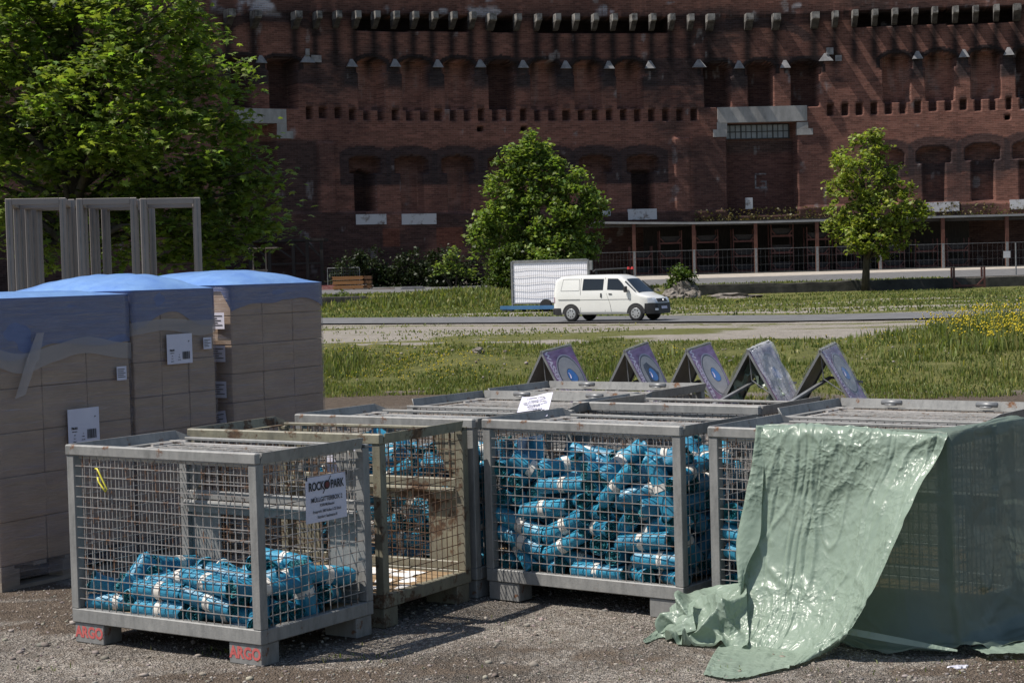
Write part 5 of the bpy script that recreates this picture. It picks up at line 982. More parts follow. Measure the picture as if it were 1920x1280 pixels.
lettering('print', [('MÜLLGITTERBOX 4', .030, .15, .175, .0012, .88), ('9.500 Müllbeutel', .021, .15, .128, .0007, .88), ('Entspricht 380 Rollen à 25 Stück', .019, .15, .088, .0007, .88), ('Standort: Sealstation 2', .021, .15, .046, .0007, .88)], MT['ink'], e, Bt, .010)
# papers lying in containers
def sheet_on(root, x, y, w, h, rz, label, z=.1512, parts=1):
    e = empty('loose_paper', root.matrix_world @ Vector((0, 0, 0)), 0, label, 'paper'); e.location = root.location; e.rotation_euler = root.rotation_euler
    n = 7; c, s_ = math.cos(rz), math.sin(rz); V = []; F = []
    for j in range(n):
        for i in range(n):
            u, v = (i / (n - 1) - .5) * w, (j / (n - 1) - .5) * h; V.append((x + u * c - v * s_, y + u * s_ + v * c, z + .012 * abs(math.sin(i * .9 + rz) * math.sin(j * .8 + x * 7))))
    for j in range(n - 1):
        for i in range(n - 1): F.append((j * n + i, j * n + i + 1, (j + 1) * n + i + 1, (j + 1) * n + i))
    link('sheet', MB().add(V, F).mesh('sheet', True), MT['white'], e)
sheet_on(B1, .62, .10, .26, .15, .1, 'white paper lying on the floor of the front container, left', .152)
sheet_on(B1, 1.02, .09, .16, .11, -.3, 'small white paper on the floor of the front container, near the corner post', .152)
sheet_on(RU, 1.05, .36, .22, .34, .5, 'large white sheet lying on the rusty container floor', .153)
sheet_on(RU, .82, .62, .42, .16, -.1, 'long white strip lying at the back of the rusty container', .155)
sheet_on(RU, .55, .20, .16, .12, .8, 'crumpled small paper in the front corner of the rusty container', .154)
mb = MB()
for i in range(7): mb.box(.05, BL - .05, .05 + i * .102, .05 + i * .102 + .085, .1501, .158)
mb.build('floor_board', MT['ply'], RU)

# ================================================================== blue bag rolls
m, nt, b = nodes('blue_film')
nt.links.new(ramp(nt, noise(nt, 14, 5, .7, (1, 1, .35)), [(.3, (.020, .155, .27)), (.55, (.032, .25, .40)), (.75, (.065, .37, .54))]), b.inputs['Base Color'])
oi = nt.nodes.new('ShaderNodeObjectInfo'); c_ = b.inputs['Base Color'].links[0].from_socket; nt.links.new(mix(nt, 1.0, c_, ramp(nt, oi.outputs['Random'], [(0, (.62, .66, .70)), (.5, (1, 1, 1)), (1, (1.35, 1.2, 1.15))]), 'MULTIPLY'), b.inputs['Base Color']); b.inputs['Roughness'].default_value = .36; bump(nt, b, noise(nt, 24, 5, .7, (1.4, 1.4, .35), dist=.8), .5, .010); MT['bluefilm'] = m
MT['bluend'] = vmat('film_edges', (.012, .12, .16), (.03, .30, .34), 70, .5, bmp=.5)
MT['band'] = vmat('paper_band', (.62, .58, .52), (.80, .77, .71), 5, .8, bmp=.2)
RR_, RLEN = .0435, .295
def roll_meshes(seed):
    r = random.Random(seed); n = 22; zs = [-.5, -.49, -.46, -.40, -.33, -.25, -.17, -.08, 0, .08, .17, .25, .33, .40, .46, .49, .5]
    fl = r.choice([0, 0, .25, .5]); V = []; F = []; ph = [r.uniform(0, 6.28) for _ in range(6)]
    for j, z in enumerate(zs):
        e = max(0, (abs(z) - .30) / .2); end = e if z > 0 else e * .5
        for i in range(n):
            t = 2 * math.pi * i / n
            k = 1 + .05 * math.sin(2 * t + ph[0] + z * 2) + .035 * math.sin(5 * t + ph[1] + z * 7) * (.3 + e) + r.uniform(-.02, .02) * (.4 + e) + fl * end * end * (.35 + .35 * math.sin(2 * t + ph[2]))
            k *= (.93 if abs(z) > .495 else 1.0); w = (1 + .03 * math.sin(z * 9 + ph[3]))
            V.append((RR_ * k * w * math.cos(t), RR_ * k * w * math.sin(t), RLEN * (z + r.uniform(-.012, .012) * (1 if abs(z) > .45 else 0) + (.02 * math.sin(3 * t + ph[4]) if abs(z) > .48 else 0))))
    m_ = len(zs)
    for j in range(m_ - 1):
        for i in range(n): F.append((j * n + i, j * n + (i + 1) % n, (j + 1) * n + (i + 1) % n, (j + 1) * n + i))
    body = MB().add(V, F).mesh('film', True)
    ends = []
    for sgn, row in ((-1, 0), (1, m_ - 1)):      # coiled ends: ridged rings
        rings = [(1.0, 0), (.88, -.035), (.80, .0), (.70, -.045), (.60, -.005), (.48, -.05), (.38, -.01), (.24, -.07), (.10, -.03)]; base = []
        vs = []; c0 = [V[row * n + i] for i in range(n)]
        for q, dz in rings:
            for i in range(n): x, y, z = c0[i]; ws = 1 if q == 1.0 else 1 + .12 * math.sin(2 * math.pi * i / n + ph[5] + q * 9); vs.append((x * q * ws, y * q * ws, z + sgn * dz * RLEN * (1 + .5 * math.sin(3 * i + q * 20))))
        vs.append((0, 0, sgn * RLEN * .43)); fs = []
        for k in range(len(rings) - 1):
            for i in range(n): fs.append((k * n + i, k * n + (i + 1) % n, (k + 1) * n + (i + 1) % n, (k + 1) * n + i))
        for i in range(n): fs.append(((len(rings) - 1) * n + i, (len(rings) - 1) * n + (i + 1) % n, len(vs) - 1))
        ends.append(MB().add(vs, fs).mesh('coiled_end'))
    bw = r.uniform(.05, .075); zc = r.uniform(-.06, .06); V = []; F = []
    for j, z in enumerate((zc - bw, zc, zc + bw)):
        for i in range(n):
            t = 2 * math.pi * i / n; k = 1.035 + .05 * math.sin(2 * t + ph[0] + z * 2) + r.uniform(-.006, .006); V.append((RR_ * k * math.cos(t), RR_ * k * math.sin(t), RLEN * z))
    for j in range(2):
        for i in range(n): F.append((j * n + i, j * n + (i + 1) % n, (j + 1) * n + (i + 1) % n, (j + 1) * n + i))
    return body, ends, MB().add(V, F).mesh('paper_band', True)
VAR = [roll_meshes(100 + i) for i in range(9)]
for b_, e_, p_ in VAR: b_.materials.append(MT['bluefilm']); e_[0].materials.append(MT['bluend']); e_[1].materials.append(MT['bluend']); p_.materials.append(MT['band'])
def fill(root, data, label, group, keep=None, turn=0.0, dx=0.0, seed=1):
    r = random.Random(seed); cnt = 0
    base = Matrix.Translation(root.location) @ Matrix.Rotation(root.rotation_euler.z, 4, 'Z') @ Matrix.Translation((BL / 2 + dx, BW / 2, .151)) @ Matrix.Rotation(turn, 4, 'Z')
    for x, y, z, qw, qx, qy, qz, sl, sr in data:
        if keep and not keep(x, y, z): continue
        b_, e_, p_ = r.choice(VAR); o = bpy.data.objects.new('bag_roll', b_); col.objects.link(o)
        from mathutils import Quaternion
        o.matrix_world = base @ Matrix.Translation((x, y, z)) @ Quaternion((qw, qx, qy, qz)).to_matrix().to_4x4() @ Matrix.Rotation(r.uniform(0, 6.28), 4, 'Z') @ Matrix.Diagonal((sr, sr, sl, 1))
        tag(o, label, 'bag roll', group)
        for ee in e_: c = bpy.data.objects.new('coiled_end', ee); col.objects.link(c); c.parent = o
        if r.random() < .96: c = bpy.data.objects.new('paper_band', p_); col.objects.link(c); c.parent = o
        cnt += 1
    return cnt
FEW = json.loads(SIM_FEW); FULL = json.loads(SIM_FULL)
bpy.context.view_layer.update()
c1 = fill(B1, FEW, 'blue bag roll in the low heap inside the red-footed front container', 'blue bag rolls in the red-footed container', turn=0, dx=0.0, seed=3)
c2 = fill(B2, FULL, 'blue bag roll with white paper band in the fully loaded container', 'blue bag rolls in the full container', keep=lambda x, y, z: (y < -.03 or x > .32 or z > .45) and z < .605 + .06 * x, seed=4)
c3 = fill(BA, FULL, 'blue bag roll in the container behind the rusty one', 'blue bag rolls behind the rusty container', keep=lambda x, y, z: (y > .20 or (x < -.45 and y > -.1) or z > .50) and z < .60, turn=math.pi, seed=5)
c4 = fill(B3, FULL, 'blue bag roll in the container under the green tarpaulin', 'blue bag rolls under the tarpaulin', keep=lambda x, y, z: z < .40 and (x < -.36), seed=6)
print('rolls', c1, c2, c3, c4)

# ================================================================== green tarpaulin over the right-hand container
def tarpmat(name, c1, c2, rough, trans, clear, bscale, bstr):
    m, nt, b = nodes(name); out = nt.nodes['Material Output']
    c = ramp(nt, noise(nt, 5, 6, .7), [(.3, c1), (.7, c2)]); nt.links.new(c, b.inputs['Base Color']); b.inputs['Roughness'].default_value = rough
    b.inputs['Specular IOR Level'].default_value = .6
    tc = nt.nodes.new('ShaderNodeTexCoord'); nz = N(nt, 'ShaderNodeTexNoise', Scale=6.0, Detail=3.0); nt.links.new(tc.outputs['Object'], nz.inputs['Vector'])
    ad = nt.nodes.new('ShaderNodeMix'); ad.data_type = 'VECTOR'; ad.inputs[0].default_value = .10; nt.links.new(tc.outputs['Object'], ad.inputs[4]); nt.links.new(nz.outputs['Color'], ad.inputs[5])
    hs = None
    for sc__, w__ in ((bscale, 1.0), (bscale * 2.7, .45)):
        vo = N(nt, 'ShaderNodeTexVoronoi', Scale=sc__); nt.links.new(ad.outputs[1], vo.inputs['Vector']); ml = nt.nodes.new('ShaderNodeMath'); ml.operation = 'MULTIPLY'; ml.inputs[1].default_value = w__; nt.links.new(vo.outputs['Distance'], ml.inputs[0])
        if hs is None: hs = ml.outputs[0]
        else: a2 = nt.nodes.new('ShaderNodeMath'); a2.operation = 'ADD'; nt.links.new(hs, a2.inputs[0]); nt.links.new(ml.outputs[0], a2.inputs[1]); hs = a2.outputs[0]
    pm = nt.nodes.new('ShaderNodeMath'); pm.operation = 'MULTIPLY'; nt.links.new(hs, pm.inputs[0]); nt.links.new(ramp(nt, noise(nt, 3.2, 3, .6), [(.38, (.10,) * 3), (.62, (1, 1, 1))]), pm.inputs[1])
    bump(nt, b, pm.outputs[0], bstr, .022)
    t = nt.nodes.new('ShaderNodeBsdfTranslucent'); nt.links.new(c, t.inputs['Color']); tp = nt.nodes.new('ShaderNodeBsdfTransparent'); tp.inputs['Color'].default_value = (.75, .85, .78, 1)
    m1 = nt.nodes.new('ShaderNodeMixShader'); m1.inputs[0].default_value = trans; nt.links.new(b.outputs[0], m1.inputs[1]); nt.links.new(t.outputs[0], m1.inputs[2])
    m2 = nt.nodes.new('ShaderNodeMixShader'); m2.inputs[0].default_value = clear; nt.links.new(m1.outputs[0], m2.inputs[1]); nt.links.new(tp.outputs[0], m2.inputs[2]); nt.links.new(m2.outputs[0], out.inputs['Surface'])
    return m
MT['tarp'] = tarpmat('green_sheeting', (.265, .345, .275), (.315, .395, .32), .35, .28, .0, 17, .6)
MT['tarpthin'] = tarpmat('thin_green_sheeting', (.165, .215, .175), (.20, .255, .21), .5, .28, .10, 4, .3)
tarp = empty('tarpaulin', B3.location, B3.rotation_euler.z, 'crumpled pale green plastic tarpaulin draped over the right-hand container down to the ground', 'tarpaulin')
TI = (Matrix.Translation(B3.location) @ Matrix.Rotation(B3.rotation_euler.z, 4, 'Z')).inverted()
def on_plane(px, py, o):
    """point of the place seen at a pixel, o metres out from the container's front face; o None = on the ground"""
    if o is None: return TI @ gnd(px, py, .012)
    d = Vector(ray(px, py)); c = Vector((0, 0, CAMH)); a = TI @ c; dl = TI.to_3x3() @ d; t = (-o - a.y) / dl.y; return a + dl * t
def bez(rows, nu, nv):
    """smooth surface through a net of points rows[v][u] (Catmull-Rom both ways)"""
    def cr(P, t):
        n = len(P) - 1; x = min(max(t * n, 0), n - 1e-6); i = int(x); f = x - i
        p = [P[max(i - 1, 0)], P[i], P[i + 1], P[min(i + 2, n)]]
        return .5 * ((2 * p[1]) + (-p[0] + p[2]) * f + (2 * p[0] - 5 * p[1] + 4 * p[2] - p[3]) * f * f + (-p[0] + 3 * p[1] - 3 * p[2] + p[3]) * f ** 3)
    G = [[cr(rw, i / (nu - 1)) for i in range(nu)] for rw in rows]
    return [[cr([g[i] for g in G], j / (nv - 1)) for i in range(nu)] for j in range(nv)]
from mathutils import noise as mn
def ridged(p, s, seed=0.0):
    return 1 - abs(mn.noise(Vector((p[0] * s[0] + seed, p[1] * s[1], p[2] * s[2] if len(p) > 2 else seed)))) * 2
def cloth(name, rows, nu, nv, amp, mat, parent, fold=None, zmin=.006, seed=1.7):
    G = bez(rows, nu, nv); V = []; F = []
    for j in range(nv):
        for i in range(nu):
            p = G[j][i]; a = G[j][min(i + 1, nu - 1)] - G[j][max(i - 1, 0)]; b_ = G[min(j + 1, nv - 1)][i] - G[max(j - 1, 0)][i]; nrm = a.cross(b_)
            nrm = nrm.normalized() if nrm.length > 1e-9 else Vector((0, -1, 0)); u, v = i / (nu - 1), j / (nv - 1)
            NZ = lambda a_, b2, c_: mn.noise(Vector((u * a_, v * b2, seed + c_)))
            w1 = 0; f1 = math.exp(-(NZ(4, 3.5, 1) / .07) ** 2) + .8 * math.exp(-(NZ(7, 5, 21) / .08) ** 2); f2 = math.exp(-(NZ(12, 11, 3) / .11) ** 2) + .7 * math.exp(-(NZ(17, 13, 13) / .12) ** 2); f3 = math.exp(-(NZ(34, 42, 5) / .16) ** 2); k = .35 + 1.1 * max(0, mn.noise(Vector((u * 3.3, v * 3.3, seed + 2))) + .25)
            d = amp * (.34 * f1 + .10 * k * k * f2 + .04 * k * k * f3 + .35 * NZ(2.6, 1.1, 0) + .08 * NZ(8, 3, 9))
            if fold: d += fold(u, v)
            q = p - nrm * d if nrm.y > 0 else p + nrm * d
            q.z = max(q.z, zmin + .006 * mn.noise(Vector((u * 20, v * 20, 1)))); V.append(q[:])
    for j in range(nv - 1):
        for i in range(nu - 1): F.append((j * nu + i, j * nu + i + 1, (j + 1) * nu + i + 1, (j + 1) * nu + i))
    return link(name, MB().add(V, F).mesh(name, True), mat, parent)
def creases(u, v):
    d = 0
    for c, w in ((.16, .006), (.25, .007), (.285, .006), (.32, .007), (.36, .006), (.70, .006), (.735, .006), (.93, .006)):
        cc = c + .012 * mn.noise(Vector((v * 5, c * 40, 0))) + .05 * max(0, v - .6) * (1 if c < .5 else -1.2); d += .0065 * math.exp(-((u - cc) / w) ** 2) * (.35 + .65 * abs(mn.noise(Vector((v * 9, c * 30, 2)))) * 1.6)
    return -d
o = on_plane; top = lambda x, z=.99: Vector((x, .10, z))
rows = [
    [o(1418, 797, -.05), o(1500, 797, -.05), o(1600, 800, -.05), o(1690, 806, -.05), o(1772, 811, -.05)],
    [o(1417, 806, .036), o(1500, 806, .036), o(1600, 809, .036), o(1690, 814, .038), o(1776, 818, .036)],
    [o(1414, 860, .055), o(1500, 862, .055), o(1590, 865, .055), o(1680, 868, .06), o(1757, 862, .065)],
    [o(1402, 940, .06), o(1490, 945, .06), o(1570, 945, .05), o(1645, 940, .12), o(1716, 935, .22)],
    [o(1386, 1015, .10), o(1475, 1020, .10), o(1560, 1022, .10), o(1630, 1020, .20), o(1683, 1005, .34)],
    [o(1385, 1085, .15), o(1465, 1092, .15), o(1550, 1095, .16), o(1610, 1095, .28), o(1648, 1085, .42)],
    [o(1390, 1140, .21), o(1455, 1155, .24), o(1530, 1158, .25), o(1585, 1152, .34), o(1622, 1142, .44)],
    [o(1375, 1190, .33), o(1430, 1205, .36), o(1500, 1206, .36), o(1560, 1195, .40), o(1600, 1176, .44)],
    [o(1346, 1232, .50), o(1400, 1242, .50), o(1460, 1236, .47), o(1535, 1215, .44), o(1585, 1194, .44)],
    [o(1318, 1262, None), o(1372, 1272, None), o(1440, 1258, None), o(1510, 1240, None), o(1575, 1208, None)]]
cloth('front_drape', rows, 240, 280, .022, MT['tarp'], tarp, creases)
# folded-back left edge of the drape
rows = [[o(1421, 800, .02), o(1419, 800, .05), o(1430, 800, .035)], [o(1414, 860, .035), o(1412, 865, .075), o(1432, 868, .055)], [o(1402, 940, .065), o(1398, 940, .11), o(1428, 950, .09)], [o(1386, 1015, .105), o(1384, 1015, .16), o(1424, 1010, .13)], [o(1386, 1080, .15), o(1384, 1075, .20), o(1400, 1062, .175)], [o(1391, 1115, .19), o(1389, 1118, .22), o(1392, 1118, .20)]]
cloth('edge_fold', rows, 18, 70, .006, MT['tarp'], tarp)
# top sheet and thin sheet hanging on the right-hand side, draped round the corner
z_ = BH + .012
def tp(x, y, z): return Vector((x, y, z))
rows = [[tp(.30, .17, z_ - .03), tp(.55, .20, z_ - .035), tp(.85, .22, z_ - .03), tp(1.06, .26, z_ - .01), tp(1.20, .40, z_ + .004), tp(1.20, .62, z_ + .006), tp(1.20, .86, z_ + .004)],
        [tp(.30, .03, z_), tp(.55, .03, z_ + .002), tp(.85, .03, z_), tp(1.10, .03, z_ + .004), tp(1.25, .14, z_ + .006), tp(1.25, .5, z_ + .008), tp(1.25, .86, z_ + .004)],
        [tp(.42, -.008, .955), tp(.58, -.008, .955), tp(.88, -.008, .955), tp(1.18, -.008, .96), tp(1.27, .05, .955), tp(1.275, .48, .955), tp(1.28, .88, .95)],
        [tp(.50, -.012, .75), tp(.66, -.014, .75), tp(.93, -.022, .74), tp(1.20, -.018, .74), tp(1.285, .04, .74), tp(1.285, .46, .74), tp(1.30, .90, .72)],
        [tp(.58, -.012, .5), tp(.74, -.014, .48), tp(.98, -.03, .47), tp(1.22, -.022, .47), tp(1.30, .04, .48), tp(1.30, .44, .48), tp(1.35, .92, .45)],
        [tp(.62, -.02, .26), tp(.80, -.04, .22), tp(1.02, -.07, .21), tp(1.235, -.032, .22), tp(1.315, .035, .22), tp(1.33, .42, .22), tp(1.38, .92, .2)],
        [tp(.62, -.06, .06), tp(.83, -.12, .06), tp(1.04, -.15, .05), tp(1.25, -.05, .06), tp(1.34, .03, .06), tp(1.38, .40, .06), tp(1.43, .92, .05)],
        [tp(.62, -.12, .012), tp(.85, -.20, .012), tp(1.06, -.24, .012), tp(1.29, -.12, .03), tp(1.42, .0, .03), tp(1.55, .36, .03), tp(1.60, .92, .012)]]
def soft(u, v): return .022 * mn.noise(Vector((u * 9 + 3, v * 2.0, 4))) * v + .030 * mn.noise(Vector((u * 3.2, v * 3.4 + u * 2, 9))) * v + .035 * mn.noise(Vector((u * 14, v * 26, 2))) * max(0, v - .78) * 4
cloth('side_drape', rows, 150, 150, .010, MT['tarpthin'], tarp, soft)
# crumpled heap at the container's left foot
def heap(name, c, rx, ry, h, seed, nu=64, nv=26, tip=None, mat='tarp'):
    V = []; F = []; C = TI @ c
    for j in range(nv):
        v = j / (nv - 1)
        for i in range(nu):
            t = 2 * math.pi * i / nu; R = math.sin(v * math.pi / 2 * 1.02); x, y = math.cos(t) * R, math.sin(t) * R; z = math.cos(v * math.pi / 2)
            q = Vector((x * 1.6, y * 1.6, z * 1.3 + seed)); f = .55 * mn.noise(q * 1.3) + .55 * mn.noise(q * 3.1)
            k = 1 + f; V.append([C.x + x * rx * k, C.y + y * ry * k, max(.008, h * (z ** .8) * (1 + f * 1.1))])
            if tip and v > .55:
                w = max(0, math.cos(t - tip[0])) ** 10 * (v - .55) / .45; V[-1][0] += tip[1] * w; V[-1][1] += tip[2] * w; V[-1][2] *= 1 - .5 * w
    for j in range(nv - 1):
        for i in range(nu): F.append((j * nu + i, j * nu + (i + 1) % nu, (j + 1) * nu + (i + 1) % nu, (j + 1) * nu + i))
    me = MB().add(V, F).mesh(name, True); r_ = random.Random(int(seed * 10)); ca = me.attributes.new('crease_edge', 'FLOAT', 'EDGE'); ca.data.foreach_set('value', [r_.choice((0, 0, .5, .9)) for _ in me.edges])
    hp_ = link(name, me, MT[mat], tarp); ms = hp_.modifiers.new('sub', 'SUBSURF'); ms.levels = ms.render_levels = 3
    return hp_
def G_(px, py): return TI @ gnd(px, py, .012)
def crumple(u, v):
    r1 = abs(math.sin(5.2 * u - 3.1 * v + 2.2 * mn.noise(Vector((u * 2.2, v * 2.2, 3))))); r2 = abs(math.sin(4.1 * v + 7 * u + 3.0 * mn.noise(Vector((u * 3, v * 2, 8)))))
    return (.085 * (.55 - r1) + .045 * (.55 - r2) + .03 * mn.noise(Vector((u * 3, v * 3, 5)))) * min(1, 5 * v, 5 * u + .3)
rows = [[o(1398, 1092, .10), o(1345, 1098, .12), o(1292, 1112, .14), o(1255, 1138, .16)], [o(1400, 1108, .20), o(1345, 1110, .26), o(1285, 1124, .28), o(1243, 1152, .28)], [o(1402, 1148, .28), o(1345, 1150, .38), o(1290, 1160, .40), o(1240, 1176, .36)], [o(1404, 1184, .33), o(1350, 1192, .42), o(1295, 1196, .44), o(1250, 1194, .40)], [G_(1402, 1214), G_(1352, 1210), G_(1292, 1207), G_(1246, 1201)]]
cloth('crumpled_heap', rows, 90, 80, .008, MT['tarp'], tarp, crumple)
rows = [[o(1305, 1122, .31), o(1300, 1150, .40), o(1305, 1180, .46)], [o(1262, 1152, .33), o(1262, 1170, .40), o(1268, 1192, .44)], [o(1232, 1178, .38), o(1234, 1186, .41), o(1240, 1197, .43)], [G_(1206, 1200), G_(1207, 1202), G_(1211, 1204)]]
cloth('trailing_tip', rows, 30, 40, .010, MT['tarp'], tarp)
rows = [[o(1400, 1100, .06), o(1400, 1130, .14), o(1395, 1175, .25)], [o(1340, 1105, .05), o(1345, 1135, .16), o(1350, 1190, .28)], [o(1290, 1128, .08), o(1300, 1150, .2), o(1300, 1196, .3)], [o(1262, 1150, .12), o(1268, 1165, .24), o(1270, 1190, .3)]]
cloth('loose_fold', rows, 40, 40, .03, MT['tarp'], tarp)
rows = [[gnd(1815, 1225) , gnd(1870, 1219), gnd(1940, 1213)], [gnd(1850, 1238), gnd(1890, 1236), gnd(1950, 1236)]]
rows = [[TI @ q + Vector((0, 0, .03)) for q in rw] for rw in rows]
cloth('ground_flap', rows, 26, 14, .012, MT['tarp'], tarp)
rows = [[o(1580, 1174, .36), o(1690, 1195, .29), o(1795, 1217, .20)], [o(1580, 1187, .37), o(1690, 1207, .30), o(1795, 1221, .205)]]
cloth('hem_strip', rows, 30, 4, .004, MT['tarp'], tarp)
lt_ = gnd(1798, 1251)
lit = lump('litter', lt_, (.035, .02, .012), vmat('shiny_wrapper', (.45, .45, .55), (.75, .75, .8), 30, .3), 5, 'small crumpled silvery wrapper lying on the dirt at lower right', 'litter', .7)

# ================================================================== wrapped pallets of cartons
PA = math.radians(31.0); PE = Vector((math.sin(PA), math.cos(PA), 0)); PN = Vector((-math.cos(PA), math.sin(PA), 0))
P0 = gnd(110, 1088)
def t_at(px):
    lo_, hi_ = -4.0, 9.0
    for _ in range(50):
        mid_ = (lo_ + hi_) / 2; q = P0 + PE * mid_; v = RT.T @ (np.array(q) - np.array([0, 0, CAMH])); yc = v[1] * math.cos(PITCH) - v[2] * math.sin(PITCH)
        # project at mid height
        if 960 + FPX * v[0] / yc > px: hi_ = mid_
        else: lo_ = mid_
    return lo_
MT['carton'] = vmat('cardboard', (.33, .235, .165), (.43, .315, .23), 4, .85, (1, 1, 3), bmp=.08, detail=6)
MT['pallet'] = vmat('pallet_wood', (.20, .165, .13), (.32, .27, .22), 3, .9, (1, 1, 6), bmp=.15)
m, nt, b = nodes('stretch_film'); out = nt.nodes['Material Output']
st_ = noise(nt, 5.0, 8, .78, (.45, .45, 17), dist=.25); b.inputs['Base Color'].default_value = (.46, .43, .47, 1); b.inputs['Roughness'].default_value = .17
bump(nt, b, noise(nt, 6, 6, .7, (.4, .4, 14)), .8, .012)
tpn = nt.nodes.new('ShaderNodeBsdfTransparent'); mx = nt.nodes.new('ShaderNodeMixShader')
nt.links.new(ramp(nt, noise(nt, 3.2, 7, .75, (.35, .35, 9), dist=.3), [(.42, (.50, .43, .38)), (.62, (.36, .36, .47))]), b.inputs['Base Color']); nt.links.new(ramp(nt, st_, [(.36, (.08,) * 3), (.53, (.26,) * 3), (.66, (.58,) * 3)]), mx.inputs[0]); nt.links.new(tpn.outputs[0], mx.inputs[1]); nt.links.new(b.outputs[0], mx.inputs[2]); nt.links.new(mx.outputs[0], out.inputs['Surface'])
MT['film'] = m
m, nt, b = nodes('blue_cover'); out = nt.nodes['Material Output']
nt.links.new(ramp(nt, noise(nt, 5, 6, .7), [(.3, (.16, .31, .70)), (.7, (.26, .46, .82))]), b.inputs['Base Color']); b.inputs['Roughness'].default_value = .28
bump(nt, b, noise(nt, 9, 6, .65, (1, 1, 1), dist=1), .35, .02); t = nt.nodes.new('ShaderNodeBsdfTranslucent'); t.inputs['Color'].default_value = (.10, .24, .75, 1)
mx = nt.nodes.new('ShaderNodeMixShader'); mx.inputs[0].default_value = .22; nt.links.new(b.outputs[0], mx.inputs[1]); nt.links.new(t.outputs[0], mx.inputs[2]); nt.links.new(mx.outputs[0], out.inputs['Surface'])
MT['cover'] = m
MT['skirt'] = vmat('blue_cover_skirt', (.075, .11, .25), (.12, .165, .33), 4, .4, (1, 1, 5))
m, nt, b = nodes('milky_film'); out = nt.nodes['Material Output']; b.inputs['Base Color'].default_value = (.45, .43, .45, 1); b.inputs['Roughness'].default_value = .35
tpn = nt.nodes.new('ShaderNodeBsdfTransparent'); mx = nt.nodes.new('ShaderNodeMixShader'); mx.inputs[0].default_value = .45; nt.links.new(tpn.outputs[0], mx.inputs[1]); nt.links.new(b.outputs[0], mx.inputs[2]); nt.links.new(mx.outputs[0], out.inputs['Surface']); MT['flap'] = m
MT['tape'] = vmat('pale_film_flap', (.34, .33, .34), (.42, .41, .42), 5, .35)
def wrapped(label, px1, length, depth, rows_, cols, deps, h, skirt, dome, seed, labels=(), flaps=(), px0=None, off=0.0, bow=0.0, milky=0.0):
    r = random.Random(seed)
    t1 = t_at(px1) if px1 is not None else t_at(px0) + length
    base = P0 + PE * (t1 - length) + PN * off
    yaw = math.atan2(PE.y, PE.x)
    root = empty('wrapped_pallet', (base.x, base.y, 0), yaw, label, 'pallet load')     # local x along the visible face, local y away from it
    # euro pallet
    mb = MB()
    for yy in (0, depth / 2 - .06, depth - .12): mb.box(.0, length, yy, yy + .12, 0, .022)
    for i in range(5): x = i * (length - .10) / 4; mb.box(x, x + .10, 0, depth, .122, .144)
    mb.build('deck', MT['pallet'], root)
    for x in (0, length / 2 - .07, length - .14):
        for yy in (.002, depth / 2 - .06, depth - .122): MB().box(x + .001, x + .139, yy, yy + .118, .0222, .1218).build('block', MT['pallet'], root)
    z0 = .146; ch = (h - z0) / rows_; cw = length / cols; cd = depth / deps
    for k in range(rows_):
        for i in range(cols):
            for j in range(deps):
                jx, jy = r.uniform(-.002, .002), r.uniform(-.005, .003); g = .0022
                MB().bbox(i * cw + g + jx, (i + 1) * cw - g + jx, j * cd + g + jy, (j + 1) * cd - g + jy, z0 + k * ch + .001, z0 + (k + 1) * ch - .002, .004).build('carton', MT['carton'], root)
    # stretch film, slightly wavy, just outside the cartons
    V = []; F = []; nz = 34; per = []; n1, n2 = 22, 16; e = .014
    for i in range(n1): per.append((length * i / n1, -e, 0, -1))
    for i in range(n2): per.append((length + e, depth * i / n2, 1, 0))
    for i in range(n1): per.append((length * (1 - i / n1), depth + e, 0, 1))
    for i in range(n2): per.append((-e, depth * (1 - i / n2), -1, 0))
    n = len(per)
    for k in range(nz + 1):
        z = .06 + (h - .06) * k / nz
        for x, yv, ax, ay in per:
            d = .012 * mn.noise(Vector((x * 3 + seed, yv * 3, z * 9))) + .004 * mn.noise(Vector((x * 9, yv * 9, z * 30))); V.append((x + ax * d, yv + ay * d, z))
    for k in range(nz):
        for i in range(n): F.append((k * n + i, k * n + (i + 1) % n, (k + 1) * n + (i + 1) % n, (k + 1) * n + i))
    link('stretch_film', MB().add(V, F).mesh('stretch_film', True), MT['film'], root)
    # blue cover: domed top and uneven skirt held under the film
    nu, nv = 40, 34; V = []; F = []
    for j in range(nv + 1):
        for i in range(nu + 1):
            u, v = i / nu, j / nv; edge = min(u, 1 - u, v, 1 - v) * 2
            zz = h + .012 + dome * (1 - (2 * u - 1) ** 2) ** .8 * (1 - (2 * v - 1) ** 4) + .014 * mn.noise(Vector((u * 3 + seed, v * 3, 1))) * min(1, edge * 3) + .008 * mn.noise(Vector((u * 4, v * 15, seed))) * min(1, edge * 5)
            V.append((-.016 + u * (length + .032), -.016 + v * (depth + .032), zz))
    for j in range(nv):
        for i in range(nu): q = j * (nu + 1) + i; F.append((q, q + 1, q + nu + 2, q + nu + 1))
    link('blue_cover', MB().add(V, F).mesh('blue_cover', True), MT['cover'], root)
    V = []; F = []; e2 = .010
    for k in range(7):
        for x, yv, ax, ay in per:
            s_ = skirt * (1 + .30 * mn.noise(Vector((x * 2.2 + seed * 3, yv * 2.2, 0)))) + .03 * math.sin(x * 9 + seed) * (k > 4)
            if ax == -1: s_ *= .25
            if bow and ay == -1: s_ -= bow * max(0, 1 - abs(x / length - .55) * 2.4)
            V.append((x - ax * (.014 - e2), yv - ay * (.014 - e2), h + .012 - max(.02, s_) * k / 6))
    for k in range(6):
        for i in range(n): F.append((k * n + i, (k + 1) * n + i, (k + 1) * n + (i + 1) % n, k * n + (i + 1) % n))
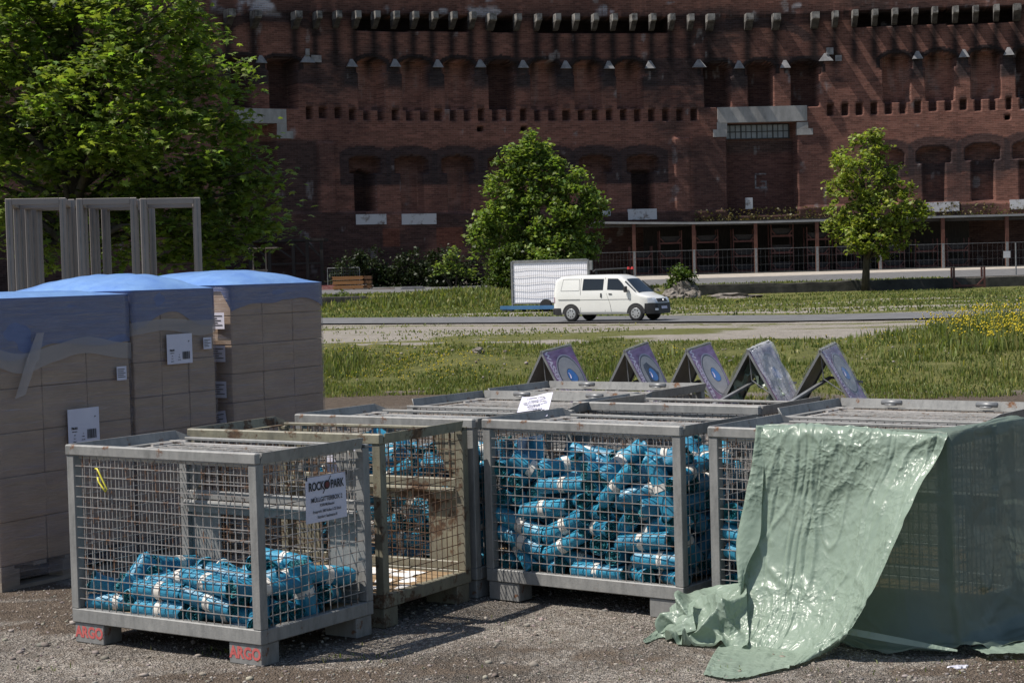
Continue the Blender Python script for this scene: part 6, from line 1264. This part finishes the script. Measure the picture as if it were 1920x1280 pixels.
    if milky:
        W = []
        for k in (0, 1, 2):
            for x, yv, ax, ay in per: s_ = skirt * (1 + .30 * mn.noise(Vector((x * 2.2 + seed * 3, yv * 2.2, 0)))) - .02 + k * .5 * milky * (1 + .35 * mn.noise(Vector((x * 2.5, yv * 2.5, seed + 2)))); W.append((x + ax * .006, yv + ay * .006, h + .012 - s_))
        link('milky_band', MB().add(W, [(k * n + i, (k + 1) * n + i, (k + 1) * n + (i + 1) % n, k * n + (i + 1) % n) for k in range(2) for i in range(n)]).mesh('milky_band', True), MT['flap'], root)
    link('cover_skirt', MB().add(V, F).mesh('cover_skirt', True), MT['skirt'], root)
    for lb_ in labels: carton_label(root, *lb_)
    for q in flaps:
        link('film_flap', MB().add([(x, -.034 - .002 * i_, z) for i_, (x, z) in enumerate(q)], [tuple(range(len(q)))]).mesh('film_flap'), MT['flap'], root)
    return root
def carton_label(root, side, u, v, w, h, kind, tilt=0.0):
    """paper label on the visible long face ('F') or on the end ('E'); u,v lower left"""
    if side == 'F': B = Matrix(((1, 0, 0, u), (0, 0, -1, -.030), (0, 1, 0, v), (0, 0, 0, 1)))
    else: B = Matrix(((0, 0, -1, -.030), (-1, 0, 0, u), (0, 1, 0, v), (0, 0, 0, 1)))
    B = B @ Matrix.Rotation(tilt, 4, 'Z')
    l = MB().add([(B @ Vector(p))[:] for p in ((0, 0, 0), (w, 0, 0), (w, h, 0), (0, h, 0))], [(0, 1, 2, 3)]).build('label_sheet', MT['paper'], root)
    if kind == 'big':
        lettering('print', [('786.031', h * .085, w * .20, h * .46, .001, .9), ('AS', h * .05, w * .86, h * .74, .001, 1)] + [(t_, h * .04, w * x_, h * y_, .0004, .9) for t_, x_, y_ in (('Stück Karton', .2, .37), ('400', .2, .27), ('Pos. 1', .2, .18), ('Palette 2', .2, .09), ('12', .47, .3), ('Netto', .47, .22), ('25 x 380', .47, .13))], MT['ink'], l, B, .002)
        mb = MB(); x = w * .60; r = random.Random(3)
        while x < w * .88:
            bw = r.choice((.012, .02, .03)) * w; mb.add([(B @ Vector(p))[:] for p in ((x, h * .14, .002), (x + bw, h * .14, .002), (x + bw, h * .40, .002), (x, h * .40, .002))], [(0, 1, 2, 3)]); x += bw + r.choice((.012, .018)) * w
        mb.build('barcode', MT['ink'], l)
    else:
        mb = MB(); r = random.Random(int(u * 100))
        for i in range(5):
            yv = h * (.82 - .14 * i); ww = w * r.uniform(.4, .8); mb.add([(B @ Vector(p))[:] for p in ((w * .08, yv, .002), (w * .08 + ww, yv, .002), (w * .08 + ww, yv - h * .05, .002), (w * .08, yv - h * .05, .002))], [(0, 1, 2, 3)])
        mb.build('print_lines', MT['ink'], l)
wrapped('leftmost wrapped carton load with flat blue cover, large label on its shaded side', 256, 1.10, .80, 6, 3, 2, 1.665, .30, .03, 1, [('F', .53, .79, .26, .215, 'big'), ('F', .955, 1.15, .085, .085, 'small')], [[(.22, 1.32), (.31, 1.30), (.36, 1.47), (.30, 1.47)], [(.12, 1.10), (.20, 1.12), (.30, 1.32), (.22, 1.33)]], milky=.10)
wrapped('middle wrapped carton load under a domed blue cover, label high on its side', 414, .76, 1.1, 7, 3, 3, 1.685, .22, .10, 2, [('F', .27, 1.22, .24, .19, 'big'), ('F', .62, 1.30, .08, .075, 'small')], [], bow=.05, milky=.08)
wrapped('right-hand wrapped carton load with its sunlit end showing five small labels', None, 1.0, 1.1, 8, 3, 3, 1.70, .17, .10, 3, [('E', .15, 1.42, .12, .11, 'small'), ('E', .15, 1.20, .12, .11, 'small'), ('E', .15, .96, .12, .11, 'small'), ('E', .15, .75, .12, .11, 'small', .15), ('E', .15, .52, .12, .11, 'small')], px0=446, bow=.08)
wrapped('back wrapped carton load, only its domed blue cover showing above the leftmost', 170, 1.0, .8, 6, 2, 2, 1.74, .2, .05, 4, off=1.0)
# ================================================================== tall metal frames behind the cartons
MT['alu'] = vmat('dull_aluminium', (.24, .212, .195), (.31, .28, .26), .9, .5, (1, 1, .5), metal=.25, detail=2)
MT['alusun'] = MT['alu']
def frame_unit():
    r = empty('metal_frame'); w, dp, h, t = .655, 1.1, 2.62, .074
    for x in (0, w - t):
        for y in (0, dp - t):
            p = MB().bbox(x, x + t, y, y + t, 0, h, .006).build('post', MT['alu'], r)
            MB().box(x + t * .42, x + t * .58, y - .0035, y - .0005, .02, h - .02).build('groove', MT['zinc'], p)
    for nm, q in (('front_rail', (t, w - t, 0, t)), ('back_rail', (t, w - t, dp - t, dp)), ('side_rail', (0, t, t, dp - t)), ('side_rail', (w - t, w, t, dp - t))):
        MB().bbox(q[0], q[1], q[2], q[3], h - .07, h - .001, .004).build(nm, MT['alu'], r); MB().bbox(q[0], q[1], q[2], q[3], .001, .09, .004).build(nm, MT['alu'], r)
    return r
FD = 19.5; fu = frame_unit(); kk = 0
for row in range(3):
    for i, px in enumerate((4, 140, 262)[:(3, 2, 2)[row]]):
        p = at(px + row * 16, 372 + row * 3, FD + row * 1.3); o = fu if kk == 0 else copy_tree(fu); kk += 1
        s_ = (p.z - 0.0) / 2.62
        o.location = (p.x + row * .05, p.y + (2 - i) * .05, 0); o.rotation_euler = (0, 0, math.radians(11)); o.scale = (1, 1, s_)
        tag(o, ['leftmost front', 'middle front', 'rightmost front', 'leftmost inner', 'middle inner', 'rightmost inner', 'leftmost rear', 'middle rear', 'rightmost rear'][row * 3 + i] + ' tall aluminium door-like frame standing behind the wrapped cartons', 'metal frame', 'tall metal frames')

# ================================================================== A-frame signs wrapped in clear plastic
m, nt, b = nodes('clear_wrap'); out = nt.nodes['Material Output']
b.inputs['Base Color'].default_value = (.75, .76, .80, 1); b.inputs['Roughness'].default_value = .12; b.inputs['Specular IOR Level'].default_value = .8
bump(nt, b, noise(nt, 9, 6, .7, (1, 1, .45), dist=1.5), 1.0, .05)
tpn = nt.nodes.new('ShaderNodeBsdfTransparent'); mx = nt.nodes.new('ShaderNodeMixShader')
nt.links.new(ramp(nt, noise(nt, 7, 7, .75, (1, 1, .5), dist=1), [(.40, (.02,) * 3), (.66, (.08,) * 3), (.78, (.45,) * 3)]), mx.inputs[0]); nt.links.new(tpn.outputs[0], mx.inputs[1]); nt.links.new(b.outputs[0], mx.inputs[2]); nt.links.new(mx.outputs[0], out.inputs['Surface']); MT['wrap'] = m
m2 = m.copy(); m2.name = 'cloudy_wrap'
for n_ in m2.node_tree.nodes:
    if n_.type == 'VALTORGB':
        for e_, v_ in zip(n_.color_ramp.elements, (.45, .65, .9)): e_.color = (v_, v_, v_, 1)
MT['wrap2'] = m2
m3 = m2.copy(); m3.name = 'hazy_wrap'
for n_ in m3.node_tree.nodes:
    if n_.type == 'VALTORGB':
        for e_, v_ in zip(n_.color_ramp.elements, (.12, .30, .75)): e_.color = (v_, v_, v_, 1)
MT['wrap3'] = m3
MT['panelprint'] = vmat('purple_print', (.20, .065, .18), (.44, .25, .44), 3.0, .3, (1.0, 9, 1.0), detail=6)
MT['panelback'] = vmat('grey_panel_back', (.15, .16, .16), (.21, .22, .22), 2, .5)
MT['disc'] = vmat('grey_disc', (.36, .34, .33), (.44, .42, .41), 6, .35, (1, 6, 1))
MT['ringline'] = vmat('dark_ring', (.05, .055, .075), (.07, .075, .10), 5, .4)
MT['palering'] = vmat('pale_ring', (.38, .36, .44), (.46, .44, .52), 5, .4)
MT['drop'] = vmat('blue_drop', (.03, .18, .55), (.05, .24, .65), 4, .3)
MT['lilac'] = vmat('lilac_letters', (.70, .62, .74), (.80, .72, .84), 5, .4)
SA = math.radians(33.0); SE = Vector((math.sin(SA), math.cos(SA), 0))
def aframe(px, py, px2, py2, label, d, wrapk=0, cloudy=False):
    a0 = at(px, py, d); g0 = float(H(a0.x, a0.y)) + .004; ht = a0.z - g0
    # ridge runs away from us along local x
    a1 = at(px2, py2, d + .62); rid = Vector((a1.x - a0.x, a1.y - a0.y, 0)); Lr = rid.length; yaw = math.atan2(rid.y, rid.x)
    root = empty('folding_sign', (a0.x, a0.y, g0), yaw, label, 'folding sign', 'folding water signs wrapped in plastic')
    hw = .40; sl = math.hypot(ht, hw)
    def face(sgn):      # u along the ridge, v down the slope
        nrm = Vector((0, sgn * ht, hw)).normalized()
        return Matrix(((1, 0, nrm.x, 0), (0, sgn * hw / sl, nrm.y, 0), (0, -ht / sl, nrm.z, ht), (0, 0, 0, 1)))
    R_ = face(-1); Lf = face(1)
    def slab(Mx, w0, w1): return MB().hexa([(Mx @ Vector(p))[:] for p in ((0, 0, w0), (Lr, 0, w0), (Lr, sl, w0), (0, sl, w0), (0, 0, w1), (Lr, 0, w1), (Lr, sl, w1), (0, sl, w1))])
    slab(R_, -.012, 0).build('right_panel', MT['panelprint'], root)
    rp = root.children[0]; rp.name = 'printed_panel'
    slab(Lf, -.012, 0).build('back_panel', MT['panelback'], root)
    mb = MB()
    for Mx in (R_, Lf):
        for u in (0.0, Lr): mb.bar(Mx @ Vector((u, 0, -.015)), Mx @ Vector((u, sl, -.015)), .028)
    mb.bar((0, 0, ht - .02), (Lr, 0, ht - .02), .03); mb.build('edge_frame', MT['zinc'], root)
    def disc(nm, mt, r0, off, ru=1.0, hole=0):
        c = Vector((Lr * .56, sl * .50)); n = 40; V = [(R_ @ Vector((c.x + math.cos(2 * math.pi * i / n) * r0 * ru, c.y + math.sin(2 * math.pi * i / n) * r0, off)))[:] for i in range(n)]
        MB().add(V, [tuple(range(n))]).build(nm, MT[mt], rp)
    rr = min(Lr * .37, sl * .40)
    disc('emblem_rim', 'palering', rr * 1.12, .0012); disc('emblem_ring', 'ringline', rr * 1.05, .0024); disc('emblem_disc', 'disc', rr * .98, .0036)
    # drop: round below, tip pointing to the far top
    n = 32; V = []; c = Vector((Lr * .56, sl * .50))
    for i in range(n):
        t = 2 * math.pi * i / n; q = Vector((math.cos(t), math.sin(t))); k = rr * .34 * (1 + .42 * max(0, math.cos(t - .35)) ** 5); V.append((R_ @ Vector((c.x + q.x * k, c.y + q.y * k * 1.0, .0060)))[:])
    V2 = []
    for i in range(n):
        t = 2 * math.pi * i / n; q = Vector((math.cos(t), math.sin(t))); k = rr * .375 * (1 + .42 * max(0, math.cos(t - .35)) ** 5); V2.append((R_ @ Vector((c.x + q.x * k, c.y + q.y * k, .0048)))[:])
    MB().add(V2, [tuple(range(n))]).build('drop_outline', MT['ringline'], rp); MB().add(V, [tuple(range(n))]).build('drop_emblem', MT['drop'], rp)
    mb = MB(); pts = [(R_ @ Vector((c.x - rr * .2 + .05 * rr * math.sin(k), c.y - rr * .16 + rr * .30 * k / 3, .0085))) for k in range(4)]; mb.tube(pts, [.004, .008, .008, .004], 5).build('highlight', MT['lilac'], rp)
    # lettering down the near edge
    lt_ = text_mesh('WASSERSTELLE', .125, 'LEFT', .005, 1.12); wmax = max(v.co.x for v in lt_.vertices); s_ = sl * .97 / wmax
    Mt = R_ @ Matrix(((0, 1, 0, .062), (1, 0, 0, sl * .03), (0, 0, 1, .0015), (0, 0, 0, 1)))
    lt2 = bpy.data.meshes.new('lettering'); lt2.from_pydata([(Mt @ Vector((v.co.x * s_, v.co.y, 0)))[:] for v in lt_.vertices], [], [tuple(p.vertices) for p in lt_.polygons]); link('lettering', lt2, MT['lilac'], rp)
    # prop bars below
    mb = MB(); mb.bar((-.62, .26, .03), (.25, -.05, .30), .05, .028); mb.bar((.25, -.05, .30), (Lr + .1, -.30, .20), .05, .028); mb.tube([(.02, 0, ht - .03), (.05, -.02, .30)], .008, 6); mb.tube([(.05, -.02, .30), (.05, -hw * .8, .10)], .008, 6)
    mb.build('prop_bar', MT['zinc'], root)
    # crinkled wrap: a slightly bigger tent with sagging edges
    V = []; F = []; nu, nv = 26, 40
    for j in range(nv + 1):
        v = j / nv * 2 - 1; Mx = R_ if v < 0 else Lf; vv = abs(v) * sl * 1.01
        for i in range(nu + 1):
            u = -.02 + (Lr + .05) * i / nu; d = .022 + .018 * mn.noise(Vector((u * 7 + wrapk * 9, vv * 6, v))) + .012 * mn.noise(Vector((u * 22, vv * 9, wrapk)))
            p = Mx @ Vector((u, vv, d)); p.z = max(p.z, .008); V.append(p[:])
    for j in range(nv):
        for i in range(nu): q = j * (nu + 1) + i; F.append((q, q + 1, q + nu + 2, q + nu + 1))
    link('plastic_wrap', MB().add(V, F).mesh('plastic_wrap', True), MT['wrap2' if cloudy else 'wrap3' if wrapk == 5 else 'wrap'], root)
    if cloudy:
        V = []; F = []; n1, n2 = 26, 20
        for j in range(n2 + 1):
            for i in range(n1 + 1):
                a = math.pi * i / n1; q = Vector((.05 + .3 * j / n2, math.cos(a) * hw * .85, math.sin(a) * ht * .62)); k = .8 + .5 * mn.noise(q * 6) + .25 * mn.noise(q * 15); V.append((q.x, q.y * k, max(.02, q.z * k)))
        for j in range(n2):
            for i in range(n1): p_ = j * (n1 + 1) + i; F.append((p_, p_ + 1, p_ + n1 + 2, p_ + n1 + 1))
        link('green_sheet', MB().add(V, F).mesh('green_sheet', False), MT['tarp'], root)
    kz = max(-.02, min(.12, (a1.z - float(H(a1.x, a1.y)) - ht) / ht))     # ridge climbs a little towards the back
    for o_ in [root] + list(root.children_recursive):
        if o_.type == 'MESH':
            for v_ in o_.data.vertices: v_.co.z *= 1 + kz * min(max(v_.co.x / Lr, 0), 1)
    return root
aframe(1016, 658, 1068, 646, 'leftmost plastic-wrapped folding water sign', 22.6, 1)
aframe(1172, 655, 1213, 640, 'second plastic-wrapped folding water sign from the left, its blue drop fully visible', 22.3, 2)
aframe(1288, 654, 1330, 641, 'middle one of the five plastic-wrapped folding water signs', 22.0, 3)
aframe(1403, 655, 1442, 641, 'cloudy white-wrapped folding sign with green sheeting stuffed inside', 21.8, 4, True)
aframe(1538, 655, 1566, 644, 'rightmost folding sign, its drop dimmed by thick plastic', 21.6, 5)

# ================================================================== white van on the road
pf, pr = at(1193, 603, 73.4), at(1070, 603, 75.6)
rz0 = -0.23
pf = gnd(1193, 602.5, rz0); pr = gnd(1070, 602.5, rz0)
dirv = Vector((math.cos(math.radians(-33)), math.sin(math.radians(-33)), 0))
sc_v = 1.0
# local: x forward, y left; near side is -y. rear wheel at x=-1.45, front wheel at x=1.53
mid = gnd(1131.5, 602.5, rz0); yawv = math.radians(-31)
lx, ly = Vector((math.cos(yawv), math.sin(yawv), 0)), Vector((-math.sin(yawv), math.cos(yawv), 0))
org = mid + ly * .74 - lx * .02
van = empty('white_van', (org.x, org.y, rz0), yawv, 'white panel van driving to the right on the far road', 'van')
VS = .87
van.scale = (VS, VS, VS)
def m_paint(name, c, rough=.25, coat=.5):
    m, nt, b = nodes(name); nt.links.new(ramp(nt, noise(nt, 1.5, 5), [(.3, tuple(x * .94 for x in c)), (.7, c)]), b.inputs['Base Color']); b.inputs['Roughness'].default_value = rough; b.inputs['Coat Weight'].default_value = coat; b.inputs['Coat Roughness'].default_value = .08; return m
MT['vanwhite'] = m_paint('white_paint', (.78, .78, .74)); MT['black'] = vmat('black_plastic', (.018, .018, .02), (.03, .03, .032), 6, .6)
m, nt, b = nodes('car_glass'); b.inputs['Base Color'].default_value = (.012, .014, .016, 1); b.inputs['Roughness'].default_value = .04; b.inputs['Specular IOR Level'].default_value = .7; MT['carglass'] = m
MT['tyre'] = vmat('tyre', (.012, .012, .013), (.022, .022, .022), 8, .85); MT['rim'] = vmat('silver_rim', (.38, .39, .40), (.5, .51, .52), 5, .35, metal=.6); MT['lamp'] = vmat('lamp_glass', (.45, .5, .58), (.62, .66, .72), 8, .1)
topx = [-2.42, -2.40, -2.30, -2.05, -1.5, 0, .55, .85, 1.05, 1.35, 1.62, 1.78, 2.1, 2.30, 2.41, 2.45]; topz = [1.05, 1.45, 1.84, 1.955, 1.985, 1.99, 1.975, 1.90, 1.77, 1.48, 1.235, 1.15, 1.05, .95, .78, .52]
def ztop(x): return float(np.interp(x, topx, topz))
def halfw(x, z):
    w = .86 - .02 * abs(z - .8) ** 1.5 - .12 * max(0, (z - 1.05)) ** 1.25 - .10 * max(0, (.45 - z))
    w -= .26 * max(0, (x - 1.7) / .75) ** 2.2 + .10 * max(0, (-2.2 - x) / .22) ** 2; return w
V = []; F = []; xsn = sorted(set(list(np.linspace(-2.42, 2.45, 60)) + topx)); nr = 18
for x in xsn:
    zt = ztop(x); zb = .30 + .12 * max(0, (x - 2.2) / .25); zb = min(zb, zt - .1)
    for i in range(nr):
        f = i / (nr - 1)          # 0 bottom .. 1 top centre
        if f < .72: z = zb + (zt - .10 * min(1, (zt - zb)) - zb) * (f / .72); y = halfw(x, z)
        else:
            g = (f - .72) / .28; z0 = zt - .10 * min(1, (zt - zb)); y = halfw(x, z0) * math.cos(g * math.pi / 2) ** .75 if g < 1 else 0; z = z0 + (zt - z0) * math.sin(g * math.pi / 2) ** .8
        V.append((x, -y, z))
    for i in range(nr - 2, -1, -1): q = V[len(V) - 1 - (nr - 2 - i) * 2 - 1] if False else None
    base = len(V) - nr
    for i in range(nr - 2, -1, -1): V.append((V[base + i][0], -V[base + i][1], V[base + i][2]))
k = 2 * nr - 1
for a_ in range(len(xsn) - 1):
    for i in range(k): F.append((a_ * k + i, a_ * k + (i + 1) % k, (a_ + 1) * k + (i + 1) % k, (a_ + 1) * k + i))
F.append(tuple(range(k))); F.append(tuple((len(xsn) - 1) * k + i for i in range(k)))
MB().add(V, F).build('body', MT['vanwhite'], van, True)
def side_patch(name, poly, mat, off=.008, sides=(-1, 1), parent=None, nd=8):
    """polygon in (x,z) laid over the van's side"""
    for s_ in sides:
        n = len(poly); cx = sum(p[0] for p in poly) / n; cz = sum(p[1] for p in poly) / n; V = [(cx, s_ * (halfw(cx, cz) + off), cz)]; F = []
        P = []
        for i in range(n):
            a_, b_ = poly[i], poly[(i + 1) % n]
            for j in range(4): P.append((a_[0] + (b_[0] - a_[0]) * j / 4, a_[1] + (b_[1] - a_[1]) * j / 4))
        for f in (.5, 1.0): V += [(cx + (x - cx) * f, s_ * (halfw(cx + (x - cx) * f, cz + (z - cz) * f) + off), cz + (z - cz) * f) for x, z in P]
        m_ = len(P)
        for i in range(m_): F.append((0, 1 + i, 1 + (i + 1) % m_)); F.append((1 + i, 1 + m_ + i, 1 + m_ + (i + 1) % m_, 1 + (i + 1) % m_))
        MB().add(V, F).build(name, mat, parent or van, True)
side_patch('side_window', [(-.98, 1.33), (.02, 1.33), (.05, 1.80), (-.94, 1.82)], MT['carglass'])
side_patch('front_window', [(.22, 1.34), (1.17, 1.30), (.92, 1.62), (.72, 1.80), (.24, 1.81)], MT['carglass'])
MT['seam'] = vmat('door_gap', (.10, .10, .10), (.14, .14, .14), 5, .7)
def seam(p, w=.014):
    for s_ in (-1, 1):
        mb = MB(); Q = [Vector((x, s_ * (halfw(x, z) + .004), z)) for x, z in p]
        for a_, b_ in zip(Q[:-1], Q[1:]): mb.bar(a_, b_, w, .008)
        mb.build('door_seam', MT['seam'], van)
seam([(-1.07, .42), (-1.07, 1.2), (-1.05, 1.86)]); seam([(.12, .42), (.12, 1.85)]); seam([(.18, 1.2), (.36, .75), (.42, .42)]); seam([(-2.15, .95), (-1.08, .95)], .04); seam([(-1.06, .93), (1.35, .93)], .012); seam([(1.22, .9), (1.30, 1.25)], .012)
seam([(-2.03, 1.32), (-1.13, 1.32), (-1.13, 1.81), (-1.92, 1.82), (-2.03, 1.32)], .012)
side_patch('door_handle', [(.30, 1.13), (.46, 1.13), (.46, 1.18), (.30, 1.18)], MT['black'], .02); side_patch('door_handle', [(-.10, 1.02), (-.03, 1.02), (-.03, 1.20), (-.10, 1.20)], MT['black'], .02)
side_patch('rear_bumper', [(-2.40, .28), (-2.0, .28), (-2.03, .58), (-2.41, .58)], MT['black'], .012)
MB().bbox(-2.47, -2.36, -.80, .80, .30, .58, .03).build('rear_bumper', MT['black'], van)
# bumper, grille, lamps at the nose
def nose(name, z0, z1, y0, y1, mat, off, n=14, side=False):
    V = []; F = []
    for j in range(5):
        z = z0 + (z1 - z0) * j / 4
        for i in range(n + 1):
            y = y0 + (y1 - y0) * i / n
            lo_, hi_ = 1.5, 2.46      # furthest x whose half-width at this height still reaches |y| and lies under the hood line
            for _ in range(26):
                mx_ = (lo_ + hi_) / 2
                if halfw(mx_, z) >= abs(y) and ztop(mx_) >= z: lo_ = mx_
                else: hi_ = mx_
            V.append((lo_ + off, y * (1 + off * .6), z))
    for j in range(4):
        for i in range(n): F.append((j * (n + 1) + i, j * (n + 1) + i + 1, (j + 1) * (n + 1) + i + 1, (j + 1) * (n + 1) + i))
    return MB().add(V, F).build(name, mat, van, True)
nose('front_bumper', .30, .74, -.835, .835, MT['black'], .03, 30)
nose('grille', .78, .93, -.44, .44, MT['black'], .012)
nose('headlight', .76, .97, -.80, -.47, MT['lamp'], .014); nose('headlight', .76, .97, .47, .80, MT['lamp'], .014)
nose('fog_lamp', .44, .53, -.66, -.54, MT['lamp'], .036); nose('fog_lamp', .44, .53, .54, .66, MT['lamp'], .036)
nose('number_plate', .50, .61, -.26, .26, MT['paper'], .045)
MB().tube([(2.43, 0, .85), (2.465, 0, .85)], .045, 14).build('badge', MT['rim'], van)
V = []; F = []
for j in range(7):
    f = j / 6; x = 1.03 + (1.66 - 1.03) * f; zt = ztop(x) + .010
    for i in range(9): y = (i / 8 * 2 - 1) * (.58 + .12 * f); V.append((x, y, zt - .04 * abs(y) ** 2 * (1.6 - f)))
for j in range(6):
    for i in range(8): F.append((j * 9 + i, j * 9 + i + 1, (j + 1) * 9 + i + 1, (j + 1) * 9 + i))
MB().add(V, F).build('windscreen', MT['carglass'], van, True)
side_patch('windscreen_side', [(1.10, 1.70), (1.62, 1.24), (1.56, 1.24), (1.05, 1.66)], MT['carglass'], .012)
for s_ in (-1, 1): MB().bbox(1.08, 1.22, s_ * .95 - .07, s_ * .95 + .07, 1.22, 1.48, .03).build('wing_mirror', MT['black'], van)
for x in (-1.53, 1.58):
    for s_ in (-1, 1):
        yv = s_ * (halfw(x, .4) + .012); n = 22; A = [(x + .43 * math.cos(math.pi * i / n), yv, .33 + .43 * math.sin(math.pi * i / n)) for i in range(n + 1)]; A2 = [(p[0], yv, min(p[2], .33)) for p in (A[-1], A[0])]
        MB().add(A, [tuple(range(len(A)))]).build('wheel_arch', MT['black'], van)
        w = MB().tube([(0, s_ * -.11, 0), (0, s_ * -.095, 0), (0, s_ * .07, 0), (0, s_ * .085, 0)], [.30, .335, .335, .30], 26).build('wheel', MT['tyre'], van, True, (x, s_ * (halfw(x, .4) - .06), .335))
        MB().tube([(0, s_ * .0855, 0), (0, s_ * .095, 0), (0, s_ * .10, 0)], [.225, .215, .06], 20).build('rim', MT['rim'], w)
        mb = MB()
        for j in range(7): t = 2 * math.pi * j / 7; mb.tube([(.14 * math.cos(t), s_ * .094, .14 * math.sin(t)), (.14 * math.cos(t), s_ * .1005, .14 * math.sin(t))], .032, 8)
        mb.build('rim_hole', MT['black'], w)
side_patch('tail_lamp', [(-2.41, .80), (-2.33, .80), (-2.33, 1.05), (-2.41, 1.05)], vmat('tail_lamp', (.3, .2, .25), (.4, .3, .34), 6, .2), .012)
# ================================================================== trailer with the white corrugated board behind the van
d = 86.0; c0, c1 = at(963, 569, d), at(1096, 569, d); zt_ = at(963, 492.5, d).z; zb_ = c0.z; gz = float(H(c0.x, d))
tl = empty('board_trailer', (c0.x, d, gz), math.radians(-31), 'white corrugated board on a low blue trailer standing behind the van', 'trailer'); w = (c1.x - c0.x) / .83; h0, h1 = zb_ - gz, zt_ - gz
V = []; F = []; n = 150
for i in range(n + 1): x = w * i / n; y = .007 * math.sin(i / n * 2 * math.pi * 36); V += [(x, y, h0), (x, y, h1)]
for i in range(n): F.append((2 * i, 2 * i + 2, 2 * i + 3, 2 * i + 1))
MT['boardwhite'] = vmat('white_sheet', (.78, .78, .82), (.84, .84, .88), 2, .5)
bd = MB().add(V, F).mesh('board', False); bd = link('board', bd, MT['boardwhite'], tl)
sld = bd.modifiers.new('thick', 'SOLIDIFY'); sld.thickness = .03
mb = MB()
for k_ in range(1, 6): z = h0 + (h1 - h0) * k_ / 6; mb.tube([(w * i / 14, -.045, z + .03 * math.sin(i * .8 + k_)) for i in range(15)], .008, 5)
mb.build('lacing_wire', MT['ringline'], bd)
MB().bar((-.03, -.02, h0 - .1), (-.03, -.02, h1 + .05), .09).bar((w + .03, -.02, h0 - .1), (w + .03, -.02, h1 + .05), .09).bar((0.02, -.02, h1 + .05), (w - .02, -.02, h1 + .05), .09).bar((0.02, -.02, h0), (w - .02, -.02, h0), .07).build('board_frame', MT['zinc'], tl)
MB().box(w + .1, w + .24, -.05, .06, h1 - .45, h1 + .0).build('hinge_box', MT['zinc'], tl)
MB().box(-.47, 4.2, -.5, -.42, h0 - .28, h0 - .10).build('side_beam', vmat('blue_beam', (.03, .11, .24), (.05, .15, .30), 2, .6), tl)
MB().box(-.40, 4.2, -.40, 1.1, h0 - .26, h0 - .14).build('deck', MT['black'], tl)
for x in (2.0, 2.8): MB().tube([(x, -.40, .30), (x, -.22, .30)], .30, 18).build('wheel', MT['tyre'], tl)
MB().box(-.42, .2, -.49, -.30, h0 - .40, h0 - .285).build('tail_plate', MT['black'], tl); MB().bar((4.2, .2, .35), (5.0, .2, .35), .1).build('drawbar', MT['black'], tl); MB().tube([(.3, .4, .0), (.3, .4, h0 - .26)], .03, 6).tube([(4.0, .3, .0), (4.0, .3, h0 - .26)], .03, 6).build('leg', MT['black'], tl)
# dark boom with two red lamps showing above the van's roof
e0 = at(1112, 508, 88.0); gz = float(H(e0.x, 88)); bm_ = empty('barrier_boom', (e0.x, 88, gz), 0, 'dark boom on posts with two red lamps, seen over the roof of the van', 'boom'); hz = e0.z - gz; w = at(1186, 508, 88).x - e0.x
MB().tube([(0, 0, hz - .05), (.12, 0, hz + .03), (w * .88, 0, hz + .08)], .055, 8).build('boom', MT['black'], bm_)
for x in (.15, w * .80): MB().box(x - .06, x + .06, -.05, .05, 0, hz).build('post', MT['black'], bm_)
MB().box(.1, w * .84, .1, .14, hz - .5, hz - .2).build('plate', MT['black'], bm_)
for x in (w * .90, w): MB().tube([(x, 0, hz + .04), (x, 0, hz + .16)], [.10, .06], 10).build('red_lamp', vmat('red_lamp', (.42, .03, .03), (.55, .06, .05), 5, .3), bm_)
MB().tube([(w, 0, 0), (w, 0, hz + .04)], .03, 6).build('lamp_post', MT['black'], bm_)
